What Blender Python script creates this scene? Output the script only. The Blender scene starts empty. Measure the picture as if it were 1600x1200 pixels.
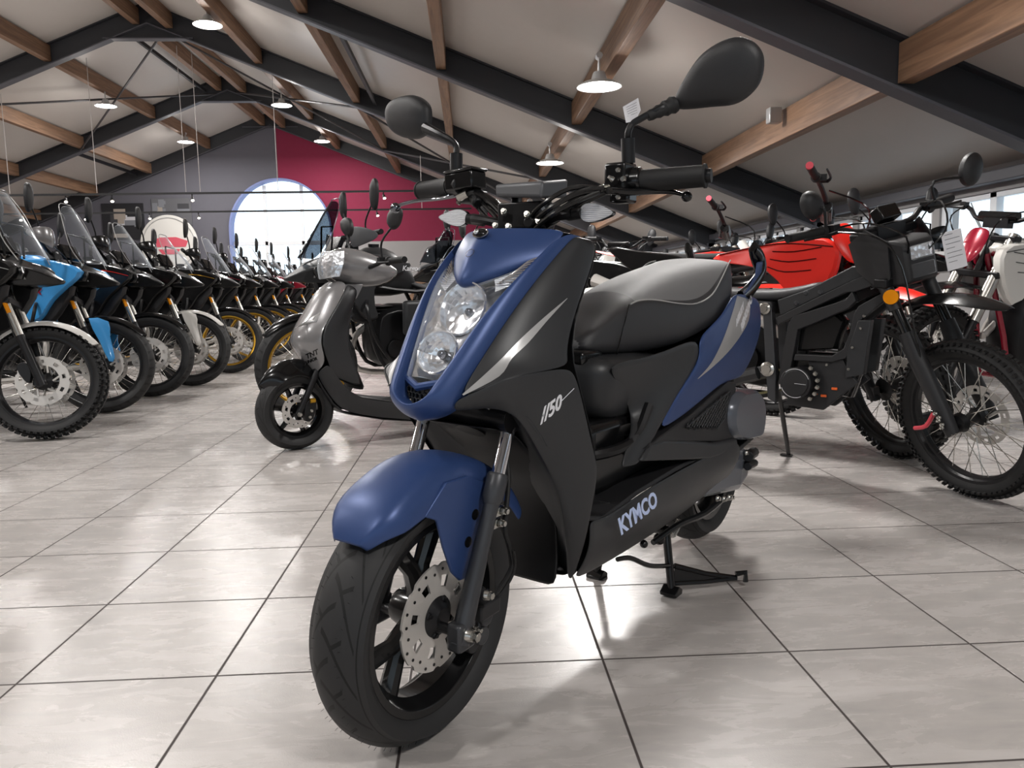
import bpy, math, random
from mathutils import Vector, Matrix
R = math.radians
PI = math.pi
sc = bpy.context.scene
COL = sc.collection
rnd = random.Random(7)


# ------------------------------------------------------------------ materials
def lin(c):
    return tuple(((x / 255) / 12.92 if x / 255 <= .04045 else ((x / 255 + .055) / 1.055) ** 2.4) for x in c) + (1,)


def pm(name, rgb, rough=.5, metal=0., coat=0., spec=.5, bump=0, bscale=400, emit=None, es=0., trans=0., alpha=1., ior=1.45, coatr=.05, noise=0):
    m = bpy.data.materials.new(name)
    m.use_nodes = True
    nt = m.node_tree
    b = nt.nodes['Principled BSDF']
    b.inputs['Base Color'].default_value = lin(rgb)
    b.inputs['Roughness'].default_value = rough
    b.inputs['Metallic'].default_value = metal
    b.inputs['Specular IOR Level'].default_value = spec
    b.inputs['Coat Weight'].default_value = coat
    b.inputs['Coat Roughness'].default_value = coatr
    b.inputs['IOR'].default_value = ior
    if trans:
        b.inputs['Transmission Weight'].default_value = trans
    if alpha < 1:
        b.inputs['Alpha'].default_value = alpha
    if emit:
        b.inputs['Emission Color'].default_value = lin(emit)
        b.inputs['Emission Strength'].default_value = es
    tc = nt.nodes.new('ShaderNodeTexCoord')
    n = nt.nodes.new('ShaderNodeTexNoise')
    n.inputs['Scale'].default_value = bscale
    n.inputs['Detail'].default_value = 3
    nt.links.new(tc.outputs['Object'], n.inputs['Vector'])
    if bump:
        bp = nt.nodes.new('ShaderNodeBump')
        bp.inputs['Strength'].default_value = bump
        bp.inputs['Distance'].default_value = .001
        nt.links.new(n.outputs['Fac'], bp.inputs['Height'])
        nt.links.new(bp.outputs['Normal'], b.inputs['Normal'])
    n2 = nt.nodes.new('ShaderNodeTexNoise')
    n2.inputs['Scale'].default_value = 9
    n2.inputs['Detail'].default_value = 4
    nt.links.new(tc.outputs['Object'], n2.inputs['Vector'])
    mr = nt.nodes.new('ShaderNodeMapRange')
    mr.inputs['To Min'].default_value = max(0, rough * .88)
    mr.inputs['To Max'].default_value = min(1, rough * 1.12)
    nt.links.new(n2.outputs['Fac'], mr.inputs['Value'])
    nt.links.new(mr.outputs['Result'], b.inputs['Roughness'])
    return m


def clear(name, rgb, amt=.12, rough=.03, tint=(255, 255, 255)):
    """thin clear plastic: mostly transparent, glossy at grazing angles"""
    m = bpy.data.materials.new(name)
    m.use_nodes = True
    nt = m.node_tree
    nt.nodes.clear()
    o = nt.nodes.new('ShaderNodeOutputMaterial')
    t = nt.nodes.new('ShaderNodeBsdfTransparent')
    t.inputs['Color'].default_value = lin(tint)
    g = nt.nodes.new('ShaderNodeBsdfPrincipled')
    g.inputs['Base Color'].default_value = lin(rgb)
    g.inputs['Roughness'].default_value = rough
    f_ = nt.nodes.new('ShaderNodeLayerWeight')
    f_.inputs['Blend'].default_value = .5
    f = nt.nodes.new('ShaderNodeMath')
    f.operation = 'POWER'
    f.inputs[1].default_value = 4
    nt.links.new(f_.outputs['Facing'], f.inputs[0])
    a = nt.nodes.new('ShaderNodeMath')
    a.operation = 'ADD'
    a.use_clamp = True
    a.inputs[1].default_value = amt
    x = nt.nodes.new('ShaderNodeMixShader')
    nt.links.new(f.outputs[0], a.inputs[0])
    nt.links.new(a.outputs[0], x.inputs[0])
    nt.links.new(t.outputs[0], x.inputs[1])
    nt.links.new(g.outputs[0], x.inputs[2])
    nt.links.new(x.outputs[0], o.inputs[0])
    return m


def M_(nt, op, a, b=None, clamp=False):
    n = nt.nodes.new('ShaderNodeMath')
    n.operation = op
    n.use_clamp = clamp
    for i, v in enumerate((a, b)):
        if v is None:
            continue
        if isinstance(v, (int, float)):
            n.inputs[i].default_value = v
        else:
            nt.links.new(v, n.inputs[i])
    return n.outputs[0]


# ------------------------------------------------------------------ mesh builder
def cr(pts, n=6, closed=False):
    """Catmull-Rom through pts (tuples of any length)"""
    P = [tuple(p) for p in pts]
    N = len(P)
    if N < 3:
        return P
    out = []
    rng = range(N if closed else N - 1)
    for i in rng:
        p0 = P[(i - 1) % N] if (closed or i > 0) else P[0]
        p1 = P[i]
        p2 = P[(i + 1) % N]
        p3 = P[(i + 2) % N] if (closed or i + 2 < N) else P[-1]
        for k in range(n):
            t = k / n
            out.append(tuple(.5 * ((2 * b) + (-a + c) * t + (2 * a - 5 * b + 4 * c - d) * t * t + (-a + 3 * b - 3 * c + d) * t ** 3) for a, b, c, d in zip(p0, p1, p2, p3)))
    if not closed:
        out.append(P[-1])
    return out


class MB:
    def __init__(s):
        s.v, s.f, s.m, s.uv, s.x = [], [], [], {}, None

    def xf(s, fn, start=0):
        for i in range(start, len(s.v)):
            s.v[i] = tuple(fn(s.v[i]))
        return s

    def add(s, vs, fs, mi=0):
        o = len(s.v)
        s.v += [tuple(p) for p in vs]
        s.f += [tuple(i + o for i in f) for f in fs]
        s.m += [mi] * len(fs)
        return o

    def box(s, c, d, rot=None, mi=0):
        M = rot or Matrix.Identity(3)
        vs = []
        for i in (-1, 1):
            for j in (-1, 1):
                for k in (-1, 1):
                    vs.append(Vector(c) + M @ Vector((i * d[0] / 2, j * d[1] / 2, k * d[2] / 2)))
        s.add(vs, [(0, 1, 3, 2), (4, 6, 7, 5), (0, 4, 5, 1), (2, 3, 7, 6), (0, 2, 6, 4), (1, 5, 7, 3)], mi)
        return s

    def tube(s, pts, r, n=10, mi=0, k=0, closed=False, cap=True, flat=1.0):
        """swept tube; r a number or one per point; k>0 smooths the path"""
        rs = r if isinstance(r, (list, tuple)) else [r] * len(pts)
        P = [tuple(p) + (q,) for p, q in zip(pts, rs)]
        if k:
            P = cr(P, k, closed)
        C = [Vector(p[:3]) for p in P]
        N = len(C)
        nrm = None
        rings = []
        for i in range(N):
            a = C[(i - 1) % N] if (closed or i > 0) else C[0]
            b = C[(i + 1) % N] if (closed or i < N - 1) else C[-1]
            t = (b - a)
            t = t.normalized() if t.length > 1e-9 else Vector((0, 0, 1))
            if nrm is None:
                nrm = Vector((0, 0, 1)).cross(t)
                if nrm.length < .1:
                    nrm = Vector((0, 1, 0)).cross(t)
                nrm.normalize()
            else:
                nrm = (nrm - t * nrm.dot(t))
                nrm = nrm.normalized() if nrm.length > 1e-6 else Vector((1, 0, 0))
            bn = t.cross(nrm)
            rings.append([C[i] + nrm * math.cos(2 * PI * j / n) * P[i][3] + bn * math.sin(2 * PI * j / n) * P[i][3] * flat for j in range(n)])
        s.loft(rings, mi, closed=True, loop=closed, cap=cap and not closed)
        return s

    def loft(s, secs, mi=0, closed=True, loop=False, cap=True):
        n = len(secs[0])
        vs = [p for q in secs for p in q]
        fs = []
        L = len(secs)
        for i in range(L if loop else L - 1):
            a, b = i * n, ((i + 1) % L) * n
            for j in range(n if closed else n - 1):
                j2 = (j + 1) % n
                fs.append((a + j, a + j2, b + j2, b + j))
        if cap and closed and not loop:
            fs.append(tuple(range(n))[::-1])
            fs.append(tuple((L - 1) * n + j for j in range(n)))
        s.add(vs, fs, mi)
        return s

    def grid(s, rows, mi=0, mir=False):
        s.loft(rows, mi, closed=False, cap=False)
        if mir:
            s.loft([[(p[0], -p[1], p[2]) for p in r][::-1] for r in rows], mi, closed=False, cap=False)
        return s

    def lathe(s, prof, c=(0, 0, 0), ax='y', n=32, mi=0, a0=0, a1=2 * PI, cap=False, closedprof=False, uv=False):
        """prof [(radius, height along axis)]"""
        full = abs(a1 - a0 - 2 * PI) < 1e-6
        cnt = n if full else n + 1
        secs = []
        for i in range(cnt):
            a = a0 + (a1 - a0) * i / n
            ca, sa = math.cos(a), math.sin(a)
            q = []
            for r, h in prof:
                if ax == 'y':
                    q.append((c[0] + r * ca, c[1] + h, c[2] + r * sa))
                elif ax == 'z':
                    q.append((c[0] + r * ca, c[1] + r * sa, c[2] + h))
                else:
                    q.append((c[0] + h, c[1] + r * ca, c[2] + r * sa))
            secs.append(q)
        f0 = len(s.f)
        s.loft(secs, mi, closed=closedprof, loop=full, cap=False)
        if uv:
            m = len(prof)
            mm = m if closedprof else m - 1
            for i in range(len(s.f) - f0):
                a, j = divmod(i, mm)
                u0, u1, v0, v1 = a / n, (a + 1) / n, j / mm, (j + 1) / mm
                s.uv[f0 + i] = [(u0, v0), (u0, v1), (u1, v1), (u1, v0)]
        return s

    def prism(s, poly, h0, h1, plane='xz', mi=0, k=0):
        """closed polygon of 2-D points, extruded between h0 and h1 along the third axis"""
        if k:
            poly = cr(poly, k, True)
        mk = {'xz': lambda p, h: (p[0], h, p[1]), 'xy': lambda p, h: (p[0], p[1], h), 'yz': lambda p, h: (h, p[0], p[1])}[plane]
        n = len(poly)
        vs = [mk(p, h0) for p in poly] + [mk(p, h1) for p in poly]
        fs = [tuple(range(n))[::-1], tuple(range(n, 2 * n))] + [(i, (i + 1) % n, n + (i + 1) % n, n + i) for i in range(n)]
        s.add(vs, fs, mi)
        return s

    def ball(s, c, r, n=12, mi=0, sc=(1, 1, 1)):
        prof = [(math.sin(PI * i / n) * r, -math.cos(PI * i / n) * r) for i in range(n + 1)]
        o = len(s.v)
        s.lathe(prof, (0, 0, 0), 'z', n * 2, mi)
        s.xf(lambda p: (c[0] + p[0] * sc[0], c[1] + p[1] * sc[1], c[2] + p[2] * sc[2]), o)
        return s

    def bolt(s, c, d, r=.006, h=.006, mi=0, n=6):
        c, d = Vector(c), Vector(d).normalized()
        s.tube([c, c + d * h * .3, c + d * h], [r * 1.35, r * 1.35, r], n if n > 6 else 10, mi)
        s.tube([c + d * h, c + d * h * 1.8], r * .8, n, mi)
        return s

    def build(s, name, mats, parent=None, subd=0, solid=0, bevel=0, ang=35, flat=False, bseg=2, xf=None, bcr=0):
        if xf:
            s.xf(xf)
        me = bpy.data.meshes.new(name)
        me.from_pydata([tuple(p) for p in s.v], [], s.f)
        mats = mats if isinstance(mats, (list, tuple)) else [mats]
        for m in mats:
            me.materials.append(m)
        if len(mats) > 1:
            me.polygons.foreach_set('material_index', s.m)
        if s.uv:
            ul = me.uv_layers.new(name='UVMap')
            for fi, co in s.uv.items():
                p = me.polygons[fi]
                for li, u in zip(p.loop_indices, co):
                    ul.data[li].uv = u
        me.validate()
        import bmesh
        bm = bmesh.new()
        bm.from_mesh(me)
        bmesh.ops.remove_doubles(bm, verts=bm.verts, dist=1e-5)
        bmesh.ops.recalc_face_normals(bm, faces=bm.faces)
        if bcr:
            cl_ = bm.edges.layers.float.new('crease_edge')
            for e in bm.edges:
                if len(e.link_faces) == 1:
                    e[cl_] = bcr
        bm.to_mesh(me)
        bm.free()
        if not flat:
            me.polygons.foreach_set('use_smooth', [True] * len(me.polygons))
            if not subd:
                me.set_sharp_from_angle(angle=R(ang))
        o = bpy.data.objects.new(name, me)
        COL.objects.link(o)
        o.parent = parent
        if solid:
            mo = o.modifiers.new('so', 'SOLIDIFY')
            mo.thickness = abs(solid)
            mo.offset = -1 if solid > 0 else 1
            if subd:
                mo.use_rim = True
        if bevel:
            mo = o.modifiers.new('be', 'BEVEL')
            mo.width = bevel
            mo.segments = bseg
            mo.limit_method = 'ANGLE'
            mo.angle_limit = R(40)
            mo.harden_normals = False
        if subd:
            mo = o.modifiers.new('su', 'SUBSURF')
            mo.levels = mo.render_levels = subd
            mo.boundary_smooth = 'PRESERVE_CORNERS'
        return o


def thing(name, label, cat, loc=(0, 0, 0), rz=0, group=None):
    o = bpy.data.objects.new(name, None)
    COL.objects.link(o)
    o.location = loc
    o.rotation_euler = (0, 0, rz)
    o['label'] = label
    o['category'] = cat
    if group:
        o['group'] = group
    return o


def tag(o, label, cat, group=None):
    o['label'] = label
    o['category'] = cat
    if group:
        o['group'] = group
    return o


def struct(o):
    o['kind'] = 'structure'
    return o


def copy_thing(root, label, loc, rz=None, group=None):
    c = root.copy()
    COL.objects.link(c)
    c.location = loc
    if rz is not None:
        c.rotation_euler[2] = rz
    c['label'] = label
    if group:
        c['group'] = group
    for a in list(root.children):
        ca = a.copy()
        COL.objects.link(ca)
        ca.parent = c
        for b in list(a.children):
            cb = b.copy()
            COL.objects.link(cb)
            cb.parent = ca
    return c


def text_mb(txt, size, shear=0., bold=.0, extr=.0004, align='CENTER'):
    """lettering as a mesh in the XY plane (x along the line, y up)"""
    cu = bpy.data.curves.new('t', 'FONT')
    cu.body = txt
    cu.size = size
    cu.shear = shear
    cu.offset = bold
    cu.extrude = extr
    cu.align_x = align
    cu.align_y = 'CENTER'
    cu.resolution_u = 3
    o = bpy.data.objects.new('t', cu)
    COL.objects.link(o)
    me = bpy.data.meshes.new_from_object(o)
    b = MB()
    b.add([tuple(v.co) for v in me.vertices], [tuple(p.vertices) for p in me.polygons])
    bpy.data.objects.remove(o)
    bpy.data.curves.remove(cu)
    bpy.data.meshes.remove(me)
    return b


def place(o, u, v, n=None):
    """returns a transform putting text XY onto the plane at o spanned by directions u, v"""
    o, u, v = Vector(o), Vector(u).normalized(), Vector(v)
    v = (v - u * v.dot(u)).normalized()
    w = u.cross(v)
    return lambda p: o + u * p[0] + v * p[1] + w * p[2]


def snapper(objs, eye):
    """moves points onto the panels they are printed on, along lines from eye (parent space)"""
    from mathutils.bvhtree import BVHTree
    dg = bpy.context.evaluated_depsgraph_get()
    dg.update()
    trees = []
    for o in objs:
        me = o.evaluated_get(dg).to_mesh()
        trees.append(BVHTree.FromPolygons([v.co.copy() for v in me.vertices], [tuple(p.vertices) for p in me.polygons]))
    eye = Vector(eye)

    def f(p, off=.0012):
        p = Vector(p)
        d = (p - eye).normalized()
        best = None
        for t in trees:
            h = t.ray_cast(eye, d)
            if h[0] is not None and (best is None or h[3] < best[1]):
                best = (h[0], h[3])
        return p if best is None or abs((best[0] - p).length) > .08 else best[0] - d * off
    return f


# ------------------------------------------------------------------ camera
CH = .7791
F_, PIT, YAW, ROL = 1223.65, .120863, .0527131, -.0176137
cam = bpy.data.cameras.new('camera')
cam.sensor_width = 36
cam.lens = F_ * 36 / 1600
cam.clip_start = .02
co = bpy.data.objects.new('camera', cam)
COL.objects.link(co)
rt = Vector((math.cos(YAW), -math.sin(YAW), 0))
fw = Vector((math.sin(YAW), math.cos(YAW), 0))
zz = Vector((0, 0, 1))
fwd = fw * math.cos(PIT) - zz * math.sin(PIT)
upv = fw * math.sin(PIT) + zz * math.cos(PIT)
r2 = rt * math.cos(ROL) + upv * math.sin(ROL)
u2 = -rt * math.sin(ROL) + upv * math.cos(ROL)
co.matrix_world = Matrix(((r2.x, u2.x, -fwd.x, 0), (r2.y, u2.y, -fwd.y, 0), (r2.z, u2.z, -fwd.z, CH), (0, 0, 0, 1)))
sc.camera = co
vs = sc.view_settings
vs.view_transform = 'Standard'
vs.look = 'None'
vs.gamma = 1
vs.use_curve_mapping = False
vs.exposure = 0.12
sc.cycles.use_denoising = True
sc.cycles.max_bounces = 8
sc.cycles.transparent_max_bounces = 16
sc.cycles.sample_clamp_indirect = 6
sc.cycles.caustics_reflective = False
sc.cycles.caustics_refractive = False

# ------------------------------------------------------------------ sky
w = bpy.data.worlds.new('sky')
sc.world = w
w.use_nodes = True
nt = w.node_tree
bg = nt.nodes['Background']
tc = nt.nodes.new('ShaderNodeTexCoord')
nz = nt.nodes.new('ShaderNodeTexNoise')
nz.inputs['Scale'].default_value = 2.5
nt.links.new(tc.outputs['Generated'], nz.inputs['Vector'])
rp = nt.nodes.new('ShaderNodeValToRGB')
rp.color_ramp.elements[0].color = (.62, .82, 1, 1)
rp.color_ramp.elements[1].color = (.86, .95, 1, 1)
nt.links.new(nz.outputs['Fac'], rp.inputs['Fac'])
nt.links.new(rp.outputs[0], bg.inputs['Color'])
sx = nt.nodes.new('ShaderNodeSeparateXYZ')
nt.links.new(tc.outputs['Generated'], sx.inputs[0])
ms = nt.nodes.new('ShaderNodeMapRange')
ms.inputs['From Min'].default_value = .2
ms.inputs['From Max'].default_value = .95
ms.inputs['To Min'].default_value = 1.15
ms.inputs['To Max'].default_value = 2.1
nt.links.new(sx.outputs[1], ms.inputs['Value'])
ma = nt.nodes.new('ShaderNodeMath')
ma.operation = 'ABSOLUTE'
nt.links.new(ms.outputs[0], ma.inputs[0])
nt.links.new(ma.outputs[0], bg.inputs['Strength'])

# ------------------------------------------------------------------ room materials
TS, TX0, TY0, TYS = .4, -.93671, 1.15123, .406444


def floor_mat():
    m = bpy.data.materials.new('floor_tiles')
    m.use_nodes = True
    nt = m.node_tree
    L = nt.links.new
    b = nt.nodes['Principled BSDF']
    tc = nt.nodes.new('ShaderNodeTexCoord')
    sp = nt.nodes.new('ShaderNodeSeparateXYZ')
    L(tc.outputs['Object'], sp.inputs[0])

    def cell(src, o, s):
        a = M_(nt, 'DIVIDE', M_(nt, 'SUBTRACT', src, o), s)
        fl = M_(nt, 'FLOOR', a)
        fr = M_(nt, 'FRACT', a)
        d = M_(nt, 'MULTIPLY', M_(nt, 'MINIMUM', fr, M_(nt, 'SUBTRACT', 1, fr)), s)
        return fl, d
    fx, dx = cell(sp.outputs[0], TX0, TS)
    fy, dy = cell(sp.outputs[1], TY0, TYS)
    d = M_(nt, 'MINIMUM', dx, dy)
    mr = nt.nodes.new('ShaderNodeMapRange')
    mr.inputs['From Min'].default_value = .0018
    mr.inputs['From Max'].default_value = .0034
    mr.clamp = True
    L(d, mr.inputs['Value'])
    tile = mr.outputs['Result']
    # stone figure: streaky noise, offset per tile
    cb = nt.nodes.new('ShaderNodeCombineXYZ')
    L(M_(nt, 'ADD', M_(nt, 'MULTIPLY', sp.outputs[0], 5), M_(nt, 'MULTIPLY', fx, 3.7)), cb.inputs[0])
    L(M_(nt, 'ADD', M_(nt, 'MULTIPLY', sp.outputs[1], 16), M_(nt, 'MULTIPLY', fy, 5.3)), cb.inputs[1])
    L(M_(nt, 'MULTIPLY', M_(nt, 'ADD', fx, M_(nt, 'MULTIPLY', fy, 1.7)), 2.3), cb.inputs[2])
    n1 = nt.nodes.new('ShaderNodeTexNoise')
    n1.inputs['Scale'].default_value = 1.1
    n1.inputs['Detail'].default_value = 7
    n1.inputs['Roughness'].default_value = .62
    n1.inputs['Distortion'].default_value = .6
    L(cb.outputs[0], n1.inputs['Vector'])
    cr_ = nt.nodes.new('ShaderNodeValToRGB')
    e = cr_.color_ramp.elements
    e[0].position, e[0].color = .28, lin((172, 168, 166))
    e[1].position, e[1].color = .74, lin((196, 191, 189))
    x = cr_.color_ramp.elements.new(.5)
    x.color = lin((184, 179, 176))
    L(n1.outputs['Fac'], cr_.inputs['Fac'])
    n3 = nt.nodes.new('ShaderNodeTexNoise')
    n3.inputs['Scale'].default_value = 3.5
    n3.inputs['Detail'].default_value = 3
    L(cb.outputs[0], n3.inputs['Vector'])
    mx2 = nt.nodes.new('ShaderNodeMix')
    mx2.data_type = 'RGBA'
    mx2.blend_type = 'MULTIPLY'
    mx2.inputs[0].default_value = .25
    L(cr_.outputs[0], mx2.inputs[6])
    cr3 = nt.nodes.new('ShaderNodeValToRGB')
    cr3.color_ramp.elements[0].color = lin((205, 207, 200))
    cr3.color_ramp.elements[1].color = lin((255, 250, 250))
    L(n3.outputs['Fac'], cr3.inputs['Fac'])
    L(cr3.outputs[0], mx2.inputs[7])
    mx = nt.nodes.new('ShaderNodeMix')
    mx.data_type = 'RGBA'
    L(tile, mx.inputs[0])
    mx.inputs[6].default_value = lin((58, 50, 48))
    L(mx2.outputs[2], mx.inputs[7])
    L(mx.outputs[2], b.inputs['Base Color'])
    n2 = nt.nodes.new('ShaderNodeTexNoise')
    n2.inputs['Scale'].default_value = 330
    n2.inputs['Detail'].default_value = 3
    L(tc.outputs['Object'], n2.inputs['Vector'])
    r = M_(nt, 'ADD', M_(nt, 'MULTIPLY', M_(nt, 'SUBTRACT', 1, tile), .5), M_(nt, 'ADD', .20, M_(nt, 'MULTIPLY', n1.outputs['Fac'], .14)))
    L(r, b.inputs['Roughness'])
    b.inputs['Specular IOR Level'].default_value = .5
    h = M_(nt, 'ADD', M_(nt, 'MULTIPLY', tile, 1.0), M_(nt, 'MULTIPLY', n2.outputs['Fac'], .28))
    bp = nt.nodes.new('ShaderNodeBump')
    bp.inputs['Strength'].default_value = .55
    bp.inputs['Distance'].default_value = .0012
    L(h, bp.inputs['Height'])
    L(bp.outputs['Normal'], b.inputs['Normal'])
    return m


def wood_mat(name, a, b_, axis=1):
    m = pm(name, a, .6)
    nt = m.node_tree
    b = nt.nodes['Principled BSDF']
    tc = nt.nodes.new('ShaderNodeTexCoord')
    mp = nt.nodes.new('ShaderNodeMapping')
    sc_ = [14, 14, 14]
    sc_[axis] = .7
    mp.inputs['Scale'].default_value = sc_
    nt.links.new(tc.outputs['Object'], mp.inputs[0])
    n = nt.nodes.new('ShaderNodeTexNoise')
    n.inputs['Scale'].default_value = 1.6
    n.inputs['Detail'].default_value = 6
    n.inputs['Distortion'].default_value = 1.2
    nt.links.new(mp.outputs[0], n.inputs['Vector'])
    r = nt.nodes.new('ShaderNodeValToRGB')
    r.color_ramp.elements[0].position = .3
    r.color_ramp.elements[0].color = lin(a)
    r.color_ramp.elements[1].position = .7
    r.color_ramp.elements[1].color = lin(b_)
    nt.links.new(n.outputs['Fac'], r.inputs['Fac'])
    nt.links.new(r.outputs[0], b.inputs['Base Color'])
    return m


def ceil_mat():
    m = pm('ceiling_board', (188, 182, 176), .45)
    nt = m.node_tree
    b = nt.nodes['Principled BSDF']
    tc = nt.nodes.new('ShaderNodeTexCoord')
    n = nt.nodes.new('ShaderNodeTexNoise')
    n.inputs['Scale'].default_value = .8
    n.inputs['Detail'].default_value = 3
    nt.links.new(tc.outputs['Object'], n.inputs['Vector'])
    bp = nt.nodes.new('ShaderNodeBump')
    bp.inputs['Strength'].default_value = .35
    bp.inputs['Distance'].default_value = .03
    nt.links.new(n.outputs['Fac'], bp.inputs['Height'])
    nt.links.new(bp.outputs[0], b.inputs['Normal'])
    return m


MF = floor_mat()
MW = wood_mat('purlin_timber', (106, 80, 62), (142, 111, 87))
MC = ceil_mat()
MS = pm('steel_beam_paint', (44, 45, 49), .5)
MSL = pm('steel_flange_paint', (78, 78, 84), .5)
MG = pm('gable_grey_paint', (96, 95, 103), .8)
MR = pm('gable_magenta_paint', (128, 30, 62), .75)
MWH = pm('white_paint', (200, 200, 200), .6)
MWL = pm('side_wall_paint', (150, 148, 148), .8)
MFR = pm('window_frame_paint', (225, 228, 232), .4)
MARCH = pm('arch_reveal_paint', (120, 132, 180), .6)
MROD = pm('tie_rod_paint', (58, 56, 58), .5)
MWIRE = pm('steel_wire', (185, 180, 178), .4, .5)
MBK = pm('black_track', (20, 20, 22), .45)
MLAMP = pm('lamp_diffuser', (255, 255, 255), .5, emit=(255, 250, 242), es=26)
MLH = pm('lamp_housing', (200, 200, 200), .35, .4)
MSPOT = pm('spot_diffuser', (255, 255, 255), .5, emit=(255, 244, 225), es=5)
MGLASS = clear('window_glass', (230, 240, 245), .02, .02)

RX, HR = -5.42, 5.42      # ridge
XR, XL, Y0, Y1 = 4.6, -15.44, -5.5, 23.0
SL = .40


def zb(x):                 # underside of the rafters
    return CH + 2.4725 - SL * x if x > RX else CH + 2.4725 - SL * (2 * RX - x)


def zc(x):                 # ceiling board
    return zb(x) + .36


# floor, walls, ceiling
struct(MB().box(((XL + XR) / 2, (Y0 + Y1) / 2, -.05), (XR - XL + .4, Y1 - Y0 + .4, .1)).build('floor', MF))
for nm, xa, xb in (('ceiling', RX, XR), ('ceiling', XL, RX)):
    b = MB()
    b.add([(xa, Y0, zc(xa)), (xb, Y0, zc(xb)), (xb, Y1, zc(xb)), (xa, Y1, zc(xa)), (xa, Y0, zc(xa) + .12), (xb, Y0, zc(xb) + .12), (xb, Y1, zc(xb) + .12), (xa, Y1, zc(xa) + .12)],
          [(0, 1, 2, 3), (4, 7, 6, 5), (0, 4, 5, 1), (1, 5, 6, 2), (2, 6, 7, 3), (3, 7, 4, 0)])
    struct(b.build(nm, MC))

# far gable with the arched window cut out
AX, AZ, AR, AB = -5.3, 2.56, 1.44, .95


def gable(name, xa, xb, mat, arcs):
    """one half of the gable wall as quads fanned around the opening"""
    b = MB()
    T = .3
    front = []
    if arcs[0] < arcs[1]:
        angs = [arcs[0] + (arcs[1] - arcs[0]) * i / 24 for i in range(25)]
    inner = [(AX + AR * math.cos(a), AZ + AR * math.sin(a)) for a in angs]
    side = inner[0] if abs(inner[0][0] - AX) > abs(inner[-1][0] - AX) else inner[-1]
    return inner


def wall_poly(b, poly, y, T, mi=0):
    b.prism(poly, y, y + T, 'xz', mi)


def gable_half(name, sgn, mat):
    b = MB()
    xe = XR + .1 if sgn > 0 else XL - .1
    N = 18
    # columns of quads above the arch
    for i in range(N):
        a0, a1 = PI / 2 * i / N, PI / 2 * (i + 1) / N
        x0, x1 = AX + sgn * AR * math.sin(a0), AX + sgn * AR * math.sin(a1)
        b.prism([(x0, AZ + AR * math.cos(a0)), (x1, AZ + AR * math.cos(a1)), (x1, zc(x1) + .05), (x0, zc(x0) + .05)], Y1, Y1 + .3)
    xo = AX + sgn * AR
    b.prism([(xo, AB), (xe, AB), (xe, zc(xe) + .05), (xo, zc(xo) + .05)], Y1, Y1 + .3)
    b.prism([(AX, 0), (xe, 0), (xe, AB), (AX, AB)], Y1, Y1 + .3)
    return b


# boundary between the two paint colours is the arch centre
struct(gable_half('wall_far', -1, MG).build('wall_far', MG, flat=True))
bm_ = gable_half('wall_far', 1, MR)
struct(bm_.build('wall_far', MR, flat=True))
# white lower band of the magenta half, a thin board panel on the wall
struct(MB().box(((XR - 3.86) / 2 + .2, Y1 - .01, 1.1), (XR + 3.86 - .1, .02, 2.2)).build('trim_1', MWL))
# arch reveal ring, frame and panes
b = MB()
for i in range(36):
    a0, a1 = PI * i / 36, PI * (i + 1) / 36
    q = [(AX + AR * math.cos(a0), AZ + AR * math.sin(a0)), (AX + AR * math.cos(a1), AZ + AR * math.sin(a1)), (AX + (AR - .05) * math.cos(a1), AZ + (AR - .05) * math.sin(a1)), (AX + (AR - .05) * math.cos(a0), AZ + (AR - .05) * math.sin(a0))]
    b.prism(q, Y1 - .06, Y1 + .3)
for s_ in (-1, 1):
    b.box((AX + s_ * (AR - .025), Y1 + .12, (AZ + AB) / 2), (.05, .36, AZ - AB))
win = struct(b.build('window_1', MARCH, flat=True))
b = MB()
for x in (-5.76, -4.72):
    b.box((x, Y1 + .22, (AB + AZ + 1.2) / 2 + .1), (.09, .08, AZ + 1.15 - AB))
b.box((AX, Y1 + .22, 2.2), (2 * AR - .1, .08, .12))
b.box((AX, Y1 + .22, AB + .05), (2 * AR - .1, .08, .1))
f = b.build('window_frame', MFR, win, bevel=.008)
b = MB()
poly = [(AX + (AR - .03) * math.cos(PI * i / 24), AZ + (AR - .03) * math.sin(PI * i / 24)) for i in range(25)] + [(AX - AR + .03, AB), (AX + AR - .03, AB)]
b.prism(poly, Y1 + .24, Y1 + .246)
b.build('pane', MGLASS, win)

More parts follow.
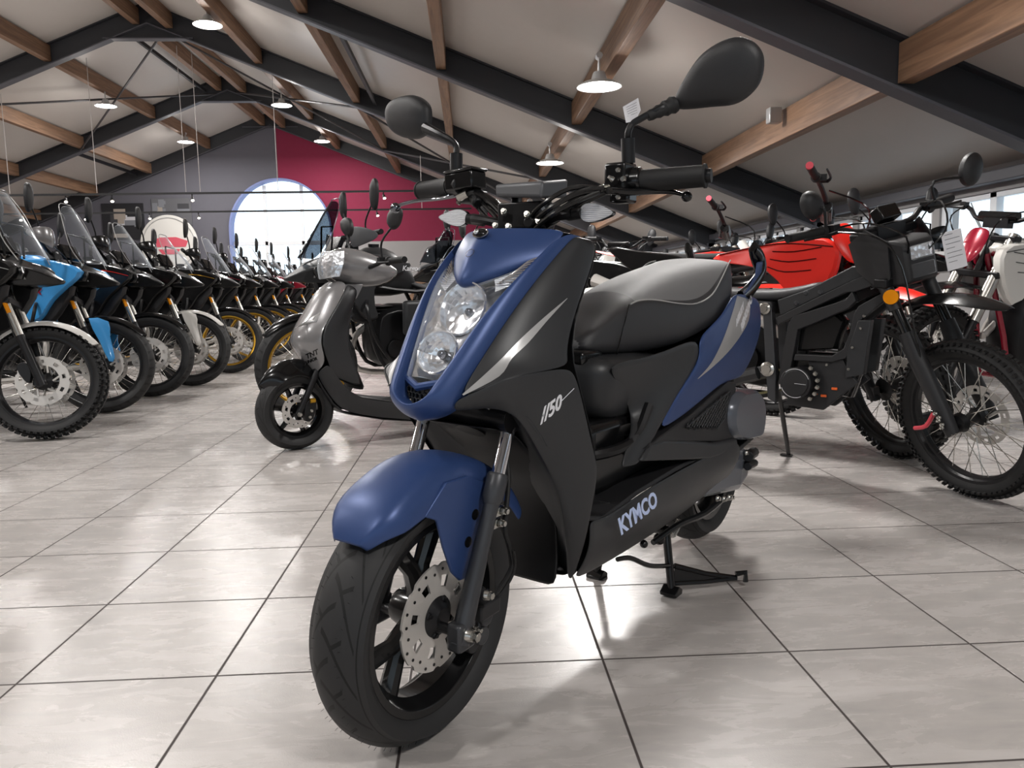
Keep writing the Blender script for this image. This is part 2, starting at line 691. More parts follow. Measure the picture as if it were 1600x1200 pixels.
# right wall with window band, sill wall and lintel
WZ0, WZ1 = 1.06, 1.55
wr = MB()
wr.box((XR + .1, (Y0 + Y1) / 2, WZ0 / 2), (.2, Y1 - Y0 + .2, WZ0))
wr.box((XR + .1, (Y0 + Y1) / 2, (WZ1 + 1.9) / 2), (.2, Y1 - Y0 + .2, 1.9 - WZ1))
struct(wr.build('wall_right', MWL))
struct(MB().box((XR - .07, (Y0 + Y1) / 2, 1.66), (.12, Y1 - Y0, .1)).build('trim_2', MSL, bevel=.01))
struct(MB().box((XR - .05, (Y0 + Y1) / 2, WZ0 - .02), (.16, Y1 - Y0, .04)).build('trim_3', MWH, bevel=.006))
yy = -5.3
k = 1
while yy < 22:
    k += 1
    wy = 1.5
    b = MB()
    for y in (yy + .03, yy + wy / 2, yy + wy - .03):
        b.box((XR + .06, y, (WZ0 + WZ1) / 2), (.07, .07 if y != yy + wy / 2 else .09, WZ1 - WZ0))
    b.box((XR + .06, yy + wy / 2, WZ0 + .025), (.07, wy, .05))
    b.box((XR + .06, yy + wy / 2, WZ1 - .025), (.07, wy, .05))
    o = struct(b.build('window_%d' % k, MFR, bevel=.005))
    MB().box((XR + .07, yy + wy / 2, (WZ0 + WZ1) / 2), (.006, wy - .08, WZ1 - WZ0 - .08)).build('pane', MGLASS, o)
    b = MB().box((XR + .1, yy + wy + .06, (WZ0 + WZ1) / 2), (.2, .12, WZ1 - WZ0 + .02))
    struct(b.build('wall_pier', MWL))
    yy += wy + .12
struct(MB().box((XL - .1, (Y0 + Y1) / 2, 1), (.2, Y1 - Y0 + .2, 2.2)).build('wall_left', MWL))
b = MB()     # wall behind the viewer; its wide unseen window is added for front fill
WA, WB, WC0, WC1 = -8.0, 2.6, .5, 2.3
b.prism([(XL - .1, 0), (XR + .1, 0), (XR + .1, WC0), (XL - .1, WC0)], Y0 - .2, Y0)
b.prism([(XL - .1, WC0), (WA, WC0), (WA, WC1), (XL - .1, WC1)], Y0 - .2, Y0)
b.prism([(WB, WC0), (XR + .1, WC0), (XR + .1, 1.9), (WB, WC1)], Y0 - .2, Y0)
b.prism([(XL - .1, WC1), (WB, WC1), (XR + .1, 1.9), (RX, zc(RX) + .1), (XL - .1, WC1 - .3)][:4], Y0 - .2, Y0)
struct(b.build('wall_near', MWL, flat=True))
b = MB()
for i in range(8):
    b.box((WA + (WB - WA) * i / 7, Y0 - .1, (WC0 + WC1) / 2), (.08, .08, WC1 - WC0))
for z in (WC0 + .03, WC1 - .03):
    b.box(((WA + WB) / 2, Y0 - .1, z), (WB - WA, .08, .06))
o = struct(b.build('window_20', MFR))  # frame of the added window that lets in fill light
MB().box(((WA + WB) / 2, Y0 - .1, (WC0 + WC1) / 2), (WB - WA, .006, WC1 - WC0)).build('pane', MGLASS, o)

# ------------------------------------------------------------------ steel frames
SP = 4.54
YF = [5.43 + SP * i for i in range(-2, 4)]
labels = ['black steel roof frame', 'dark steel roof frame closest overhead, crossing the upper right corner', 'dark steel roof frame second overhead, running down behind the left mirror',
          'dark steel roof frame with a tie bar knee behind the ceiling lamp', 'dark steel roof frame second from the far gable wall']


def rafter_half(b, sgn, y, wid=.16):
    x0, x1 = RX, (XR - .02 if sgn > 0 else XL + .02)
    H = .36
    W, t = wid, .02
    def seg(xa, xb, za0, zb0, za1, zb1, w, mi):
        vs_ = [(xa, y - w / 2, za0), (xb, y - w / 2, zb0), (xb, y - w / 2, zb1), (xa, y - w / 2, za1), (xa, y + w / 2, za0), (xb, y + w / 2, zb0), (xb, y + w / 2, zb1), (xa, y + w / 2, za1)]
        b.add(vs_, [(0, 1, 2, 3), (4, 7, 6, 5), (0, 4, 5, 1), (1, 5, 6, 2), (2, 6, 7, 3), (3, 7, 4, 0)], mi)
    seg(x0, x1, zb(x0), zb(x1), zb(x0) + t, zb(x1) + t, W, 1)
    seg(x0, x1, zb(x0) + t, zb(x1) + t, zc(x0) - t, zc(x1) - t, .02, 0)
    seg(x0, x1, zc(x0) - t, zc(x1) - t, zc(x0), zc(x1), W, 0)


for i, y in enumerate(YF + [Y1 - .1]):
    rf = thing('roof_frame', ['dark steel roof frame behind the viewer', 'dark steel roof frame just behind the viewer', 'dark steel roof frame nearest, crossing the upper right corner above the black off-road bike',
                              'long dark steel roof frame running down behind both scooter mirrors', 'dark steel roof frame under which the ceiling lamp near the ridge hangs', 'dark steel roof frame second from the painted gable wall',
                              'slim dark steel edge frame against the grey and magenta gable wall'][i], 'beam')
    for sgn in (-1, 1):
        b = MB()
        rafter_half(b, sgn, y, .16 if i < 6 else .1)
        b.build('rafter', [MS, MSL], rf)
    b = MB()
    hw = .76
    zf = zb(RX) - .25 if i < 6 else zb(RX) - .05
    b.prism([(RX - hw, zf), (RX + hw, zf), (RX + .02, zb(RX) + .3), (RX - .02, zb(RX) + .3)], y - .012, y + .012)
    b.box((RX, y, zf + .01), (2 * hw, .16, .02), mi=1)
    b.build('knee_plate', [MS, MSL], rf)
    for sgn, xw in ((1, XR - .1), (-1, XL + .1)):
        bb = MB()
        bb.box((xw, y, (zb(xw) + .1) / 2), (.16, .02, zb(xw) + .1))
        bb.box((xw + .07, y, (zb(xw) + .1) / 2), (.02, .14, zb(xw) + .1), mi=1)
        bb.box((xw - .07, y, (zb(xw) + .1) / 2), (.02, .14, zb(xw) + .1), mi=1)
        bb.build('column', [MS, MSL], rf)

# ------------------------------------------------------------------ timber purlins (one per bay and line)
PX = [3.02, 1.38, -.27, -1.9, -3.57, -5.06, -5.62, -7.15, -8.8, -10.3, -11.9, -13.5]
edges = [Y0] + YF + [Y1]
side_w = {3.02: 'lowest timber purlin line on the window side', 1.38: 'timber purlin line carrying the right lamps', -.27: 'timber purlin line in the middle of the right slope'}
for j, px in enumerate(PX):
    for i in range(len(edges) - 1):
        ya, yb = edges[i] + .02, edges[i + 1] - .02
        if yb < 1.2:
            continue
        ht = .27
        b = MB()
        b.box((px, (ya + yb) / 2, zb(px) + .08 + ht / 2), (.12, yb - ya, ht))
        o = b.build('timber_purlin', MW, bevel=.006)
        bay = ['', '', 'the nearest bay', 'the second bay', 'the third bay', 'the fourth bay', 'the bay before the gable'][i]
        tag(o, '%s, in %s' % (('brown timber purlin, number %s' % '') + ['lowest above side windows', 'second up, with round lamps', 'third up on window side', 'fourth up on window side', 'fifth up on window side',
            'just right of the ridge', 'just left of the ridge', 'first down the left slope', 'second down the left slope', 'third down the left slope', 'fourth down the left slope', 'lowest down the left slope'][j], bay), 'beam')
        o['label'] = o['label'].replace(', number ', ' ')

# ------------------------------------------------------------------ bracing rods, lamps, tracks
def rod(a, b_, lab, r=.02):
    o = MB().tube([a, b_], r, 8).build('bracing_rod', MROD)
    tag(o, lab, 'rod')


ya, yb = YF[4], YF[5]
rod((-5.2, ya + .1, zb(-5.2) + .02), (-8.8, yb - .1, zb(-8.8) + .03), 'thin dark diagonal bracing rod falling left from the knee of the lamp frame')
rod((-8.8, ya + .1, zb(-8.8) + .03), (-5.7, yb - .1, zb(-5.7) + .02), 'thin dark diagonal bracing rod rising right towards the far ridge')
rod((-5.2, ya + .1, zb(-5.2) + .02), (-1.9, yb - .1, zb(-1.9) + .03), 'thin dark bracing rod crossing the right slope beyond the lamp frame')
rod((-1.9, ya + .1, zb(-1.9) + .03), (-5.2, yb - .1, zb(-5.2) + .03), 'thin dark bracing rod rising left to the far ridge on the right slope')
rod((-1.9, ya + .1, zb(-1.9) + .03), (1.3, yb - .1, zb(1.3) + .03), 'thin dark bracing rod low on the right slope behind the right-hand mirror')
rod((1.3, ya + .1, zb(1.3) + .03), (-1.9, yb - .1, zb(-1.9) + .03), 'thin dark bracing rod crossing under the red gable on the right slope')


def lamp0():
    t = thing('ceiling_lamp', '', 'lamp')
    b = MB()
    b.lathe([(.0, .12), (.05, .12), (.06, .10), (.075, .05), (.14, .03), (.2, .0), (.205, -.012), (.195, -.012), (.185, 0)], n=32, ax='z')
    b.tube([(0, 0, .12), (0, 0, .2)], .012, 8)
    b.build('lamp_housing', MLH, t)
    b = MB()
    b.lathe([(0, -.004), (.1, -.004), (.19, -.004)], n=32, ax='z')
    b.build('lamp_diffuser', MLAMP, t)
    return t


L0 = lamp0()
LP = [(-3.65, 12.0, 'nearest the ridge, at the top edge'), (-3.67, 16.55, 'below the far ridge, in front of the magenta wall corner'), (-3.67, 20.95, 'glowing against the magenta gable wall'),
      (-7.12, 16.55, 'on the left slope where two rods cross'), (-7.1, 20.95, 'on the left slope before the grey gable wall'),
      (1.23, 7.35, 'above the scooter seat between the mirrors'), (1.23, 11.7, 'above the instrument cluster, smaller'),
      (-3.65, 7.45, 'a'), (-3.65, 2.9, 'b'), (-3.65, -1.6, 'c'), (-7.12, 12.0, 'd'), (-7.12, 7.45, 'e'), (-7.12, 2.9, 'f'), (1.41, 3.8, 'g'), (1.41, -.8, 'h'), (-10.5, 12, 'i'), (-10.5, 5, 'j'), (1.41, 17.8, 'k')]
LDZ = {0: 4.625, 1: 4.533, 2: 4.629, 3: 4.538, 4: 4.639, 5: 2.6, 6: 2.6}
first = True
for i, (x, y, t) in enumerate(LP):
    z = LDZ.get(i, zb(x) - .05)
    if i == 0:
        o = L0
        o.location = (x, y, z)
        o['label'] = 'round white ceiling lamp ' + t
    else:
        o = copy_thing(L0, ('round white ceiling lamp ' + t) if i < 7 else 'round white ceiling lamp outside the view', (x, y, z))
    o['group'] = 'round ceiling lamps' if i < 7 else 'ceiling lamps out of view'
    la = bpy.data.lights.new('lamp_light', 'AREA')
    la.shape = 'DISK'
    la.size = .36
    la.energy = 95 if i not in (13, 14) else 50
    la.color = (1, .972, .945)
    lo = bpy.data.objects.new('lamp_light', la)
    lo.location = (x, y, z - .02)
    COL.objects.link(lo)
    pl_ = bpy.data.lights.new('lamp_glow', 'POINT')
    pl_.energy = 22 if i not in (13, 14) else 8
    pl_.shadow_soft_size = .12
    pl_.color = (1, .96, .92)
    po = bpy.data.objects.new('lamp_glow', pl_)
    po.location = (x, y, z - .14)
    COL.objects.link(po)
for i in range(7):
    x, y, t = LP[i]
    z = LDZ[i]
    zt = zb(x) + .1
    tag(MB().tube([(x, y, z + .19), (x, y, max(zt, z + .2))], .01, 6).tube([(x, y - .04, max(zt, z + .2)), (x, y + .04, max(zt, z + .2))], .03, 8).build('lamp_hook', MLH),
        'metal hook, round lamp ' + t, 'hook')

for x, ya_, yb_, lab in ((-1.57, YF[3], YF[4], 'dark steel strut under the right slope, beside the fourth purlin line'), (-5.93, YF[4], YF[5], 'dark steel strut left of the ridge beyond the lamp frame'), (-9.15, YF[5], Y1 - .1, 'dark steel strut low on the left slope before the gable')):
    tag(MB().box((x, (ya_ + yb_) / 2, zb(x) + .2), (.05, yb_ - ya_ - .06, .07)).build('steel_strut', MS), lab, 'beam')
# lighting tracks hung on wires across the hall
for k, (y, z, lab) in enumerate(((14.6, 2.575, 'thin black lighting track, upper of two across the gable view'), (17.0, 2.49, 'thin black lighting track, lower of two before the arched window'))):
    t = thing('lighting_track', lab, 'light track', (0, y, z))
    xe = -.0 if k == 0 else .1
    xs = -11
    MB().box(((xe + xs) / 2, 0, 0), (xe - xs, .035, .035)).build('rail', MBK, t)
    sx = [-8.6, -7.1, -6.3, -4.9, -1.5] if k == 0 else [-6.6, -5.6, -7.9, -1.9, -9.2]
    for x in sx:
        b = MB()
        b.tube([(x, 0, -.01), (x, 0, -.08)], .012, 6)
        o = b.build('spot_arm', MBK, t)
        MB().tube([(x, 0, -.07), (x + .02, -.04, -.13)], [.022, .034], 12).build('spot_head', MBK if rnd.random() < .8 else MWH, o)
        MB().tube([(x + .02, -.04, -.13), (x + .021, -.042, -.133)], .028, 12).build('spot_lens', MSPOT, o)
for i, (x, y, z0, z1) in enumerate(((-6.55, 14.6, 2.6, 4.9), (-3.38, 14.6, 2.6, 4.6), (-5.0, 14.6, 2.6, 5.1), (-4.75, 14.6, 2.6, 5.0), (-.95, 17, 2.5, 3.6), (-8.05, 14.6, 2.6, 4.3))):
    o = MB().tube([(x, y, z0), (x, y, z1)], .006, 5).build('hanging_wire', MWIRE)
    tag(o, ['pale hanging wire from the left slope lamp down to the upper track', 'pale hanging wire above the arched window from the ridge lamp', 'pale hanging wire, left of the close pair by the grey gable',
            'pale hanging wire, right of the close pair by the grey gable', 'faint hanging wire in front of the magenta wall', 'faint hanging wire far left above the row of bikes'][i], 'wire')


# ------------------------------------------------------------------ vehicle materials
BLUE = pm('matte_blue_paint', (50, 72, 120), .38, .25, spec=.5, bump=.04, bscale=900)
CHAR = pm('satin_charcoal_plastic', (46, 47, 49), .42, .1, bump=.03, bscale=900)
CHAR2 = pm('grained_black_plastic', (33, 33, 35), .5, bump=.25, bscale=700)
BLK = pm('gloss_black_plastic', (18, 18, 19), .18)
BLKM = pm('matte_black_metal', (26, 26, 28), .38, .3)
RUB = pm('black_rubber', (20, 20, 21), .62, bump=.1, bscale=500)
SEATT = pm('grey_vinyl', (104, 104, 105), .55, bump=.35, bscale=1600)
SEATS = pm('charcoal_vinyl', (50, 50, 52), .4, bump=.35, bscale=1600)
CHR = pm('chrome', (225, 226, 230), .06, 1)
CHRD = pm('dark_chrome', (120, 122, 128), .12, 1)
STL = pm('brushed_steel', (205, 201, 196), .4, .45)
ZINC = pm('zinc_bolt', (190, 188, 182), .25, 1)
FORK = pm('satin_black_casting', (66, 67, 70), .38, .4)
SILV = pm('silver_decal', (178, 178, 178), .3, .35)
WHT = pm('white_print', (225, 226, 230), .4)
LBLUE = pm('pale_blue_print', (190, 205, 240), .35)
PAPER = pm('paper', (236, 236, 240), .8)
INK = pm('grey_ink', (120, 120, 125), .7)
SMOKE = pm('smoke_grey_plastic', (92, 96, 104), .25, .2)
AMB = pm('amber_reflector', (225, 140, 20), .2)
RED = pm('red_plastic', (228, 40, 28), .3)
DRED = pm('dark_red_paint', (140, 14, 40), .25, .2, coat=.6)
LENS = clear('clear_lens', (235, 240, 245), .04, .02)
SCRN = clear('clear_screen', (235, 240, 245), .03, .03, (250, 252, 254))
SCRS = clear('smoked_screen', (40, 44, 48), .04, .04, (150, 156, 162))
GOLD = pm('gold_anodised', (196, 150, 46), .3, .8)
SKY = pm('sky_blue_paint', (66, 150, 214), .25, .1, coat=.6)
GREY = pm('grey_gloss_paint', (128, 127, 128), .26, .25, coat=.8)
WHP = pm('white_gloss_paint', (215, 213, 208), .25, coat=.7)
TRED = pm('red_grip_end', (226, 84, 100), .5)
PURP = pm('violet_plastic', (84, 76, 130), .35)
CHAIN = pm('chain_steel', (150, 146, 110), .35, .9)
MGREY = pm('matte_grey_paint', (84, 85, 88), .45, .3)
TRADE = pm('orange_mark', (230, 100, 40), .4)


def refl_mat():
    m = pm('faceted_reflector', (240, 242, 246), .22, .85)
    nt = m.node_tree
    b = nt.nodes['Principled BSDF']
    tc = nt.nodes.new('ShaderNodeTexCoord')
    v = nt.nodes.new('ShaderNodeTexVoronoi')
    v.inputs['Scale'].default_value = 55
    nt.links.new(tc.outputs['Object'], v.inputs['Vector'])
    bp = nt.nodes.new('ShaderNodeBump')
    bp.inputs['Strength'].default_value = .5
    bp.inputs['Distance'].default_value = .004
    nt.links.new(v.outputs['Distance'], bp.inputs['Height'])
    nt.links.new(bp.outputs[0], b.inputs['Normal'])
    return m


def rib_mat(name, rgb, scale, axis, metal=1.):
    m = pm(name, rgb, .25, metal)
    nt = m.node_tree
    b = nt.nodes['Principled BSDF']
    tc = nt.nodes.new('ShaderNodeTexCoord')
    v = nt.nodes.new('ShaderNodeTexWave')
    v.bands_direction = axis
    v.inputs['Scale'].default_value = scale
    nt.links.new(tc.outputs['Object'], v.inputs['Vector'])
    bp = nt.nodes.new('ShaderNodeBump')
    bp.inputs['Strength'].default_value = .7
    bp.inputs['Distance'].default_value = .002
    nt.links.new(v.outputs['Color'], bp.inputs['Height'])
    nt.links.new(bp.outputs[0], b.inputs['Normal'])
    return m


def tyre_mat(name, N, kind, g=(24, 24, 25)):
    """tread from the UVs of the lathe: u round the wheel, v across"""
    m = pm(name, g, .62)
    nt = m.node_tree
    b = nt.nodes['Principled BSDF']
    uv = nt.nodes.new('ShaderNodeUVMap')
    sp = nt.nodes.new('ShaderNodeSeparateXYZ')
    nt.links.new(uv.outputs[0], sp.inputs[0])
    u, v = sp.outputs[0], sp.outputs[1]
    d = M_(nt, 'SUBTRACT', v, .5)
    ad = M_(nt, 'ABSOLUTE', d)

    def line(k, ph, w, lo, hi, curve=0.):
        t = M_(nt, 'ADD', M_(nt, 'MULTIPLY', u, N), M_(nt, 'ADD', M_(nt, 'MULTIPLY', d, k), ph))
        if curve:
            t = M_(nt, 'ADD', t, M_(nt, 'MULTIPLY', M_(nt, 'MULTIPLY', d, d), curve))
        f = M_(nt, 'ABSOLUTE', M_(nt, 'SUBTRACT', M_(nt, 'FRACT', t), .5))
        a = M_(nt, 'LESS_THAN', f, w)
        a = M_(nt, 'MULTIPLY', a, M_(nt, 'GREATER_THAN', d, lo))
        return M_(nt, 'MULTIPLY', a, M_(nt, 'LESS_THAN', d, hi))
    if kind == 'road':
        g1 = line(2.2, 0, .06, -.05, .27, 9)
        g2 = line(-2.2, .5, .06, -.27, .05, 9)
        g3 = line(-1.6, .3, .05, .06, .16)
        g4 = line(1.6, .8, .05, -.16, -.06)
        gr = M_(nt, 'MAXIMUM', M_(nt, 'MAXIMUM', g1, g2), M_(nt, 'MAXIMUM', g3, g4))
        rib = M_(nt, 'LESS_THAN', M_(nt, 'ABSOLUTE', M_(nt, 'SUBTRACT', ad, .285)), .004)
        gr = M_(nt, 'MAXIMUM', gr, rib)
    else:
        g1 = line(1.2, 0, .07, -.3, .3, 3)
        g2 = line(-1.2, .5, .07, -.3, .3, 3)
        g3 = M_(nt, 'LESS_THAN', M_(nt, 'ABSOLUTE', M_(nt, 'SUBTRACT', ad, .07)), .012)
        gr = M_(nt, 'MAXIMUM', M_(nt, 'MAXIMUM', g1, g2), g3)
    mx = nt.nodes.new('ShaderNodeMix')
    mx.data_type = 'RGBA'
    nt.links.new(gr, mx.inputs[0])
    mx.inputs[6].default_value = lin(g)
    mx.inputs[7].default_value = lin((7, 7, 7))
    nt.links.new(mx.outputs[2], b.inputs['Base Color'])
    bp = nt.nodes.new('ShaderNodeBump')
    bp.inputs['Strength'].default_value = 1
    bp.inputs['Distance'].default_value = .003
    nt.links.new(M_(nt, 'SUBTRACT', 1, gr), bp.inputs['Height'])
    nt.links.new(bp.outputs[0], b.inputs['Normal'])
    return m


def hexmesh_mat():
    m = pm('honeycomb_grille', (20, 20, 20), .5)
    nt = m.node_tree
    b = nt.nodes['Principled BSDF']
    return m


REFL = refl_mat()
RIBL = rib_mat('ribbed_reflector', (235, 238, 244), 90, 'Z', .45)
TYR = tyre_mat('scooter_tyre_tread', 17, 'road', (38, 38, 39))
TYA = tyre_mat('touring_tyre_tread', 34, 'trail', (34, 34, 35))


# ------------------------------------------------------------------ shared wheel makers (centre at c, axle along y)
def tyre(b, c, Ro, Ri, w, uv=True, n=96, sq=.7, mi=0):
    """rounded tyre, outer radius Ro, bead radius Ri, width w"""
    h = Ro - Ri
    prof = []
    M = 22
    for i in range(M + 1):
        t = -1 + 2 * i / M
        a = t * PI * .83
        y = math.sin(a * .78) * w / 2 / math.sin(PI * .5)
        y = w / 2 * math.sin(max(-PI / 2, min(PI / 2, a * .62))) if abs(t) < .62 else math.copysign(w / 2 * (1 - .32 * ((abs(t) - .62) / .38) ** 2), t)
        if abs(t) < .62:
            r = Ro - h * .42 * (1 - math.cos(t / .62 * PI / 2)) ** 1.15
        else:
            k = (abs(t) - .62) / .38
            r = Ro - h * (.42 + .58 * k)
        prof.append((r, y))
    b.lathe(prof, c, 'y', n, mi, uv=uv)
    return b


def rim_ring(b, c, Ri, w, d=.03, n=72, mi=0):
    """rim well with two flanges, closed profile"""
    p = [(Ri + .004, -w / 2), (Ri + .004, -w / 2 + .006), (Ri - .006, -w / 2 + .012), (Ri - d * .6, -w * .16), (Ri - d * .6, w * .16), (Ri - .006, w / 2 - .012), (Ri + .004, w / 2 - .006), (Ri + .004, w / 2),
         (Ri - .010, w / 2 - .002), (Ri - .014, w / 2 - .012), (Ri - d, w * .2), (Ri - d, -w * .2), (Ri - .014, -w / 2 + .012), (Ri - .010, -w / 2 + .002)]
    b.lathe(p, c, 'y', n, mi, closedprof=True)
    return b


def wavy_disc(b, c, Ro, Ri, t=.004, lobes=8, holes=1, mi=0, amp=.004):
    """brake disc with scalloped edge and oval vents: annular sectors, thickness t"""
    n = lobes * 12
    def pt(r, a, y):
        return (c[0] + r * math.cos(a), c[1] + y, c[2] + r * math.sin(a))
    rr = []
    for i in range(n):
        a = 2 * PI * i / n
        ph = (i % 12) / 12
        rr.append(Ro - (amp if ph < .12 or ph > .93 else 0))
    cols = [Ri, Ri + (Ro - Ri) * .28, Ri + (Ro - Ri) * .62, 1]
    for i in range(n):
        a0, a1 = 2 * PI * i / n, 2 * PI * (i + 1) / n
        for k in range(3):
            hole = holes and ((k == 1 and (i % 12) in (2, 3, 4, 5)))
            if hole:
                continue
            r0, r1 = cols[k], cols[k + 1]
            q0 = (r0, r1 if k < 2 else rr[i])
            q1 = (r0, r1 if k < 2 else rr[(i + 1) % n])
            vs_ = [pt(q0[0], a0, -t / 2), pt(q0[1], a0, -t / 2), pt(q1[1], a1, -t / 2), pt(q1[0], a1, -t / 2), pt(q0[0], a0, t / 2), pt(q0[1], a0, t / 2), pt(q1[1], a1, t / 2), pt(q1[0], a1, t / 2)]
            b.add(vs_, [(0, 1, 2, 3), (4, 7, 6, 5), (1, 5, 6, 2), (0, 3, 7, 4)], mi)
    return b


def disc_holes(b, c, rs, side, n=16, r=.0035, mi=0):
    for i in range(n):
        a = 2 * PI * i / n + .13
        rad = rs[i % len(rs)]
        p = Vector((c[0] + rad * math.cos(a), c[1], c[2] + rad * math.sin(a)))
        b.tube([p + Vector((0, -.0032, 0)), p + Vector((0, .0032, 0))], r, 8, mi)
    return b


def spokes_mb(b, c, Rr, hub, n=36, w=.055, r=.0017, cross=.5, mi=0):
    for i in range(n):
        s_ = -1 if i % 2 else 1
        a = 2 * PI * i / n
        da = cross * (1 if (i // 2) % 2 else -1)
        p0 = (c[0] + hub * math.cos(a + da), c[1] + s_ * w, c[2] + hub * math.sin(a + da))
        p1 = (c[0] + Rr * math.cos(a), c[1] + s_ * .006, c[2] + Rr * math.sin(a))
        b.tube([p0, p1], r, 5, mi, cap=False)
    return b


# ================================================================== HERO SCOOTER
HX, HY, HH = -.095, 1.335, -129.0
H0 = thing('motor_scooter', 'matte blue and charcoal motor scooter on its centre stand, nearest the viewer', 'scooter', (HX, HY, 0), 0)
H0.rotation_euler = Matrix.Rotation(R(HH), 4, 'Z').__matmul__(Matrix.Rotation(R(-1.5), 4, 'X')).to_euler()
ST_A = Vector((-math.sin(R(24)), 0, math.cos(R(24))))
ST_M = Matrix.Rotation(R(3), 3, ST_A)
ST_O = Vector((-.02, 0, .225))


def ST(p):
    return ST_O + ST_M @ (Vector(p) - ST_O)


def mir(p):
    return (p[0], -p[1], p[2])


WC = (.017, 0, .225)
# ---- front wheel
b = tyre(MB(), WC, .225, .168, .116)
ft = b.build('front_tyre', TYR, H0, xf=ST)
b = MB()
for i in range(150):                                   # moulding hairs on the tyre shoulders
    a = 2 * PI * i / 150 + rnd.random() * .03
    s_ = -1 if i % 2 else 1
    r0 = .2215 - rnd.random() * .004
    y = s_ * (.022 + rnd.random() * .012)
    r0 = .2225 if abs(y) < .028 else .2195
    b.tube([(WC[0] + r0 * math.cos(a), y, WC[2] + r0 * math.sin(a)), (WC[0] + (r0 + .006) * math.cos(a + .01), y, WC[2] + (r0 + .006) * math.sin(a + .01))], .0004, 3)
b.build('tyre_hair', RUB, ft, xf=ST)
b = rim_ring(MB(), WC, .168, .088, .026)
b.lathe([(.03, -.045), (.034, -.03), (.034, .03), (.03, .045)], WC, 'y', 24)
for i in range(3):                                     # Y-shaped cast spokes
    a = 2 * PI * i / 3 + R(204)
    for da in (-.30, .30):
        p0 = (WC[0] + .03 * math.cos(a), 0, WC[2] + .03 * math.sin(a))
        p1 = (WC[0] + .085 * math.cos(a + da * .55), 0, WC[2] + .085 * math.sin(a + da * .55))
        p2 = (WC[0] + .150 * math.cos(a + da * 1.15), 0, WC[2] + .150 * math.sin(a + da * 1.15))
        b.tube([p0, p1, p2], [.02, .015, .018], 10, flat=1.0)
b.build('front_rim', BLK, H0, bevel=.0015, xf=ST)
DC = (WC[0], .040, WC[2])
b = wavy_disc(MB(), DC, .095, .036, .004, 8)
disc = b.build('brake_disc', STL, H0, xf=ST)
b = disc_holes(MB(), DC, (.084, .088, .079), 1, 24, .0028)
b.build('disc_hole', BLK, disc, xf=ST)
b = MB().lathe([(.0, .012), (.018, .012), (.026, .006), (.036, .0), (.040, -.004)], (WC[0], .042, WC[2]), 'y', 28)
for i in range(4):
    a = i * PI / 2 + .4
    b.bolt((WC[0] + .031 * math.cos(a), .044, WC[2] + .031 * math.sin(a)), (0, 1, 0), .005, .004)
b.build('disc_carrier', BLKM, H0, xf=ST)


# ---- fork (F(z) gives the leg line)
def fx(z):
    return .019 - (z - .215) * .40


for s_ in (1, -1):
    b = MB()
    y = .095 * s_
    b.tube([(fx(.195), y, .195), (fx(.24), y, .24), (fx(.40), y, .40), (fx(.42), y, .42)], [.0175, .017, .0135, .014], 20)
    b.tube([(fx(.415), y, .415), (fx(.425), y, .425), (fx(.462), y, .462), (fx(.466), y, .466)], [.0145, .0190, .0190, .0165], 20)
    leg = b.build('fork_slider', FORK, H0, xf=ST)
    b = MB().tube([(fx(.464), y, .464), (fx(.70), y, .70)], .0125, 20)
    b.build('fork_tube', CHR, H0, xf=ST)
    b = MB()
    b.box((fx(.215), y - .002 * s_, .208), (.046, .03, .05))
    b.build('axle_lug', FORK, H0, bevel=.006, xf=ST)
    b = MB()
    b.bolt((fx(.215), y + .012 * s_, .212), (0, s_, 0), .0105, .012, n=6)
    b.tube([(fx(.215), y, .212), (fx(.215), y + .034 * s_, .212)], .006, 10)
    b.bolt((fx(.215) - .018, y + .006 * s_, .215), (0, s_, 0), .005, .012)
    b.build('axle_nut', ZINC, H0, xf=ST)
for z in (.400, .380):
    b = MB().bolt((fx(z) - .028, .105, z), (0, 1, 0), .0062, .006, n=8)
    b.box((fx(z) - .018, .098, z), (.03, .012, .015))
    b.build('fork_bolt', ZINC, H0, xf=ST)
MB().bolt((fx(.25) - .03, .112, .268), (0, 1, 0), .008, .008).build('fork_bolt', ZINC, H0, xf=ST)
b = MB().tube([(fx(.20), -.1, .213), (fx(.20), .1, .213)], .009, 12)
b.build('axle', BLKM, H0, xf=ST)
# caliper and hose
b = MB()
b.prism([(-.075, .15), (-.05, .135), (-.035, .16), (-.04, .2), (-.055, .245), (-.085, .25), (-.1, .22), (-.095, .18)], .022, .07, k=3)
b.box((-.06, .085, .225), (.06, .03, .03))
b.build('brake_caliper', CHAR2, H0, bevel=.004, xf=ST)
b = MB()
b.tube([(-.07, .066, .165), (-.07, .078, .165)], .017, 20)
b.tube([(-.078, .066, .2), (-.078, .08, .2)], .019, 20)
b.prism([(-.086, .16), (-.055, .16), (-.062, .2), (-.092, .2)], .066, .074)
b.build('caliper_cover', FORK, H0, bevel=.002, xf=ST)
b = MB().tube([(-.085, .09, .24), (-.125, .098, .28), (-.105, .105, .33), (-.085, .108, .37), (-.12, .09, .46), (-.14, .05, .56)], .0045, 8, k=5)
b.tube([(-.10, .085, .225), (-.13, .1, .27), (-.112, .11, .32)], .003, 6, k=4)
b.build('brake_hose', RUB, H0, xf=ST)

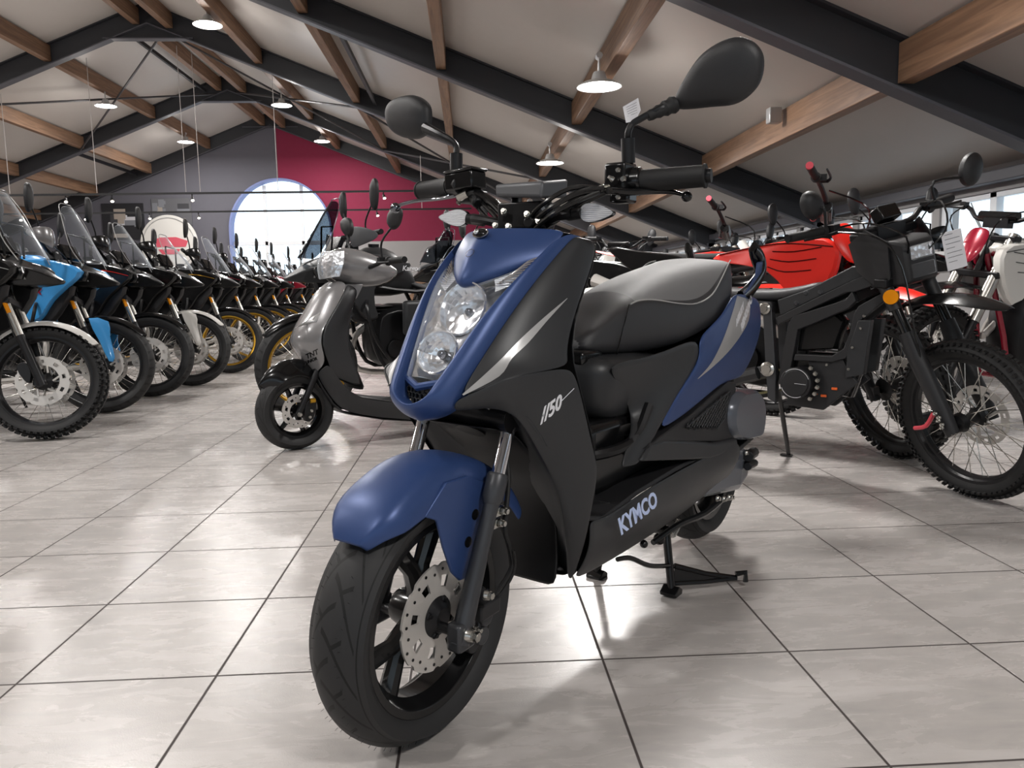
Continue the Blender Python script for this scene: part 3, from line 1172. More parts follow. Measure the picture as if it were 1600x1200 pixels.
# ---- front mudguard
b = MB()
rows = []
NB = 15
for i in range(17):
    th = R(44.5 + (150 - 44.5) * i / 16)
    f = i / 16
    wd = .073 * min(1, (max(f, .0) / .16 + .28) ** .6)
    rt_ = .262 + .02 * math.sin(min(1, f * 1.6) * PI / 2) + (.0 if f > .1 else -.015 * (1 - f / .1))
    dep = .032 + .030 * min(1, f / .25) if f < .5 else .062 - .018 * (f - .5) * 2
    if f < .12:
        dep = .016 + .018 * f / .12
    row = []
    for j in range(-7, 8):
        t = j / 7
        yy = wd * math.sin(t * PI / 2) ** 1 if abs(t) < .8 else math.copysign(wd * (.951 + .049 * (abs(t) - .8) / .2), t)
        r_ = rt_ - dep * (abs(t) ** 2.6)
        r_ += .005 * max(0, 1 - abs(abs(t) - .52) / .12)          # shoulder crease
        row.append((WC[0] + r_ * math.cos(th), yy, WC[2] + r_ * math.sin(th)))
    rows.append(row)
b.grid(rows)
fen = b.build('front_mudguard', BLUE, H0, subd=1, solid=.003, xf=ST)
for s_ in (1, -1):
    b = MB()
    b.prism([(p[0], p[2]) for p in ((0.0919, 0.0740, 0.4278), (0.0603, 0.0740, 0.4134), (0.0422, 0.0740, 0.3620), (0.0184, 0.0740, 0.3107), (-0.0031, 0.0740, 0.2902), (-0.0238, 0.0740, 0.2882), (-0.0415, 0.0740, 0.3092), (-0.0742, 0.0740, 0.3930), (-0.0761, 0.0740, 0.4480), (-0.0199, 0.0740, 0.4711), (0.0376, 0.0740, 0.4722))], .0665 * s_, .0735 * s_)
    b.build('mudguard_side', BLUE, H0, bevel=.0025, xf=ST)
b = MB()
for x, _, z in ((-0.0431, 0.0745, 0.3974), (-0.0236, 0.0745, 0.3536)):
    b.tube([(x, .0735, z), (x, .0748, z)], .0095, 20)
b.build('mudguard_hole', BLK, H0, xf=ST)

# ---- inner body seen between the fork legs: wheel-well liner, horns, triple clamp
b = MB()
rows = []
for i in range(13):
    a = R(98 + 96 * i / 12)
    rows.append([(-.02 + .30 * math.cos(a) * (.9 if a > 2 else 1), y, .26 + .29 * math.sin(a)) for y in (-.095, -.06, 0, .06, .095)])
b.grid(rows)
b.build('wheel_well_liner', BLKM, H0, subd=1, solid=.003)
b = MB()
b.tube([(-.13, 0, .52), (-.37, 0, .93)], .028, 20)
b.tube([(-.11, -.11, .555), (-.115, 0, .56), (-.11, .11, .555)], .024, 14)
b.build('steering_stem', BLKM, H0)
b = MB()
for s_ in (1, -1):
    b.bolt((-.07, .085 * s_, .585), (.8, .2 * s_, .2), .007, .008)
b.build('clamp_bolt', ZINC, H0)

# ---- blue front cowl: ring frame round the headlight plus visor
OUT = [(-.284, .123, .880), (-.215, .118, .832), (-.152, .111, .781), (-.090, .099, .718), (-.040, .086, .657), (-.004, .073, .604), (.004, .068, .586), (.012, .034, .566), (.016, .0, .560)]
INN = [(-.213, .107, .842), (-.168, .101, .812), (-.112, .084, .766), (-.060, .064, .710), (-.018, .050, .655), (.016, .040, .618), (.022, .036, .606), (.028, .020, .594), (.031, .0, .588)]
def mixr(a, c, t, up):
    return [(p[0] + (q[0] - p[0]) * t + up, p[1] + (q[1] - p[1]) * t, p[2] + (q[2] - p[2]) * t + up * .5) for p, q in zip(a, c)]
MI1 = mixr(OUT, INN, .12, .010)
MI2 = mixr(OUT, INN, .50, .016)
MI3 = mixr(OUT, INN, .90, .012)
IN2 = mixr(OUT, INN, 1.0, .006)
DEE = [(p[0] - .02, p[1] * .97, p[2] - .004) for p in INN]
BAK = [(p[0] - .022, p[1] + .001, p[2] - .002) for p in OUT]
b = MB()
b.grid([BAK, OUT, MI1, MI2, MI3, IN2, DEE], mir=True)
cow = b.build('front_cowl', BLUE, H0, subd=2)
# visor
b = MB()
VR = [  # rows from the top edge down, each from the left corner to the middle
    [(-.266, .121, .888), (-.245, .09, .892), (-.215, .05, .893), (-.188, .018, .892), (-.180, 0, .892)],
    [(-.245, .117, .870), (-.218, .085, .875), (-.185, .045, .876), (-.163, .016, .874), (-.157, 0, .874)],
    [(-.222, .111, .850), (-.186, .078, .850), (-.152, .040, .848), (-.134, .014, .845), (-.129, 0, .845)],
    [(-.214, .108, .843), (-.168, .070, .824), (-.128, .036, .812), (-.108, .013, .806), (-.103, 0, .805)],
    [(-.213, .107, .841), (-.164, .068, .814), (-.124, .034, .797), (-.104, .012, .788), (-.099, 0, .786)],
    [(-.218, .106, .838), (-.175, .066, .808), (-.140, .033, .790), (-.122, .012, .782), (-.118, 0, .780)],
]
b.grid(VR)
b.grid([[mir(p) for p in r][::-1] for r in VR])
b.build('headlight_visor', BLUE, H0, subd=2, solid=.003)
# lower lip between lens and grille
b = MB()
b.tube([(-.03, .052, .655), (-.010, .044, .628), (.012, .0, .618), (-.010, -.044, .628), (-.03, -.052, .655)], .007, 8)
b.build('lens_lip', BLUE, H0)
b = MB()
for s_ in (1, -1):
    for k in range(9):
        pass
hx = []
for i in range(-4, 5):
    for j in range(6):
        y = i * .011 + (.0055 if j % 2 else 0)
        z = .576 + j * .0085
        if abs(y) < .012 + (z - .57) * .62:
            x = .004 + (.62 - z) * .25 - abs(y) * .3
            pts = [(x, y + .0056 * math.cos(R(60 * q + 30)), z + .0056 * math.sin(R(60 * q + 30))) for q in range(6)]
            b.tube(pts, .0011, 4, closed=True)
b.build('grille_mesh', CHAR, H0)
b = MB().grid([[(-.012, .045, .615), (-.0, .02, .612), (.004, 0, .612), (-.0, -.02, .612), (-.012, -.045, .615)], [(-.01, .03, .57), (-.0, .015, .57), (.004, 0, .57), (-.0, -.015, .57), (-.01, -.03, .57)]])
b.build('grille_back', BLK, H0)
# badge and ring
b = MB().ball((0, 0, 0), .0165, 10, sc=(.35, 1, .55))
nrm = Matrix.Rotation(R(-32), 3, 'Y')
b.xf(lambda p: Vector((-.166, 0, .8775)) + nrm @ Vector(p) + Vector((.004, 0, .002)))
bd = b.build('front_badge', BLK, H0)
b = MB()
b.tube([(0, .0165 * math.cos(2 * PI * i / 28), .0095 * math.sin(2 * PI * i / 28)) for i in range(28)], .0014, 6, closed=True)
b.ball((.005, -.006, .0), .007, 8, sc=(.5, .8, .8))
b.xf(lambda p: Vector((-.160, 0, .881)) + nrm @ Vector(p))
b.build('badge_emblem', CHR, bd)
b = MB().tube([(0, .0085 * math.cos(2 * PI * i / 24), .0085 * math.sin(2 * PI * i / 24)) for i in range(24)], .0006, 4, closed=True)
nr2 = Matrix.Rotation(R(-38), 3, 'Y')
b.xf(lambda p: Vector((-.1295, 0, .8445)) + nr2 @ Vector(p))
b.build('cowl_ring_mark', CHAR, H0)

# ---- headlight: lens, housing, two bowls, bulbs, indicator reflectors
LN = [[(p[0] - .004 + .022 * (1 - abs(t)) ** .6 * (1 if i < 5 else .4), p[1] * t, p[2] - (0 if i else 0) * 1) for t in (1, .66, .33, 0)] for i, p in enumerate(INN)]
for i, r in enumerate(LN):
    if i < 3:   # under the visor the lens edge follows the V
        pass
b = MB()
LR = [[(-.213, .106, .840), (-.170, .069, .812), (-.132, .034, .794), (-.112, .0, .784)],
      [(-.160, .099, .806), (-.137, .068, .800), (-.116, .034, .790), (-.104, .0, .778)],
      [(-.114, .083, .766), (-.094, .056, .766), (-.084, .028, .766), (-.080, 0, .766)],
      [(-.064, .064, .710), (-.044, .043, .712), (-.036, .021, .712), (-.033, 0, .712)],
      [(-.024, .050, .655), (-.008, .034, .658), (-.002, .017, .660), (.000, 0, .660)],
      [(-.004, .040, .634), (.004, .028, .632), (.008, .014, .626), (.010, 0, .622)]]
b.grid(LR, mir=True)
b.build('headlight_lens', LENS, H0, subd=2)
b = MB()
HB = [[(p[0] - .012 - .045 * (1 - (abs(p[1]) / max(1e-6, r[0][1])) ** 2), p[1] * .97, p[2] - .004) for p in r] for r in LR]
b.grid(HB, mir=True)
b.build('headlight_reflector', REFL, H0, subd=1)


def bowl(c, r, dep, nm, sx=1.):
    b = MB()
    n_ = Vector((.80, 0, .33)).normalized()
    u_ = Vector((0, 1, 0))
    v_ = n_.cross(u_)
    b.lathe([(r * math.sin(PI / 2 * k / 8), -dep * math.cos(PI / 2 * k / 8)) for k in range(9)] + [(r + .002, .001), (r + .003, -.004)], n=22, ax='z')
    b.xf(lambda p: Vector(c) + u_ * p[0] * sx + v_ * p[1] + n_ * p[2])
    o = b.build(nm, REFL, H0, flat=True)
    q = MB().ball((0, 0, -dep * .55), .008, 8, sc=(1, 1, 1.5)).tube([(0, 0, -dep), (0, 0, -dep * .6)], .009, 12)
    q.xf(lambda p: Vector(c) + u_ * p[0] + v_ * p[1] + n_ * p[2])
    q.build('bulb', CHRD, o)


bowl((-.096, .008, .748), .048, .045, 'upper_bowl')
bowl((-.03, .006, .675), .037, .032, 'lower_bowl', 1.1)
for s_ in (1, -1):
    b = MB()
    b.grid([[(-.205, .101 * s_, .836), (-.170, .076 * s_, .812), (-.143, .045 * s_, .797)], [(-.185, .098 * s_, .818), (-.155, .078 * s_, .800), (-.136, .052 * s_, .787)], [(-.150, .089 * s_, .790), (-.138, .074 * s_, .784), (-.128, .058 * s_, .776)]])
    ir_ = b.build('indicator_reflector', RIBL, H0)
    b = MB()
    A_, B_, C_ = Vector((-.204, .103 * s_, .838)), Vector((-.150, .091 * s_, .791)), Vector((-.134, .058 * s_, .789))
    D_ = Vector((-.172, .076 * s_, .815))
    for k in range(9):
        u = k / 8
        b.tube([A_.lerp(B_, u), A_.lerp(B_, u).lerp(D_.lerp(C_, u), .5) + Vector((.004, 0, .003)), D_.lerp(C_, u)], .0017, 5, k=3)
    b.build('reflector_rib', CHR, ir_)

# ---- side fairings (legshield), left traced and mirrored
E_ = OUT
ROWS = [
    [E_[0], (-.292, .131, .879), (-.300, .137, .876), (-0.3449, 0.1400, 0.8737), ],
    [E_[1], (-.236, .134, .829), (-.262, .144, .824), (-0.3112, 0.1480, 0.8179)],
    [E_[2], (-.175, .133, .776), (-.21, .148, .768), (-0.2499, 0.1580, 0.7599)],
    [E_[3], (-.112, .124, .713), (-.155, .147, .703), (-0.1960, 0.1680, 0.6884)],
    [E_[4], (-.066, .114, .659), (-.11, .146, .660), (-0.1913, 0.1740, 0.6609)],
    [(.006, .074, .600), (-.030, .112, .622), (-0.0411, 0.1450, 0.6400), (-0.1126, 0.1660, 0.6452), (-0.1916, 0.1780, 0.6465)],
    [(.002, .070, .588), (-.034, .108, .594), (-0.0577, 0.1460, 0.6064), (-0.1228, 0.1660, 0.6135), (-0.2106, 0.1800, 0.6254)],
    [(-.002, .066, .578), (-0.0517, 0.1000, 0.5844), (-0.0726, 0.1380, 0.5756), (-0.1303, 0.1680, 0.5774), (-0.2250, 0.1840, 0.5895)],
]
ROWS[4].insert(3, None)
ROWS[4] = ROWS[4][:3] + [ROWS[4][-1]]
for s_ in (-1, 1):
    g = (lambda r: r) if s_ > 0 else (lambda r: [mir(p) for p in r][::-1])
    b = MB()
    up5 = [ROWS[5][0], ROWS[5][1], ROWS[5][2], ROWS[5][4]]
    b.grid([g(r) for r in ROWS[:5] + [up5]])
    o1 = b.build('side_fairing', CHAR, H0, subd=2, solid=.0035)
    LOW = [
        ROWS[7][2:],
        [(-0.1077, 0.1400, 0.5375), (-0.1574, 0.1680, 0.5420), (-0.2488, 0.1860, 0.5252)],
        [(-0.1510, 0.1420, 0.4847), (-0.1913, 0.1700, 0.4927), (-0.2701, 0.1870, 0.4735)],
        [(-0.1916, 0.1420, 0.4342), (-0.2168, 0.1700, 0.4404), (-0.2832, 0.1870, 0.4427)],
        [(-0.2111, 0.1410, 0.4019), (-0.2306, 0.1650, 0.4016), (-0.2827, 0.1800, 0.3984)],
        [(-0.2399, 0.1350, 0.3382), (-0.2458, 0.1540, 0.3404), (-0.2892, 0.1650, 0.3312)],
        [(-0.2715, 0.1220, 0.2734), (-0.2738, 0.1380, 0.2762), (-0.3008, 0.1450, 0.2698)],
        [(-0.3134, 0.1000, 0.2001), (-0.3152, 0.1050, 0.1980), (-0.3169, 0.1100, 0.1960)],
    ]
    b = MB()
    b.grid([g(r) for r in ROWS[5:8]])
    b.grid([g(r) for r in LOW])
    o2 = b.build('legshield_edge', CHAR, H0, subd=2, solid=.0035)
# silver stripes on the fairings
EYE = (0.9777, 0.8933, 0.8028)
snap = snapper([o1, o2], EYE)
for s_ in (1, -1):
    pl = [(-0.2059, 0.1580, 0.7654), (-0.1450, 0.1500, 0.7337), (-0.0928, 0.1400, 0.7013), (-0.0556, 0.1290, 0.6713), (-0.0242, 0.1080, 0.6388), (-0.0025, 0.0850, 0.6117)]
    pr = [(-0.2064, 0.1590, 0.7654), (-0.1509, 0.1540, 0.7292), (-0.1006, 0.1490, 0.6937), (-0.0545, 0.1480, 0.6705), (-0.0330, 0.1380, 0.6423), (-0.0046, 0.0860, 0.6095)]
    b = MB()
    pl, pr = cr(pl, 4), cr(pr, 4)
    rows = []
    for k in range(5):
        r = [snap(tuple(a + (c - a) * k / 4 for a, c in zip(p, q))) for p, q in zip(pl, pr)]
        rows.append([(p[0], s_ * p[1], p[2]) for p in r])
    b.grid(rows)
    b.build('silver_stripe', SILV, H0)
# 50 badge on the left fairing
b = text_mb('//50', .036, .35, .0009)
b.xf(place((-0.1188, 0.1820, 0.5793), Vector((-0.1662, 0.1840, 0.5967)) - Vector((-0.0857, 0.1720, 0.5623)), (0, .15, 1)))
b.xf(snap)
o = b.build('displacement_badge', WHT, H0)
b = MB().tube([snap((-0.1469, 0.1845, 0.5902)), snap((-0.1654, 0.1845, 0.5980)), snap((-0.1890, 0.1855, 0.6088))], .0008, 4)
b.build('badge_line', WHT, o)

# ---- lower front shield face behind the wheel
b = MB()
FF = [(-0.0754, 0.1360, 0.5750), (-0.1106, 0.1380, 0.5368), (-0.1540, 0.1400, 0.4838), (-0.1947, 0.1400, 0.4332), (-0.2431, 0.1330, 0.3370), (-0.2771, 0.1200, 0.2713), (-0.3166, 0.0980, 0.2000)]
rows = []
for i, p in enumerate(FF):
    bx = p[0] - .035
    rows.append([(p[0] - .022, p[1] + .014, p[2]), (p[0] - .006, p[1] - .001, p[2]), (bx, p[1] * .72, p[2] + .002), (bx - .01, p[1] * .4, p[2] + .004), (bx - .012, 0, p[2] + .004)])
b.grid(rows, mir=True)
b.build('lower_shield', CHAR, H0, subd=1, solid=.003)
b = MB()
rows = [[(-.27, .1, .225), (-.29, .05, .215), (-.29, 0, .215)], [(-.35, .09, .19), (-.36, .05, .18), (-.36, 0, .18)], [(-.55, .1, .2), (-.55, .05, .19), (-.55, 0, .19)], [(-.8, .1, .23), (-.8, .05, .22), (-.8, 0, .22)]]
b.grid(rows, mir=True)
b.build('belly_pan', CHAR2, H0, subd=1, solid=.003)
# rear (rider) side of the legshield
b = MB()
RR = [(-0.3484, 0.1380, 0.8738), (-0.3147, 0.1460, 0.8179), (-0.2549, 0.1550, 0.7597), (-0.2006, 0.1680, 0.6768), (-0.2139, 0.1780, 0.6249), (-0.2540, 0.1830, 0.5240), (-0.2868, 0.1850, 0.4417), (-0.2926, 0.1630, 0.3299)]
b.grid([[p, (p[0] - .03, p[1] * .75, p[2]), (p[0] - .045, p[1] * .35, p[2]), (p[0] - .045, 0, p[2])] for p in RR], mir=True)
b.build('inner_legshield', CHAR2, H0, subd=1, solid=.003)
b = MB()
b.grid([[(-.284, .122, .884), (-.25, .085, .889), (-.2, .04, .89), (-.182, 0, .89)], [(-.33, .115, .878), (-.33, .08, .885), (-.33, .04, .888), (-.33, 0, .888)], [(-.36, .1, .865), (-.37, .07, .872), (-.375, .04, .875), (-.375, 0, .875)]], mir=True)
b.build('cowl_top', CHAR, H0, subd=1, solid=.003)

# ---- floorboard with side skirts
TOPE = [(-0.2975, 0.1600, 0.3383), (-0.3561, 0.1600, 0.3233), (-0.5035, 0.1630, 0.3429), (-0.6960, 0.1650, 0.3548), (-0.9317, 0.1660, 0.3579)]
BOTE = [(-0.3202, 0.1080, 0.1944), (-0.4420, 0.1150, 0.1938), (-0.7231, 0.1250, 0.2069), (-0.8844, 0.1300, 0.2236), (-1.0751, 0.1400, 0.2527)]
for s_ in (1, -1):
    g = (lambda r: r) if s_ > 0 else (lambda r: [mir(p) for p in r][::-1])
    rows = []
    for k in range(6):
        t = k / 5
        r = []
        for a, c in zip(TOPE, BOTE):
            bul = .012 * math.sin(PI * t) + (.02 * (1 - t) * t)
            r.append(tuple(a[i] + (c[i] - a[i]) * t + (bul if i == 1 else 0) for i in range(3)))
        rows.append(r)
    last = [(-1.0854, 0.1640, 0.3620), (-1.1079, 0.1660, 0.3368), (-1.1112, 0.1640, 0.3143), (-1.1043, 0.1600, 0.2969), (-1.1027, 0.1540, 0.2818), (-1.0913, 0.1480, 0.2651)]
    rows = [r + [l] for r, l in zip(rows, last)]
    b = MB().grid([g(r) for r in rows])
    b.build('floor_skirt', CHAR, H0, subd=2, solid=.0035, bcr=.8)
b = MB()
zt = [p[2] + .002 for p in TOPE]
rows = []
for a in TOPE:
    rows.append([(a[0], .160, a[2]), (a[0], .154, a[2] + .006), (a[0], .08, a[2] + .006), (a[0], 0, a[2] + .006)])
b.grid([[(-.30, .150, .35), (-.30, .145, .352), (-.30, .08, .352), (-.30, 0, .352)]] + rows, mir=True)
fl = b.build('floorboard', CHAR2, H0, solid=.004)
b = MB()
for i, x in enumerate((-.42, -.50, -.60, -.70)):
    z = .327 + .0 + (-.5 - x) * .03
    for s_ in (1, -1):
        b.box((x, .105 * s_, z + .012), (.006, .06, .005))
        b.box((x + .02, .05 * s_, z + .012), (.05, .006, .005), rot=Matrix.Rotation(R(30 * s_), 3, 'Z'))
b.build('floor_ridge', CHAR2, fl, bevel=.0015)
b = MB().tube([(-.395 + .016 * math.cos(2 * PI * i / 20), .12 + .016 * math.sin(2 * PI * i / 20), .331) for i in range(20)], .0015, 6, closed=True)
b.prism([(-.365, .095), (-.365, .15), (-.435, .15), (-.46, .12), (-.46, .095)], .3285, .3305, 'xy')
b.build('floor_plug', CHAR, fl)
# brand lettering on the left skirt
b = text_mb('KYMCO', .047, 0, .0016)
tp0, tp1 = Vector((-0.3919, 0.1700, 0.3026)), Vector((-0.5418, 0.1720, 0.3242))
tc_ = (tp0 + tp1) / 2
b.xf(place(tc_ + Vector((0, .0075, 0)), tp1 - tp0, (0, -.18, 1)))
b.xf(lambda p: (p[0], p[1] + .001, p[2]))
b.build('brand_lettering', LBLUE, H0)

# ---- under-seat body
b = MB()
TUB = []
for z, xf_, w_, xb in ((.640, -.425, .112, -.80), (.60, -.420, .112, -.80), (.55, -.425, .108, -.78), (.515, -.44, .100, -.76), (.492, -.475, .085, -.74), (.482, -.53, .06, -.70)):
    ring = []
    for a in range(13):
        t = -PI / 2 + PI * a / 12
        ring.append((xf_ - .07 + .07 * max(0, math.cos(t)) ** .8, w_ * math.sin(t), z))
    ring = [(xb, -w_ * 1.15, z)] + ring + [(xb, w_ * 1.15, z)]
    TUB.append(ring)
b.loft(TUB, closed=True)
b.build('underseat_tub', CHAR, H0, subd=1)
MB().box((-.475, .0, .632), (.09, .12, .034)).build('seat_latch_recess', BLK, H0, bevel=.01)
b = MB()
b.tube([(-.42, -.1, .435), (-.45, 0, .42), (-.42, .1, .435), (-.53, .128, .45), (-.60, .13, .52)], .012, 8, k=4)
b.tube([(-.36, 0, .42), (-.47, .0, .50)], .02, 10)
b.tube([(-.47, .06, .47), (-.58, .06, .50)], .014, 8)
b.build('frame_tube', BLKM, H0)
MB().box((-.60, 0, .42), (.4, .2, .16)).build('engine_cover', BLK, H0, bevel=.02)
b = MB()
for p in ((-.44, .05, .478), (-.47, .052, .476), (-.50, .05, .479), (-.46, .05, .447)):
    b.bolt(p, (0, 1, .2), .006, .006)
b.build('bracket_bolt', ZINC, H0)

BL_F = [(-0.8334, 0.1500, 0.6599), (-0.8352, 0.1500, 0.5971), (-0.7190, 0.1500, 0.5379), (-0.6045, 0.1500, 0.4589)]
for s_ in (-1, 1):
    g = (lambda r: r) if s_ > 0 else (lambda r: [mir(p) for p in r][::-1])
    rows = [
        [(-0.4300, 0.1120, 0.6242), (-0.5531, 0.1300, 0.6256), (-0.6901, 0.1420, 0.6386), (-0.8355, 0.1490, 0.6628)],
        [(-0.5073, 0.1060, 0.5699), (-0.5973, 0.1280, 0.5790), (-0.7090, 0.1430, 0.5926), (-0.8352, 0.1500, 0.5971)],
        [(-0.5821, 0.1000, 0.5017), (-0.6041, 0.1280, 0.5205), (-0.6455, 0.1440, 0.5313), (-0.7190, 0.1500, 0.5379)],
        [(-0.5131, 0.1320, 0.4588), (-0.5304, 0.1400, 0.4611), (-0.5593, 0.1470, 0.4629), (-0.6024, 0.1510, 0.4594)],
        [(-0.4551, 0.1380, 0.4077), (-0.4704, 0.1450, 0.4070), (-0.4958, 0.1500, 0.4056), (-0.5198, 0.1530, 0.4055)],
    ]
    b = MB().grid([g(r) for r in rows])
    o = b.build('side_panel', CHAR, H0, subd=2, solid=.0035, bcr=.8)
    # rear part: blue tail panel
    rows = [
        [(-0.8331, 0.1500, 0.6630), (-0.9719, 0.1500, 0.7010), (-1.0409, 0.1460, 0.7486), (-1.1034, 0.1400, 0.7610), (-1.2299, 0.1280, 0.7518), (-1.3577, 0.1150, 0.7417)],
        [(-0.8313, 0.1520, 0.6305), (-0.9431, 0.1560, 0.6602), (-1.0297, 0.1560, 0.6922), (-1.1114, 0.1500, 0.7093), (-1.2392, 0.1380, 0.7046), (-1.3604, 0.1220, 0.6962)],
        [(-0.8303, 0.1520, 0.5977), (-0.9111, 0.1600, 0.6203), (-1.0010, 0.1620, 0.6405), (-1.1006, 0.1560, 0.6616), (-1.2333, 0.1420, 0.6613), (-1.3662, 0.1240, 0.6539)],
        [(-0.7167, 0.1510, 0.5383), (-0.8428, 0.1560, 0.5748), (-0.9766, 0.1560, 0.5953), (-1.0847, 0.1500, 0.6069), (-1.2045, 0.1400, 0.6011), (-1.3230, 0.1240, 0.5935)],
        [(-0.6600, 0.1510, 0.4977), (-0.8100, 0.1500, 0.5273), (-0.9641, 0.1490, 0.5493), (-1.0585, 0.1440, 0.5602), (-1.1592, 0.1360, 0.5575), (-1.2735, 0.1220, 0.5500)],
        [(-0.6026, 0.1510, 0.4564), (-0.7891, 0.1490, 0.4827), (-0.9547, 0.1470, 0.5201), (-1.0302, 0.1420, 0.5249), (-1.1285, 0.1340, 0.5244), (-1.2191, 0.1200, 0.5177)],
    ]
    b = MB().grid([g(r) for r in rows])
    tailo = b.build('tail_panel', BLUE, H0, subd=2, solid=.0035, bcr=.8)
    tl = rows
# silver flash and words on the left tail panel
b = MB()
fa = [(-1.0849, 0.1470, 0.7546), (-1.0210, 0.1585, 0.7094), (-0.9526, 0.1630, 0.6469), (-0.8809, 0.1630, 0.5940), (-0.8051, 0.1590, 0.5599)]
fb = [(-1.2188, 0.1360, 0.7413), (-1.1752, 0.1500, 0.6859), (-1.0529, 0.1605, 0.6320), (-0.9264, 0.1620, 0.5901), (-0.8067, 0.1600, 0.5598)]
fa, fb = cr(fa, 4), cr(fb, 4)
snt = snapper([tailo], EYE)
b.grid([[snt(tuple(x + (y - x) * k / 4 for x, y in zip(p, q))) for p, q in zip(fa, fb)] for k in range(5)])
b.build('silver_flash', SILV, H0)
for txt, pa, pb, sz in (('AGILITY', (-1.0180, 0.1680, 0.6732), (-1.1095, 0.1600, 0.7372), .022), ('RENOUVO', (-1.0892, 0.1630, 0.6745), (-1.1780, 0.1520, 0.7389), .028)):
    b = text_mb(txt, sz, .15, .0016)
    pa, pb = Vector(pa), Vector(pb)
    b.xf(place((pa + pb) / 2, pb - pa, Vector((-0.9733, 0.1700, 0.6951)) - Vector((-1.1497, 0.1600, 0.6610))))
    b.xf(lambda p: snt(p, .0022))
    b.build('model_lettering', WHT, H0)
b = MB()
b.loft([[(x, -w, z0), (x, -w, z1), (x, w, z1), (x, w, z0)] for x, w, z0, z1 in ((-.60, .10, .44, .60), (-.75, .122, .42, .61), (-.95, .13, .40, .64), (-1.10, .125, .42, .68))])
b.build('body_core', BLKM, H0)
# tail end cap, tail light
b = MB()
b.loft([[(-1.10, -.13, .60), (-1.10, -.14, .72), (-1.10, .14, .72), (-1.10, .13, .60)], [(-1.25, -.115, .62), (-1.25, -.12, .745), (-1.25, .12, .745), (-1.25, .115, .62)], [(-1.33, -.07, .66), (-1.33, -.07, .74), (-1.33, .07, .74), (-1.33, .07, .66)]])
b.build('tail_core', BLKM, H0, bevel=.01)
MB().box((-1.335, 0, .70), (.02, .16, .05)).build('tail_light', pm('tail_lamp_red', (170, 20, 20), .15), H0, bevel=.01)

# ---- seat
b = MB()
secs = []
#      x     ztop   w     zpipe  zbot
for x, zt_, w_, zp, zb_ in ((-.455, .670, .026, .665, .642), (-.475, .69, .046, .682, .634), (-.52, .716, .056, .702, .630), (-.57, .746, .068, .726, .628), (-.62, .772, .080, .750, .627), (-.69, .795, .095, .750, .628),
                            (-.78, .815, .111, .740, .634), (-.87, .830, .120, .738, .650), (-.95, .843, .126, .758, .668), (-1.02, .852, .123, .800, .685), (-1.08, .857, .117, .838, .700), (-1.125, .856, .108, .846, .716), (-1.15, .842, .09, .835, .735)):
    half = [(0, zt_), (w_ * .45, zt_ - .004), (w_ * .8, zt_ - (zt_ - zp) * .42), (w_, zp), (w_ + .006, zp - .004), (w_ + .013, (zp + zb_) / 2), (w_ + .008, zb_ + .012), (w_ - .012, zb_)]
    ring = [(x, y, z) for y, z in half] + [(x, -y, z) for y, z in half[::-1][:-1]]
    secs.append(ring)
ms = []
b.loft(secs)
for fi in range(len(b.f)):
    if fi < 15 * 13:
        i, j = divmod(fi, 15)
        b.m[fi] = 0 if (j in (0, 1, 2, 14 - 0, 13, 12) and i >= 4) else 1
seat = b.build('seat', [SEATT, SEATS], H0, subd=2)
pp = [(x, w_ + .004, zp + .001) for x, zt_, w_, zp, zb_ in ((-.60, 0, .076, .742, 0), (-.63, 0, .083, .750, 0), (-.69, 0, .095, .750, 0), (-.78, 0, .111, .740, 0), (-.87, 0, .120, .738, 0), (-.95, 0, .126, .758, 0), (-1.02, 0, .123, .800, 0), (-1.08, 0, .117, .838, 0), (-1.12, 0, .107, .848, 0))]
b = MB()
b.tube(pp, .0018, 6, k=4)
b.tube([mir(p) for p in pp], .0018, 6, k=4)
b.build('seat_piping', SILV, seat)
b = MB()
for s_ in (1, -1):
    b.tube([(-.60, .076 * s_, .742), (-.578, .081 * s_, .715), (-.557, .080 * s_, .67), (-.55, .075 * s_, .634)], .0012, 5, k=3)
b.build('seat_seam', BLK, seat)

# ---- grab rail
b = MB()
GL = [(-1.1857, 0.1200, 0.7452), (-1.2717, 0.1200, 0.7729), (-1.3604, 0.1180, 0.8211), (-1.3669, 0.1120, 0.8626), (-1.3255, 0.1000, 0.8878)]
e_ = Vector((-1.41, .085, .80))
path = [Vector(p) for p in GL] + [e_, Vector(mir(e_))] + [Vector(mir(p)) for p in GL[::-1]]
b.tube(path, [.012, .012, .012, .011, .011, .012, .012, .011, .011, .012, .012, .012], 12, k=4, flat=1.9)
b.build('grab_rail', BLK, H0)
b = MB()
b.loft([[(-1.1682, 0.1350, 0.7529), (-1.2179, 0.1350, 0.7700), (-1.2758, 0.1150, 0.7691), (-1.2248, 0.1150, 0.7516)], [(-1.2613, 0.1330, 0.8095), (-1.3155, 0.1330, 0.8189), (-1.3758, 0.1130, 0.8193), (-1.3202, 0.1130, 0.8097)], [(-1.2879, 0.1260, 0.8461), (-1.3435, 0.1260, 0.8508), (-1.4040, 0.1060, 0.8520), (-1.3470, 0.1060, 0.8473)]])
b.build('rail_cover', BLUE, H0, bevel=.003)

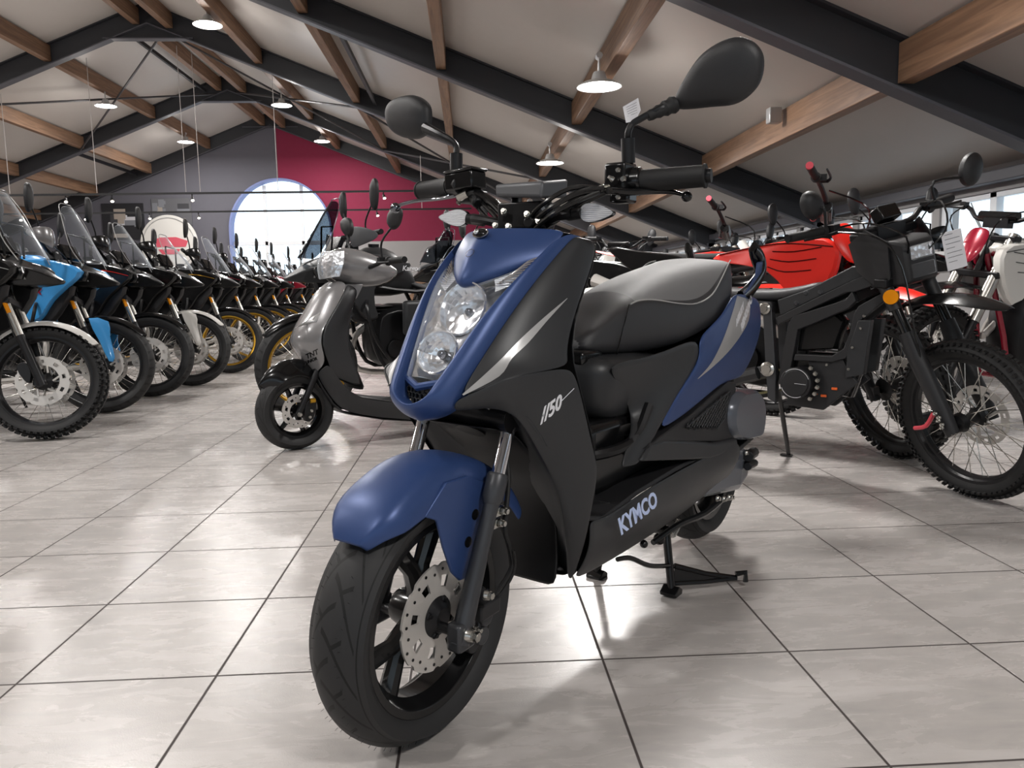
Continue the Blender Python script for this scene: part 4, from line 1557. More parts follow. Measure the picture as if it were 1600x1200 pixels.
# ---- vent panel, engine cowling, air box, rear wheel
MF_ = [(-0.5366, 0.1560, 0.4339), (-0.6221, 0.1560, 0.4509), (-0.7858, 0.1540, 0.4743), (-0.9568, 0.1500, 0.5101), (-1.0570, 0.1460, 0.5259), (-1.1148, 0.1430, 0.5159), (-1.1177, 0.1460, 0.4229), (-1.1153, 0.1500, 0.3515), (-0.8267, 0.1560, 0.4014), (-0.6379, 0.1570, 0.4337)]
for s_ in (1, -1):
    b = MB()
    n = len(MF_)
    vs_ = [(p[0], s_ * p[1], p[2]) for p in MF_] + [(p[0], s_ * (p[1] - .03), p[2]) for p in MF_]
    b.add(vs_, [tuple(range(n)), tuple(range(n, 2 * n))[::-1]] + [(i, (i + 1) % n, n + (i + 1) % n, n + i) for i in range(n)])
    b.build('vent_panel', CHAR2, H0, bevel=.003)
T0, T1, T2, T3 = Vector((-0.7446, 0.1580, 0.4497)), Vector((-1.0464, 0.1510, 0.5014)), Vector((-1.0097, 0.1520, 0.4303)), Vector((-0.9565, 0.1540, 0.4147))
tri = [T0, T1, T2, T3]
b = MB()
b.tube([p + Vector((0, .001, 0)) for p in tri], .0025, 6, closed=True)
def inside(x, z):
    s_ = None
    for i in range(4):
        a, c = tri[i], tri[(i + 1) % 4]
        cr_ = (c.x - a.x) * (z - a.z) - (c.z - a.z) * (x - a.x)
        if s_ is None:
            s_ = cr_ > 0
        elif (cr_ > 0) != s_:
            return False
    return True
x = T1.x
k = 0
pitch = .0125
while x < T0.x:
    z = T3.z + (pitch * .5 if k % 2 else 0)
    while z < T1.z:
        if inside(x, z):
            y = .1575 + (x - T0.x) * .02
            b.tube([(x + .0062 * math.cos(R(60 * q)), y, z + .0062 * math.sin(R(60 * q))) for q in range(6)], .0012, 4, closed=True)
        z += pitch
    x += pitch * .87
    k += 1
b.build('vent_grille', CHAR, H0)
b = MB()
b.add([tuple(p - Vector((0, .0015, 0))) for p in tri], [(0, 1, 2, 3)])
b.build('vent_back', BLK, H0)
CV = [(-0.5147, 0.1600, 0.4103), (-0.5633, 0.1580, 0.4408), (-0.6355, 0.1580, 0.4372), (-0.8040, 0.1620, 0.4061), (-0.9207, 0.1660, 0.3800), (-1.0850, 0.1640, 0.3656), (-1.0945, 0.1650, 0.3462), (-0.9638, 0.1680, 0.3422), (-0.8847, 0.1680, 0.3469)]
for s_ in (1, -1):
    b = MB()
    n = len(CV)
    vs_ = [(p[0], s_ * p[1], p[2]) for p in CV] + [(p[0], s_ * (p[1] - .06), p[2] + .012) for p in CV]
    b.add(vs_, [tuple(range(n)), tuple(range(n, 2 * n))[::-1]] + [(i, (i + 1) % n, n + (i + 1) % n, n + i) for i in range(n)])
    b.build('footrest_cover', CHAR, H0, bevel=.006)
# engine swing unit and rear wheel
RC = (-1.215, 0, .247)
b = tyre(MB(), RC, .225, .155, .122)
b.build('rear_tyre', TYR, H0)
b = rim_ring(MB(), RC, .155, .1, .026)
b.lathe([(.0, -.02), (.05, -.02), (.055, .02), (0, .03)], RC, 'y', 24)
for i in range(5):
    a = 2 * PI * i / 5
    b.tube([(RC[0] + .04 * math.cos(a), 0, RC[2] + .04 * math.sin(a)), (RC[0] + .15 * math.cos(a), 0, RC[2] + .15 * math.sin(a))], .014, 8)
b.build('rear_rim', BLK, H0)
b = MB()
b.loft([[(-.78, .06, .25), (-.78, .13, .25), (-.78, .13, .40), (-.78, .06, .40)], [(-1.0, .07, .22), (-1.0, .145, .22), (-1.0, .145, .38), (-1.0, .07, .38)], [(-1.20, .07, .19), (-1.20, .14, .19), (-1.20, .14, .33), (-1.20, .07, .33)], [(-1.30, .075, .21), (-1.30, .13, .21), (-1.30, .13, .29), (-1.30, .075, .29)]])
b.build('transmission_case', SMOKE, H0, bevel=.02, bseg=4)
b = MB()
for p in ((-1.04, .148, .205), (-1.08, .148, .2), (-1.0, .145, .215), (-1.12, .14, .19), (-1.22, .143, .30)):
    b.bolt(p, (0, 1, 0), .007, .006)
b.build('case_bolt', ZINC, H0)
b = MB().tube([(-1.28, .10, .27), (-1.20, .10, .42), (-1.16, .10, .55)], .016, 12)
for i in range(9):
    z = .33 + i * .018
    b.tube([(-1.215 + .022 * math.cos(2 * PI * j / 12), .10 + .022 * math.sin(2 * PI * j / 12), z) for j in range(12)], .005, 5, closed=True)
b.build('rear_shock', BLKM, H0)
b = MB()
AB_ = [(-1.07, .485, .40), (-1.12, .5, .36), (-1.24, .485, .345), (-1.315, .42, .345), (-1.31, .365, .36), (-1.2, .345, .37), (-1.08, .36, .40)]
poly = [(-1.05, .46), (-1.10, .49), (-1.20, .488), (-1.27, .475), (-1.325, .42), (-1.32, .35), (-1.28, .335), (-1.12, .355), (-1.05, .40)]
ce = (-1.19, .415)
rings = []
for y, k_ in ((.05, .92), (.06, 1), (.135, 1), (.155, .96), (.168, .86)):
    rings.append([(ce[0] + (x - ce[0]) * k_, y, ce[1] + (z - ce[1]) * k_) for x, z in cr(poly, 4, True)])
b.loft(rings)
b.build('air_filter_box', SMOKE, H0)
b = MB()
b.box((-1.19, .12, .325), (.2, .05, .014), rot=Matrix.Rotation(R(8), 3, 'Y'))
b.box((-1.33, .1, .32), (.02, .03, .03))
b.tube([(-1.22, .15, .29), (-1.33, .13, .28)], .016, 10)
b.tube([(-1.22, .15, .26), (-1.34, .13, .245)], .012, 10)
b.build('rear_bracket', BLKM, H0, bevel=.002)
b = MB().tube([(-1.0, -.14, .3), (-1.12, -.16, .30), (-1.4, -.17, .38)], [.03, .05, .05], 16, k=3)
b.build('exhaust_silencer', BLKM, H0)
b = MB()
rows = []
for i in range(8):
    a = R(60 + 90 * i / 7)
    rows.append([(RC[0] + .25 * math.cos(a), y, RC[2] + .25 * math.sin(a) - abs(y) * .2) for y in (-.075, -.04, 0, .04, .075)])
b.grid(rows)
b.build('rear_mudguard', BLKM, H0, subd=1, solid=.003)

# ---- centre stand
b = MB()
KL, KR = Vector((-0.7971, 0.1130, 0.0105)), Vector((-0.8071, -0.1080, -0.0005))
pl, pr_ = Vector((-.815, .085, .165)), Vector((-.80, -.08, .165))
b.tube([pl, KL + Vector((0, 0, .012))], .0105, 14)
b.tube([pr_, KR + Vector((0, 0, .012))], .0105, 14)
b.tube([pl, pr_], .013, 12)
b.tube([(-.80, -.1, .17), (-.80, .1, .17)], .011, 12)
stand = b.build('centre_stand', BLK, H0)
for q in (KL, KR):
    b = MB()
    b.prism([(q.x - .018, q.z - .004), (q.x + .02, q.z - .004), (q.x + .024, q.z + .006), (q.x, q.z + .02), (q.x - .02, q.z + .008)], q.y - .022, q.y + .022)
    b.build('stand_foot', BLK, stand, bevel=.002)
b = MB()
m1, m2 = Vector((-0.8136, 0.1120, 0.0762)), Vector((-0.8048, 0.1140, 0.0320))
tipk = Vector((-0.9483, 0.2250, 0.0275))
b.tube([m1, m1.lerp(tipk, .5) + Vector((0, 0, -.004)), tipk], [.007, .006, .007], 10)
b.tube([m2, m2.lerp(tipk, .5) + Vector((0, 0, -.003)), tipk], [.006, .006, .007], 10)
b.add([tuple(m1), tuple(m2), tuple(m2.lerp(tipk, .7)), tuple(m1.lerp(tipk, .7))], [(0, 1, 2, 3)])
b.tube([tipk + Vector((.004, .0, .012)), tipk + Vector((-.012, .02, .016)), tipk + Vector((-.01, .022, -.008))], .0075, 8)
b.build('stand_spur', BLK, stand)
b = MB().tube([Vector((-0.8758, 0.0750, 0.1293)).lerp(Vector((-0.9261, 0.0750, 0.1616)), i / 90) + Vector((.009 * math.cos(i * .9), .009 * math.sin(i * .9), 0)) for i in range(90)], .0016, 5)
b.build('stand_spring', ZINC, stand)
b = MB()
b.tube([(-0.5470, 0.0900, 0.1682), (-0.6005, 0.0950, 0.1564), (-0.6829, 0.1050, 0.1148), (-0.7874, 0.1080, 0.0834)], .006, 8, k=4)
b.tube([(-0.7075, 0.1000, 0.1644), (-0.8105, 0.1200, 0.1863), (-0.9520, 0.1300, 0.1812), (-1.0752, 0.1350, 0.1972)], [.007, .008, .009, .009], 8, k=3)
b.ball(Vector((-0.7650, 0.0900, 0.1561)), .015, 8)
b.ball(Vector((-0.6793, 0.0900, 0.1670)), .010, 8)
b.build('kickstart_linkage', BLK, H0)

# ---- handlebar, grips, controls
gLo, gLi = Vector((-0.3663, 0.3380, 0.9794)), Vector((-0.3438, 0.2250, 0.9759))
gRo, gRi = Vector((-0.3779, -0.3380, 0.9952)), Vector((-0.3474, -0.2250, 0.9952))
b = MB()
b.tube([gLo, gLi, (-0.3363, 0.1700, 0.9684), (-0.3106, 0.1100, 0.9393), (-0.3041, 0.0500, 0.9057), (-.345, 0, .905), (-0.3270, -0.0500, 0.9144), (-0.3375, -0.1200, 0.9606), gRi, gRo], .011, 14, k=5)
b.build('handlebar', BLK, H0)
for nm, o_, i_ in (('left', gLo, gLi), ('right', gRo, gRi)):
    d = (o_ - i_).normalized()
    b = MB()
    b.tube([i_, i_ + d * .004, o_ - d * .002, o_], [.022, .0205, .0195, .0205], 20)
    b.tube([o_, o_ + d * .004], .0215, 20)
    for k in range(6):
        a = i_.lerp(o_, .2 + k * .12)
    g_ = b.build('grip', RUB, H0)
    MB().tube([o_ + d * .003, o_ + d * .013], .0125, 16).build('bar_end', BLKM, g_)
# left control cluster
cl = gLi + (gLi - gLo).normalized() * .022
dL = (gLo - gLi).normalized()
b = MB()
b.tube([gLi + dL * .004, cl - dL * .012], .026, 16)
b.box(cl + Vector((.012, -.010, .004)), (.05, .042, .056))
b.box(cl + Vector((.018, 0, -.03)), (.035, .04, .02))
b.box(Vector((-0.3524, 0.1900, 0.9964)), (.03, .034, .03))
b.build('left_switch_housing', BLK, H0, bevel=.005)
b = MB()
for p in ((966, 265), (975, 279), (966, 307), (998, 262), (958, 285)):
    pass
b.bolt(Vector((-0.2788, 0.2150, 0.9889)), (1, .1, 0), .0035, .004)
b.bolt(Vector((-0.2985, 0.2150, 0.9755)), (1, .1, 0), .0045, .004)
b.bolt(Vector((-0.2809, 0.2150, 0.9429)), (1, .1, 0), .0035, .004)
b.bolt(Vector((-0.2883, 0.2000, 0.9744)), (.6, -.6, .5), .004, .006)
b.tube([(-0.2693, 0.1850, 0.9591), (-0.2881, 0.1900, 0.9627)], .0055, 10)
b.build('left_control_bolt', ZINC, H0)


def lever(pts, nm, m):
    b = MB()
    b.tube(pts[0], pts[1], 12, k=4, flat=.62)
    b.ball(pts[0][-1], pts[1][-1] * 1.5, 8)
    return b.build(nm, m, H0)


lever(([(-0.2660, 0.2050, 0.9532), (-0.3074, 0.2250, 0.9534), (-0.3460, 0.2500, 0.9565), (-0.3624, 0.2800, 0.9550), (-0.3678, 0.3000, 0.9487), (-0.3705, 0.3050, 0.9464)], [.010, .010, .0085, .007, .0055, .0065]), 'left_brake_lever', BLK)
lever(([(-0.3515, -0.2000, 0.9820), (-0.3412, -0.2200, 0.9742), (-0.3441, -0.2700, 0.9704), (-0.3367, -0.3200, 0.9683), (-0.3295, -0.3600, 0.9614), (-0.3233, -0.3700, 0.9544)], [.009, .009, .007, .0065, .0065, .008]), 'right_brake_lever', CHRD)
# right reservoir and switch box
b = MB()
rc = Vector((-0.3441, -0.1850, 1.0017))
b.box(rc + Vector((0, 0, .0)), (.05, .075, .036), rot=Matrix.Rotation(R(4), 3, 'X'))
b.box(rc + Vector((0, 0, .021)), (.055, .08, .007), rot=Matrix.Rotation(R(4), 3, 'X'))
b.build('brake_reservoir', BLK, H0, bevel=.004)
b = MB()
b.tube([gRi, gRi + (gRi - gRo).normalized() * .04], .022, 16)
b.box(rc + Vector((-.01, .01, -.032)), (.05, .05, .026))
b.tube([rc + Vector((.0, .02, -.03)), rc + Vector((.02, .05, -.05))], .012, 10)
b.build('right_switch_housing', BLKM, H0, bevel=.004)
b = MB().tube([rc + Vector((.02, .022, -.028)), rc + Vector((.024, .0, -.036))], .008, 10)
b.bolt(rc + Vector((.02, .0, -.045)), (1, 0, 0), .004, .004)
b.build('right_control_bolt', ZINC, H0)

# mirrors
def mshell(c, u, v, n_, L, Wd, dep, nm, pts, parent):
    """mirror head: outline pts in (u, v), domed towards n_, glass on the other side"""
    c, u, v, n_ = Vector(c), Vector(u), Vector(v), Vector(n_)
    out = cr(pts, 6, True)
    cx_ = sum(p[0] for p in out) / len(out)
    cy_ = sum(p[1] for p in out) / len(out)
    rings = []
    for k, (s_, h) in enumerate(((1, -.35), (1.0, .0), (.97, .3), (.85, .62), (.62, .85), (.3, .97), (.03, 1))):
        rings.append([c + u * (cx_ + (p[0] - cx_) * s_) * L + v * (cy_ + (p[1] - cy_) * s_) * Wd + n_ * (h * dep) for p in out])
    b = MB().loft(rings, cap=True)
    sh = b.build(nm, CHAR2, parent, ang=50)
    g = MB()
    g.add([c + u * (cx_ + (p[0] - cx_) * .93) * L + v * (cy_ + (p[1] - cy_) * .93) * Wd + n_ * (-.37 * dep) for p in out], [tuple(range(len(out)))])
    g.build('mirror_glass', CHR, sh)
    r_ = MB()
    r_.tube([c + u * t * L + v * (.02 + .22 * t) * Wd + n_ * dep * (1.0 - abs(t - .45) * .8) for t in (.05, .3, .6, .9)], [.004, .005, .004, .001], 6, k=3)
    return sh


# left mirror
tipL = Vector((-0.3987, 0.4200, 1.1708))
baseL = Vector((-0.3943, 0.2750, 1.1165))
uL = (tipL - baseL).normalized()
LL = (tipL - baseL).length
nL = Vector((1, .1, -.28))
nL = (nL - uL * nL.dot(uL)).normalized()
vL = nL.cross(uL)
if vL.z < 0:
    vL = -vL
mshell(baseL, uL, vL, nL, LL, LL * .5, .022, 'left_mirror', [(-.05, .09), (.15, .42), (.45, .72), (.78, .72), (.97, .45), (1.02, .02), (.88, -.45), (.6, -.62), (.3, -.42), (-.03, -.14)], H0)
st = MB()
sb = Vector((-0.3452, 0.2000, 1.0098))
st.tube([sb, (-0.3405, 0.2000, 1.0534)], .0125, 14)
st.tube([(-0.3405, 0.2000, 1.0534), (-0.3366, 0.2030, 1.0649), (-0.3432, 0.2070, 1.0778), (-0.3475, 0.2200, 1.0861), (-0.3628, 0.2500, 1.1030), (-0.3721, 0.2580, 1.1069)], .0062, 10, k=4)
st.build('left_mirror_stem', BLKM, H0)
st = MB()
a_, c_ = Vector((-0.3539, 0.2320, 1.0902)), Vector((-0.3890, 0.2700, 1.1140))
st.tube([a_.lerp(c_, i / 8) for i in range(9)], [.0085, .010, .0095, .012, .011, .0145, .013, .016, .014], 12)
st.build('left_mirror_boot', RUB, H0)
# right mirror
tipR = Vector((-0.3811, -0.4500, 1.1734))
baseR = Vector((-0.3662, -0.3100, 1.1307))
uR = (tipR - baseR).normalized()
LR_ = (tipR - baseR).length
nR = Vector((1, .35, -.15))
nR = (nR - uR * nR.dot(uR)).normalized()
vR = nR.cross(uR)
if vR.z < 0:
    vR = -vR
mshell(baseR, uR, vR, nR, LR_, LR_ * .5, .022, 'right_mirror', [(-.02, .22), (.08, .62), (.4, .78), (.75, .62), (.97, .35), (1.0, 0), (.85, -.35), (.55, -.5), (.2, -.42), (-.02, -.12)], H0)
st = MB()
st.tube([(-0.3327, -0.2000, 1.0174), (-0.3331, -0.2000, 1.0595)], .0135, 14)
st.tube([(-0.3331, -0.2000, 1.0595), (-0.3368, -0.2030, 1.0734), (-0.3350, -0.2120, 1.0857), (-0.3325, -0.2400, 1.0999), (-0.3488, -0.3000, 1.1244)], [.0065, .0065, .0065, .009, .012], 10, k=4)
st.build('right_mirror_stem', BLKM, H0)
# warranty tag on the left stem
b = MB()
tg = [(-0.3089, 0.2050, 1.1025), (-0.3672, 0.2050, 1.1282), (-0.3787, 0.2050, 1.1086), (-0.3597, 0.2060, 1.0895), (-0.3685, 0.2070, 1.0817), (-0.3534, 0.2070, 1.0760), (-0.3399, 0.2060, 1.0819), (-0.3223, 0.2050, 1.0771)]
n = len(tg)
b.add([Vector(p) for p in tg] + [Vector(p) - Vector((.0006, 0, 0)) for p in tg], [tuple(range(n)), tuple(range(n, 2 * n))[::-1]] + [(i, (i + 1) % n, n + (i + 1) % n, n + i) for i in range(n)])
ptag = b.build('paper_tag', PAPER, H0, flat=True)
b = MB()
for k in range(5):
    b.tube([Vector((-0.3224, 0.2055, 1.1036)).lerp(Vector((-0.3281, 0.2055, 1.0890)), k / 4) + Vector((.001, 0, 0)), Vector((-0.3616, 0.2055, 1.1192)).lerp(Vector((-0.3652, 0.2055, 1.1018)), k / 4) + Vector((.001, 0, 0))], .0004, 3)
b.build('tag_print', INK, ptag)

# instrument cluster
b = MB()
ic = Vector((-.30, .012, .955))
q0, q1, q2, q3 = Vector((-0.2820, -0.0550, 0.9822)), Vector((-0.2541, 0.0750, 0.9771)), Vector((-0.2503, 0.0750, 0.9457)), Vector((-0.2841, -0.0550, 0.9579))
bk = Vector((-.085, 0, .012))
rings = [[q0, q1, q2, q3], [q0 + Vector((.006, 0, -.002)), q1 + Vector((.006, 0, -.002)), q2 + Vector((.006, 0, .002)), q3 + Vector((.006, 0, .002))]][::-1]
rings += [[q0 + bk, q1 + bk, q2 + bk * 1 + Vector((0, 0, -.005)), q3 + bk + Vector((0, 0, -.005))]]
b.loft(rings)
b.build('instrument_cluster', MGREY, H0, bevel=.005)
b = MB()
b.box(ic + Vector((-.0, -.01, -.035)), (.05, .10, .05))
b.box(ic + Vector((.01, -.035, -.04)), (.03, .03, .02))
b.tube([ic + Vector((.02, .02, -.05)), ic + Vector((.035, .02, -.05))], .012, 12)
b.tube([(-.30, -.03, .905), (-.31, -.03, .96)], .008, 8)
b.tube([(-.30, .04, .905), (-.31, .05, .955)], .008, 8)
b.build('cluster_bracket', BLKM, H0, bevel=.003)
for p in ((-.268, .03, .918), (-.262, -.02, .925), (-.27, .055, .905), (-.275, -.05, .90), (-.25, .0, .895)):
    MB().bolt(p, (1, .2, .4), .006, .006).build('bar_clamp_bolt', ZINC, H0)
b = MB().tube([(-0.3403, 0.0200, 0.9200), (-0.3455, 0.0200, 0.8866)], .0125, 16)
b.build('ignition_barrel', CHRD, H0)
# cables
b = MB()
for k, (dy, dz) in enumerate(((0, 0), (.012, .006), (.004, -.012), (-.01, .012))):
    b.tube([Vector((-0.2713, 0.1800, 0.9574)) + Vector((0, dy, dz * .3)), Vector((-0.2719, 0.1400, 0.9496)) + Vector((.012, dy, dz)), Vector((-0.2753, 0.0900, 0.9283)) + Vector((.02, dy, dz)), Vector((-0.2816, 0.0400, 0.9024)) + Vector((.01, dy * .5, dz)), Vector((-.29, .02, .87))], .0045 if k else .0055, 8, k=5)
for k, (dy, dz) in enumerate(((0, 0), (-.012, -.008), (.01, .008))):
    b.tube([Vector((-0.3660, -0.1800, 0.9821)) + Vector((0, dy, dz)), Vector((-0.3461, -0.1300, 0.9540)) + Vector((.015, dy, dz)), Vector((-0.3214, -0.0700, 0.9148)) + Vector((.015, dy, dz)), Vector((-.28, -.03, .87))], .0045, 8, k=5)
b.build('control_cable', BLK, H0)
b = MB()
b.tube([(-0.2657, 0.0620, 0.9336), (-0.2712, 0.0700, 0.9196)], .004, 6)
b.tube([(-0.2993, -0.0600, 0.9282), (-0.3051, -0.0500, 0.9194)], .004, 6)
b.build('cable_tie', WHT, H0)


# turn signals
def signal(c, d, nm, L=.05, up=(0, 0, 1)):
    c, d = Vector(c), Vector(d).normalized()
    up = Vector(up)
    n_ = Vector((1, 0, .1)).normalized()
    v_ = n_.cross(d)
    if v_.z < 0:
        v_ = -v_
    ol = [(-.45, .30), (-.2, .50), (.15, .42), (.55, .12), (.60, -.04), (.45, -.2), (.1, -.42), (-.25, -.46), (-.45, -.2)]
    rings = []
    for s_, h in ((.7, -.012), (1, -.005), (1, .003), (.8, .010), (.3, .014)):
        rings.append([c + d * p[0] * L * s_ + v_ * p[1] * L * .55 * s_ + n_ * h for p in cr(ol, 3, True)])
    t = MB().loft(rings[:3]).build(nm, CHRD, H0)
    MB().loft(rings[2:]).build('signal_lens', LENS, t)
    rf_ = MB()
    rf_.add([c + d * p[0] * L * .95 + v_ * p[1] * L * .52 + n_ * .004 for p in cr(ol, 3, True)], [tuple(range(27))])
    rf_.build('signal_reflector', RIBL, t)
    MB().tube([c - d * L * .4, c - d * L * .95 + Vector((-.01, 0, -.002))], [.010, .012], 12).build('signal_stalk', RUB, t)


sl, sr_ = Vector((-0.2875, 0.1650, 0.9177)), Vector((-0.2879, -0.1650, 0.9216))
signal(sl, Vector((-0.2838, 0.2000, 0.9160)) - Vector((-0.2849, 0.1300, 0.9191)), 'left_turn_signal', .066)
signal(sr_, Vector((-0.2841, -0.2000, 0.9241)) - Vector((-0.2927, -0.1300, 0.9193)), 'right_turn_signal', .066)
b = MB()
b.tube([(-0.2914, 0.1150, 0.9201), (-0.2912, 0.0800, 0.9157), (-.31, .03, .90)], [.011, .009, .009], 10)
b.tube([(-0.2906, -0.1200, 0.9187), (-0.2855, -0.0800, 0.9131), (-.31, -.03, .90)], [.011, .009, .009], 10)
b.build('signal_bracket', BLKM, H0)




# ================================================================== MOTORCYCLES
def pillow(b, poly, y0, y1, k=3, edge=.86, mi=0, smooth=True):
    pl = cr(poly, k, True) if smooth and k else list(poly)
    cx_ = sum(p[0] for p in pl) / len(pl)
    cz_ = sum(p[1] for p in pl) / len(pl)
    rings = []
    for t, s_ in ((0, edge), (.18, 1 - (1 - edge) * .25), (.5, 1), (.82, 1 - (1 - edge) * .25), (1, edge)):
        rings.append([(cx_ + (x - cx_) * s_, y0 + (y1 - y0) * t, cz_ + (z - cz_) * s_) for x, z in pl])
    b.loft(rings, mi)
    return b


def plate(b, pts3, dy):
    """polygon of 3-D points thickened by dy along y"""
    n = len(pts3)
    b.add([tuple(p) for p in pts3] + [(p[0], p[1] + dy, p[2]) for p in pts3], [tuple(range(n)), tuple(range(n, 2 * n))[::-1]] + [(i, (i + 1) % n, n + (i + 1) % n, n + i) for i in range(n)])
    return b


def knobs(b, c, Ro, w, n=54, h=.010):
    for i in range(n):
        for r_, off in ((-.36, 0), (0, .5), (.36, 0), (-.5, .5), (.5, .5)):
            a = 2 * PI * (i + off) / n
            y = r_ * w
            rr = Ro - (.028 if abs(r_) > .45 else .007 if abs(r_) > .3 else 0)
            M = Matrix(((math.cos(a), 0, -math.sin(a)), (0, 1, 0), (math.sin(a), 0, math.cos(a))))
            b.box((c[0] + rr * math.cos(a), y, c[2] + rr * math.sin(a)), (h, w * .2, Ro * 2 * PI / n * .52), rot=M)
    return b


def steerer(c, rake, deg):
    ax = Vector((-math.sin(R(rake)), 0, math.cos(R(rake))))
    M = Matrix.Rotation(R(deg), 3, ax)
    c = Vector(c)
    return lambda p: c + M @ (Vector(p) - c)


def wheel(t, c, Ro, w, Rr, front, rimm, tyrem, disc=1, kn=False, cast=False, xf=None, hub=.05, dr=.14, n=56, spk=32, nm='front'):
    b = tyre(MB(), c, Ro, Rr, w, n=n)
    if kn:
        b = tyre(MB(), c, Ro - .012, Rr, w, n=n)
        knobs(b, c, Ro - .006, w)
    b.build(nm + '_tyre', tyrem, t, xf=xf)
    b = rim_ring(MB(), c, Rr, w * .7, .022, n)
    rim = b.build(nm + '_rim', rimm, t, xf=xf)
    if cast:
        b = MB()
        for i in range(5):
            a = 2 * PI * i / 5 + .3
            for da in (-.12, .12):
                b.tube([(c[0] + .03 * math.cos(a), 0, c[2] + .03 * math.sin(a)), (c[0] + (Rr - .01) * math.cos(a + da), 0, c[2] + (Rr - .01) * math.sin(a + da))], .012, 6)
        b.build('wheel_spoke', rimm, rim, xf=xf)
    else:
        spokes_mb(MB(), c, Rr - .012, hub * .8, spk, .032, .0016, .35).build('wheel_spoke', ZINC, rim, xf=xf)
    MB().lathe([(.012, -.06), (hub, -.045), (hub * .62, -.035), (hub * .55, 0), (hub * .62, .035), (hub, .045), (.012, .06)], c, 'y', 20).build(nm + '_hub', BLKM if not cast else rimm, t, xf=xf)
    for s_ in ((-1, 1) if disc == 2 else (disc,)):
        dc = (c[0], .058 * s_, c[2])
        d = wavy_disc(MB(), dc, dr, dr * .62, .004, 9, amp=.005)
        for i in range(6):
            a = 2 * PI * i / 6
            d.tube([(dc[0] + hub * math.cos(a), dc[1], dc[2] + hub * math.sin(a)), (dc[0] + dr * .64 * math.cos(a + .3), dc[1], dc[2] + dr * .64 * math.sin(a + .3))], .006, 5)
        dd = d.build('brake_disc', STL, t, xf=xf)


def fork(t, c, rk, y, z0, z1, zs, rl, ru, ml, mu, xf, amber=True, guard=None):
    def q(z, s_, dx=0):
        return (c[0] + dx - (z - c[2]) * math.tan(R(rk)), y * s_, z)
    for s_ in (-1, 1):
        b = MB().tube([q(c[2] - .03, s_), q(z0, s_), q(zs, s_)], [rl, rl, rl * .95], 12)
        b.box(q(c[2], s_), (.05, .03, .06))
        lg = b.build('fork_slider', ml, t, xf=xf)
        MB().tube([q(zs - .01, s_), q(z1, s_)], ru, 12).build('fork_tube', mu, t, xf=xf)
        if amber:
            b = MB()
            h0, h1 = q(zs + .12, s_), q(zs + .19, s_)
            b.tube([(h0[0], h0[1] + s_ * ru * .75, h0[2]), (h1[0], h1[1] + s_ * ru * .75, h1[2])], ru * .55, 10)
            b.build('fork_reflector', AMB, t, xf=xf)
    b = MB()
    b.box(q(z1 - .02, 0), (.06, 2 * y + .06, .03))
    b.box(q(z1 - .2, 0), (.06, 2 * y + .06, .035))
    b.tube([q(z1 - .2, 0), q(z1, 0)], .022, 10)
    b.build('fork_clamp', BLKM, t, bevel=.006, xf=xf)
    b = MB()
    b.prism([(c[0] - .08, c[2] + .0), (c[0] - .05, c[2] - .01), (c[0] - .05, c[2] + .07), (c[0] - .09, c[2] + .1), (c[0] - .12, c[2] + .07)], -.09, -.05, k=2)
    b.build('brake_caliper', BLKM, t, bevel=.004, xf=xf)
    b = MB().tube([(c[0] - .1, -.08, c[2] + .08), (c[0] - .08, -.1, c[2] + .25), q(zs, -1, -.03), q(z1 - .05, -1, .02)], .004, 5, k=4)
    b.build('brake_hose', RUB, t, xf=xf)


def screen(t, rows, m, xf=None):
    b = MB().grid(rows)
    return b.build('windscreen', m, t, subd=2, solid=.004, xf=xf)


def mirror(t, base, head, m, xf, sz=(.075, .05), rnd_=False, rs=.07):
    b = MB().tube([base, (base[0], base[1], base[2] + .08), head], .0055, 8, k=4)
    b.build('mirror_stem', BLKM, t, xf=xf)
    s_ = 1 if head[1] > 0 else -1
    if rnd_:
        ol = [(math.cos(2 * PI * i / 12) * .5, math.sin(2 * PI * i / 12) * .5) for i in range(12)]
        sz = (rs, rs)
    else:
        ol = [(-.42, -.1), (-.3, .4), (.1, .5), (.5, .3), (.55, -.05), (.3, -.42), (-.15, -.5)]
    rings = []
    pl = cr(ol, 3, True)
    h = Vector(head)
    for sc_, dx in ((.96, -.014), (1, -.006), (.95, .006), (.7, .018), (.3, .024)):
        rings.append([h + Vector((dx, p[0] * sc_ * sz[0] * 2 * s_ * .9, .03 + p[1] * sc_ * sz[1] * 2 + p[0] * .02)) for p in pl])
    o = MB().loft(rings).build('mirror', CHAR2, t, xf=xf)
    g = MB()
    g.add([h + Vector((-.0148, p[0] * .9 * sz[0] * 2 * s_ * .9, .03 + p[1] * .9 * sz[1] * 2 + p[0] * .02)) for p in pl], [tuple(range(len(pl)))])
    g.build('mirror_glass', CHR, o, xf=xf)


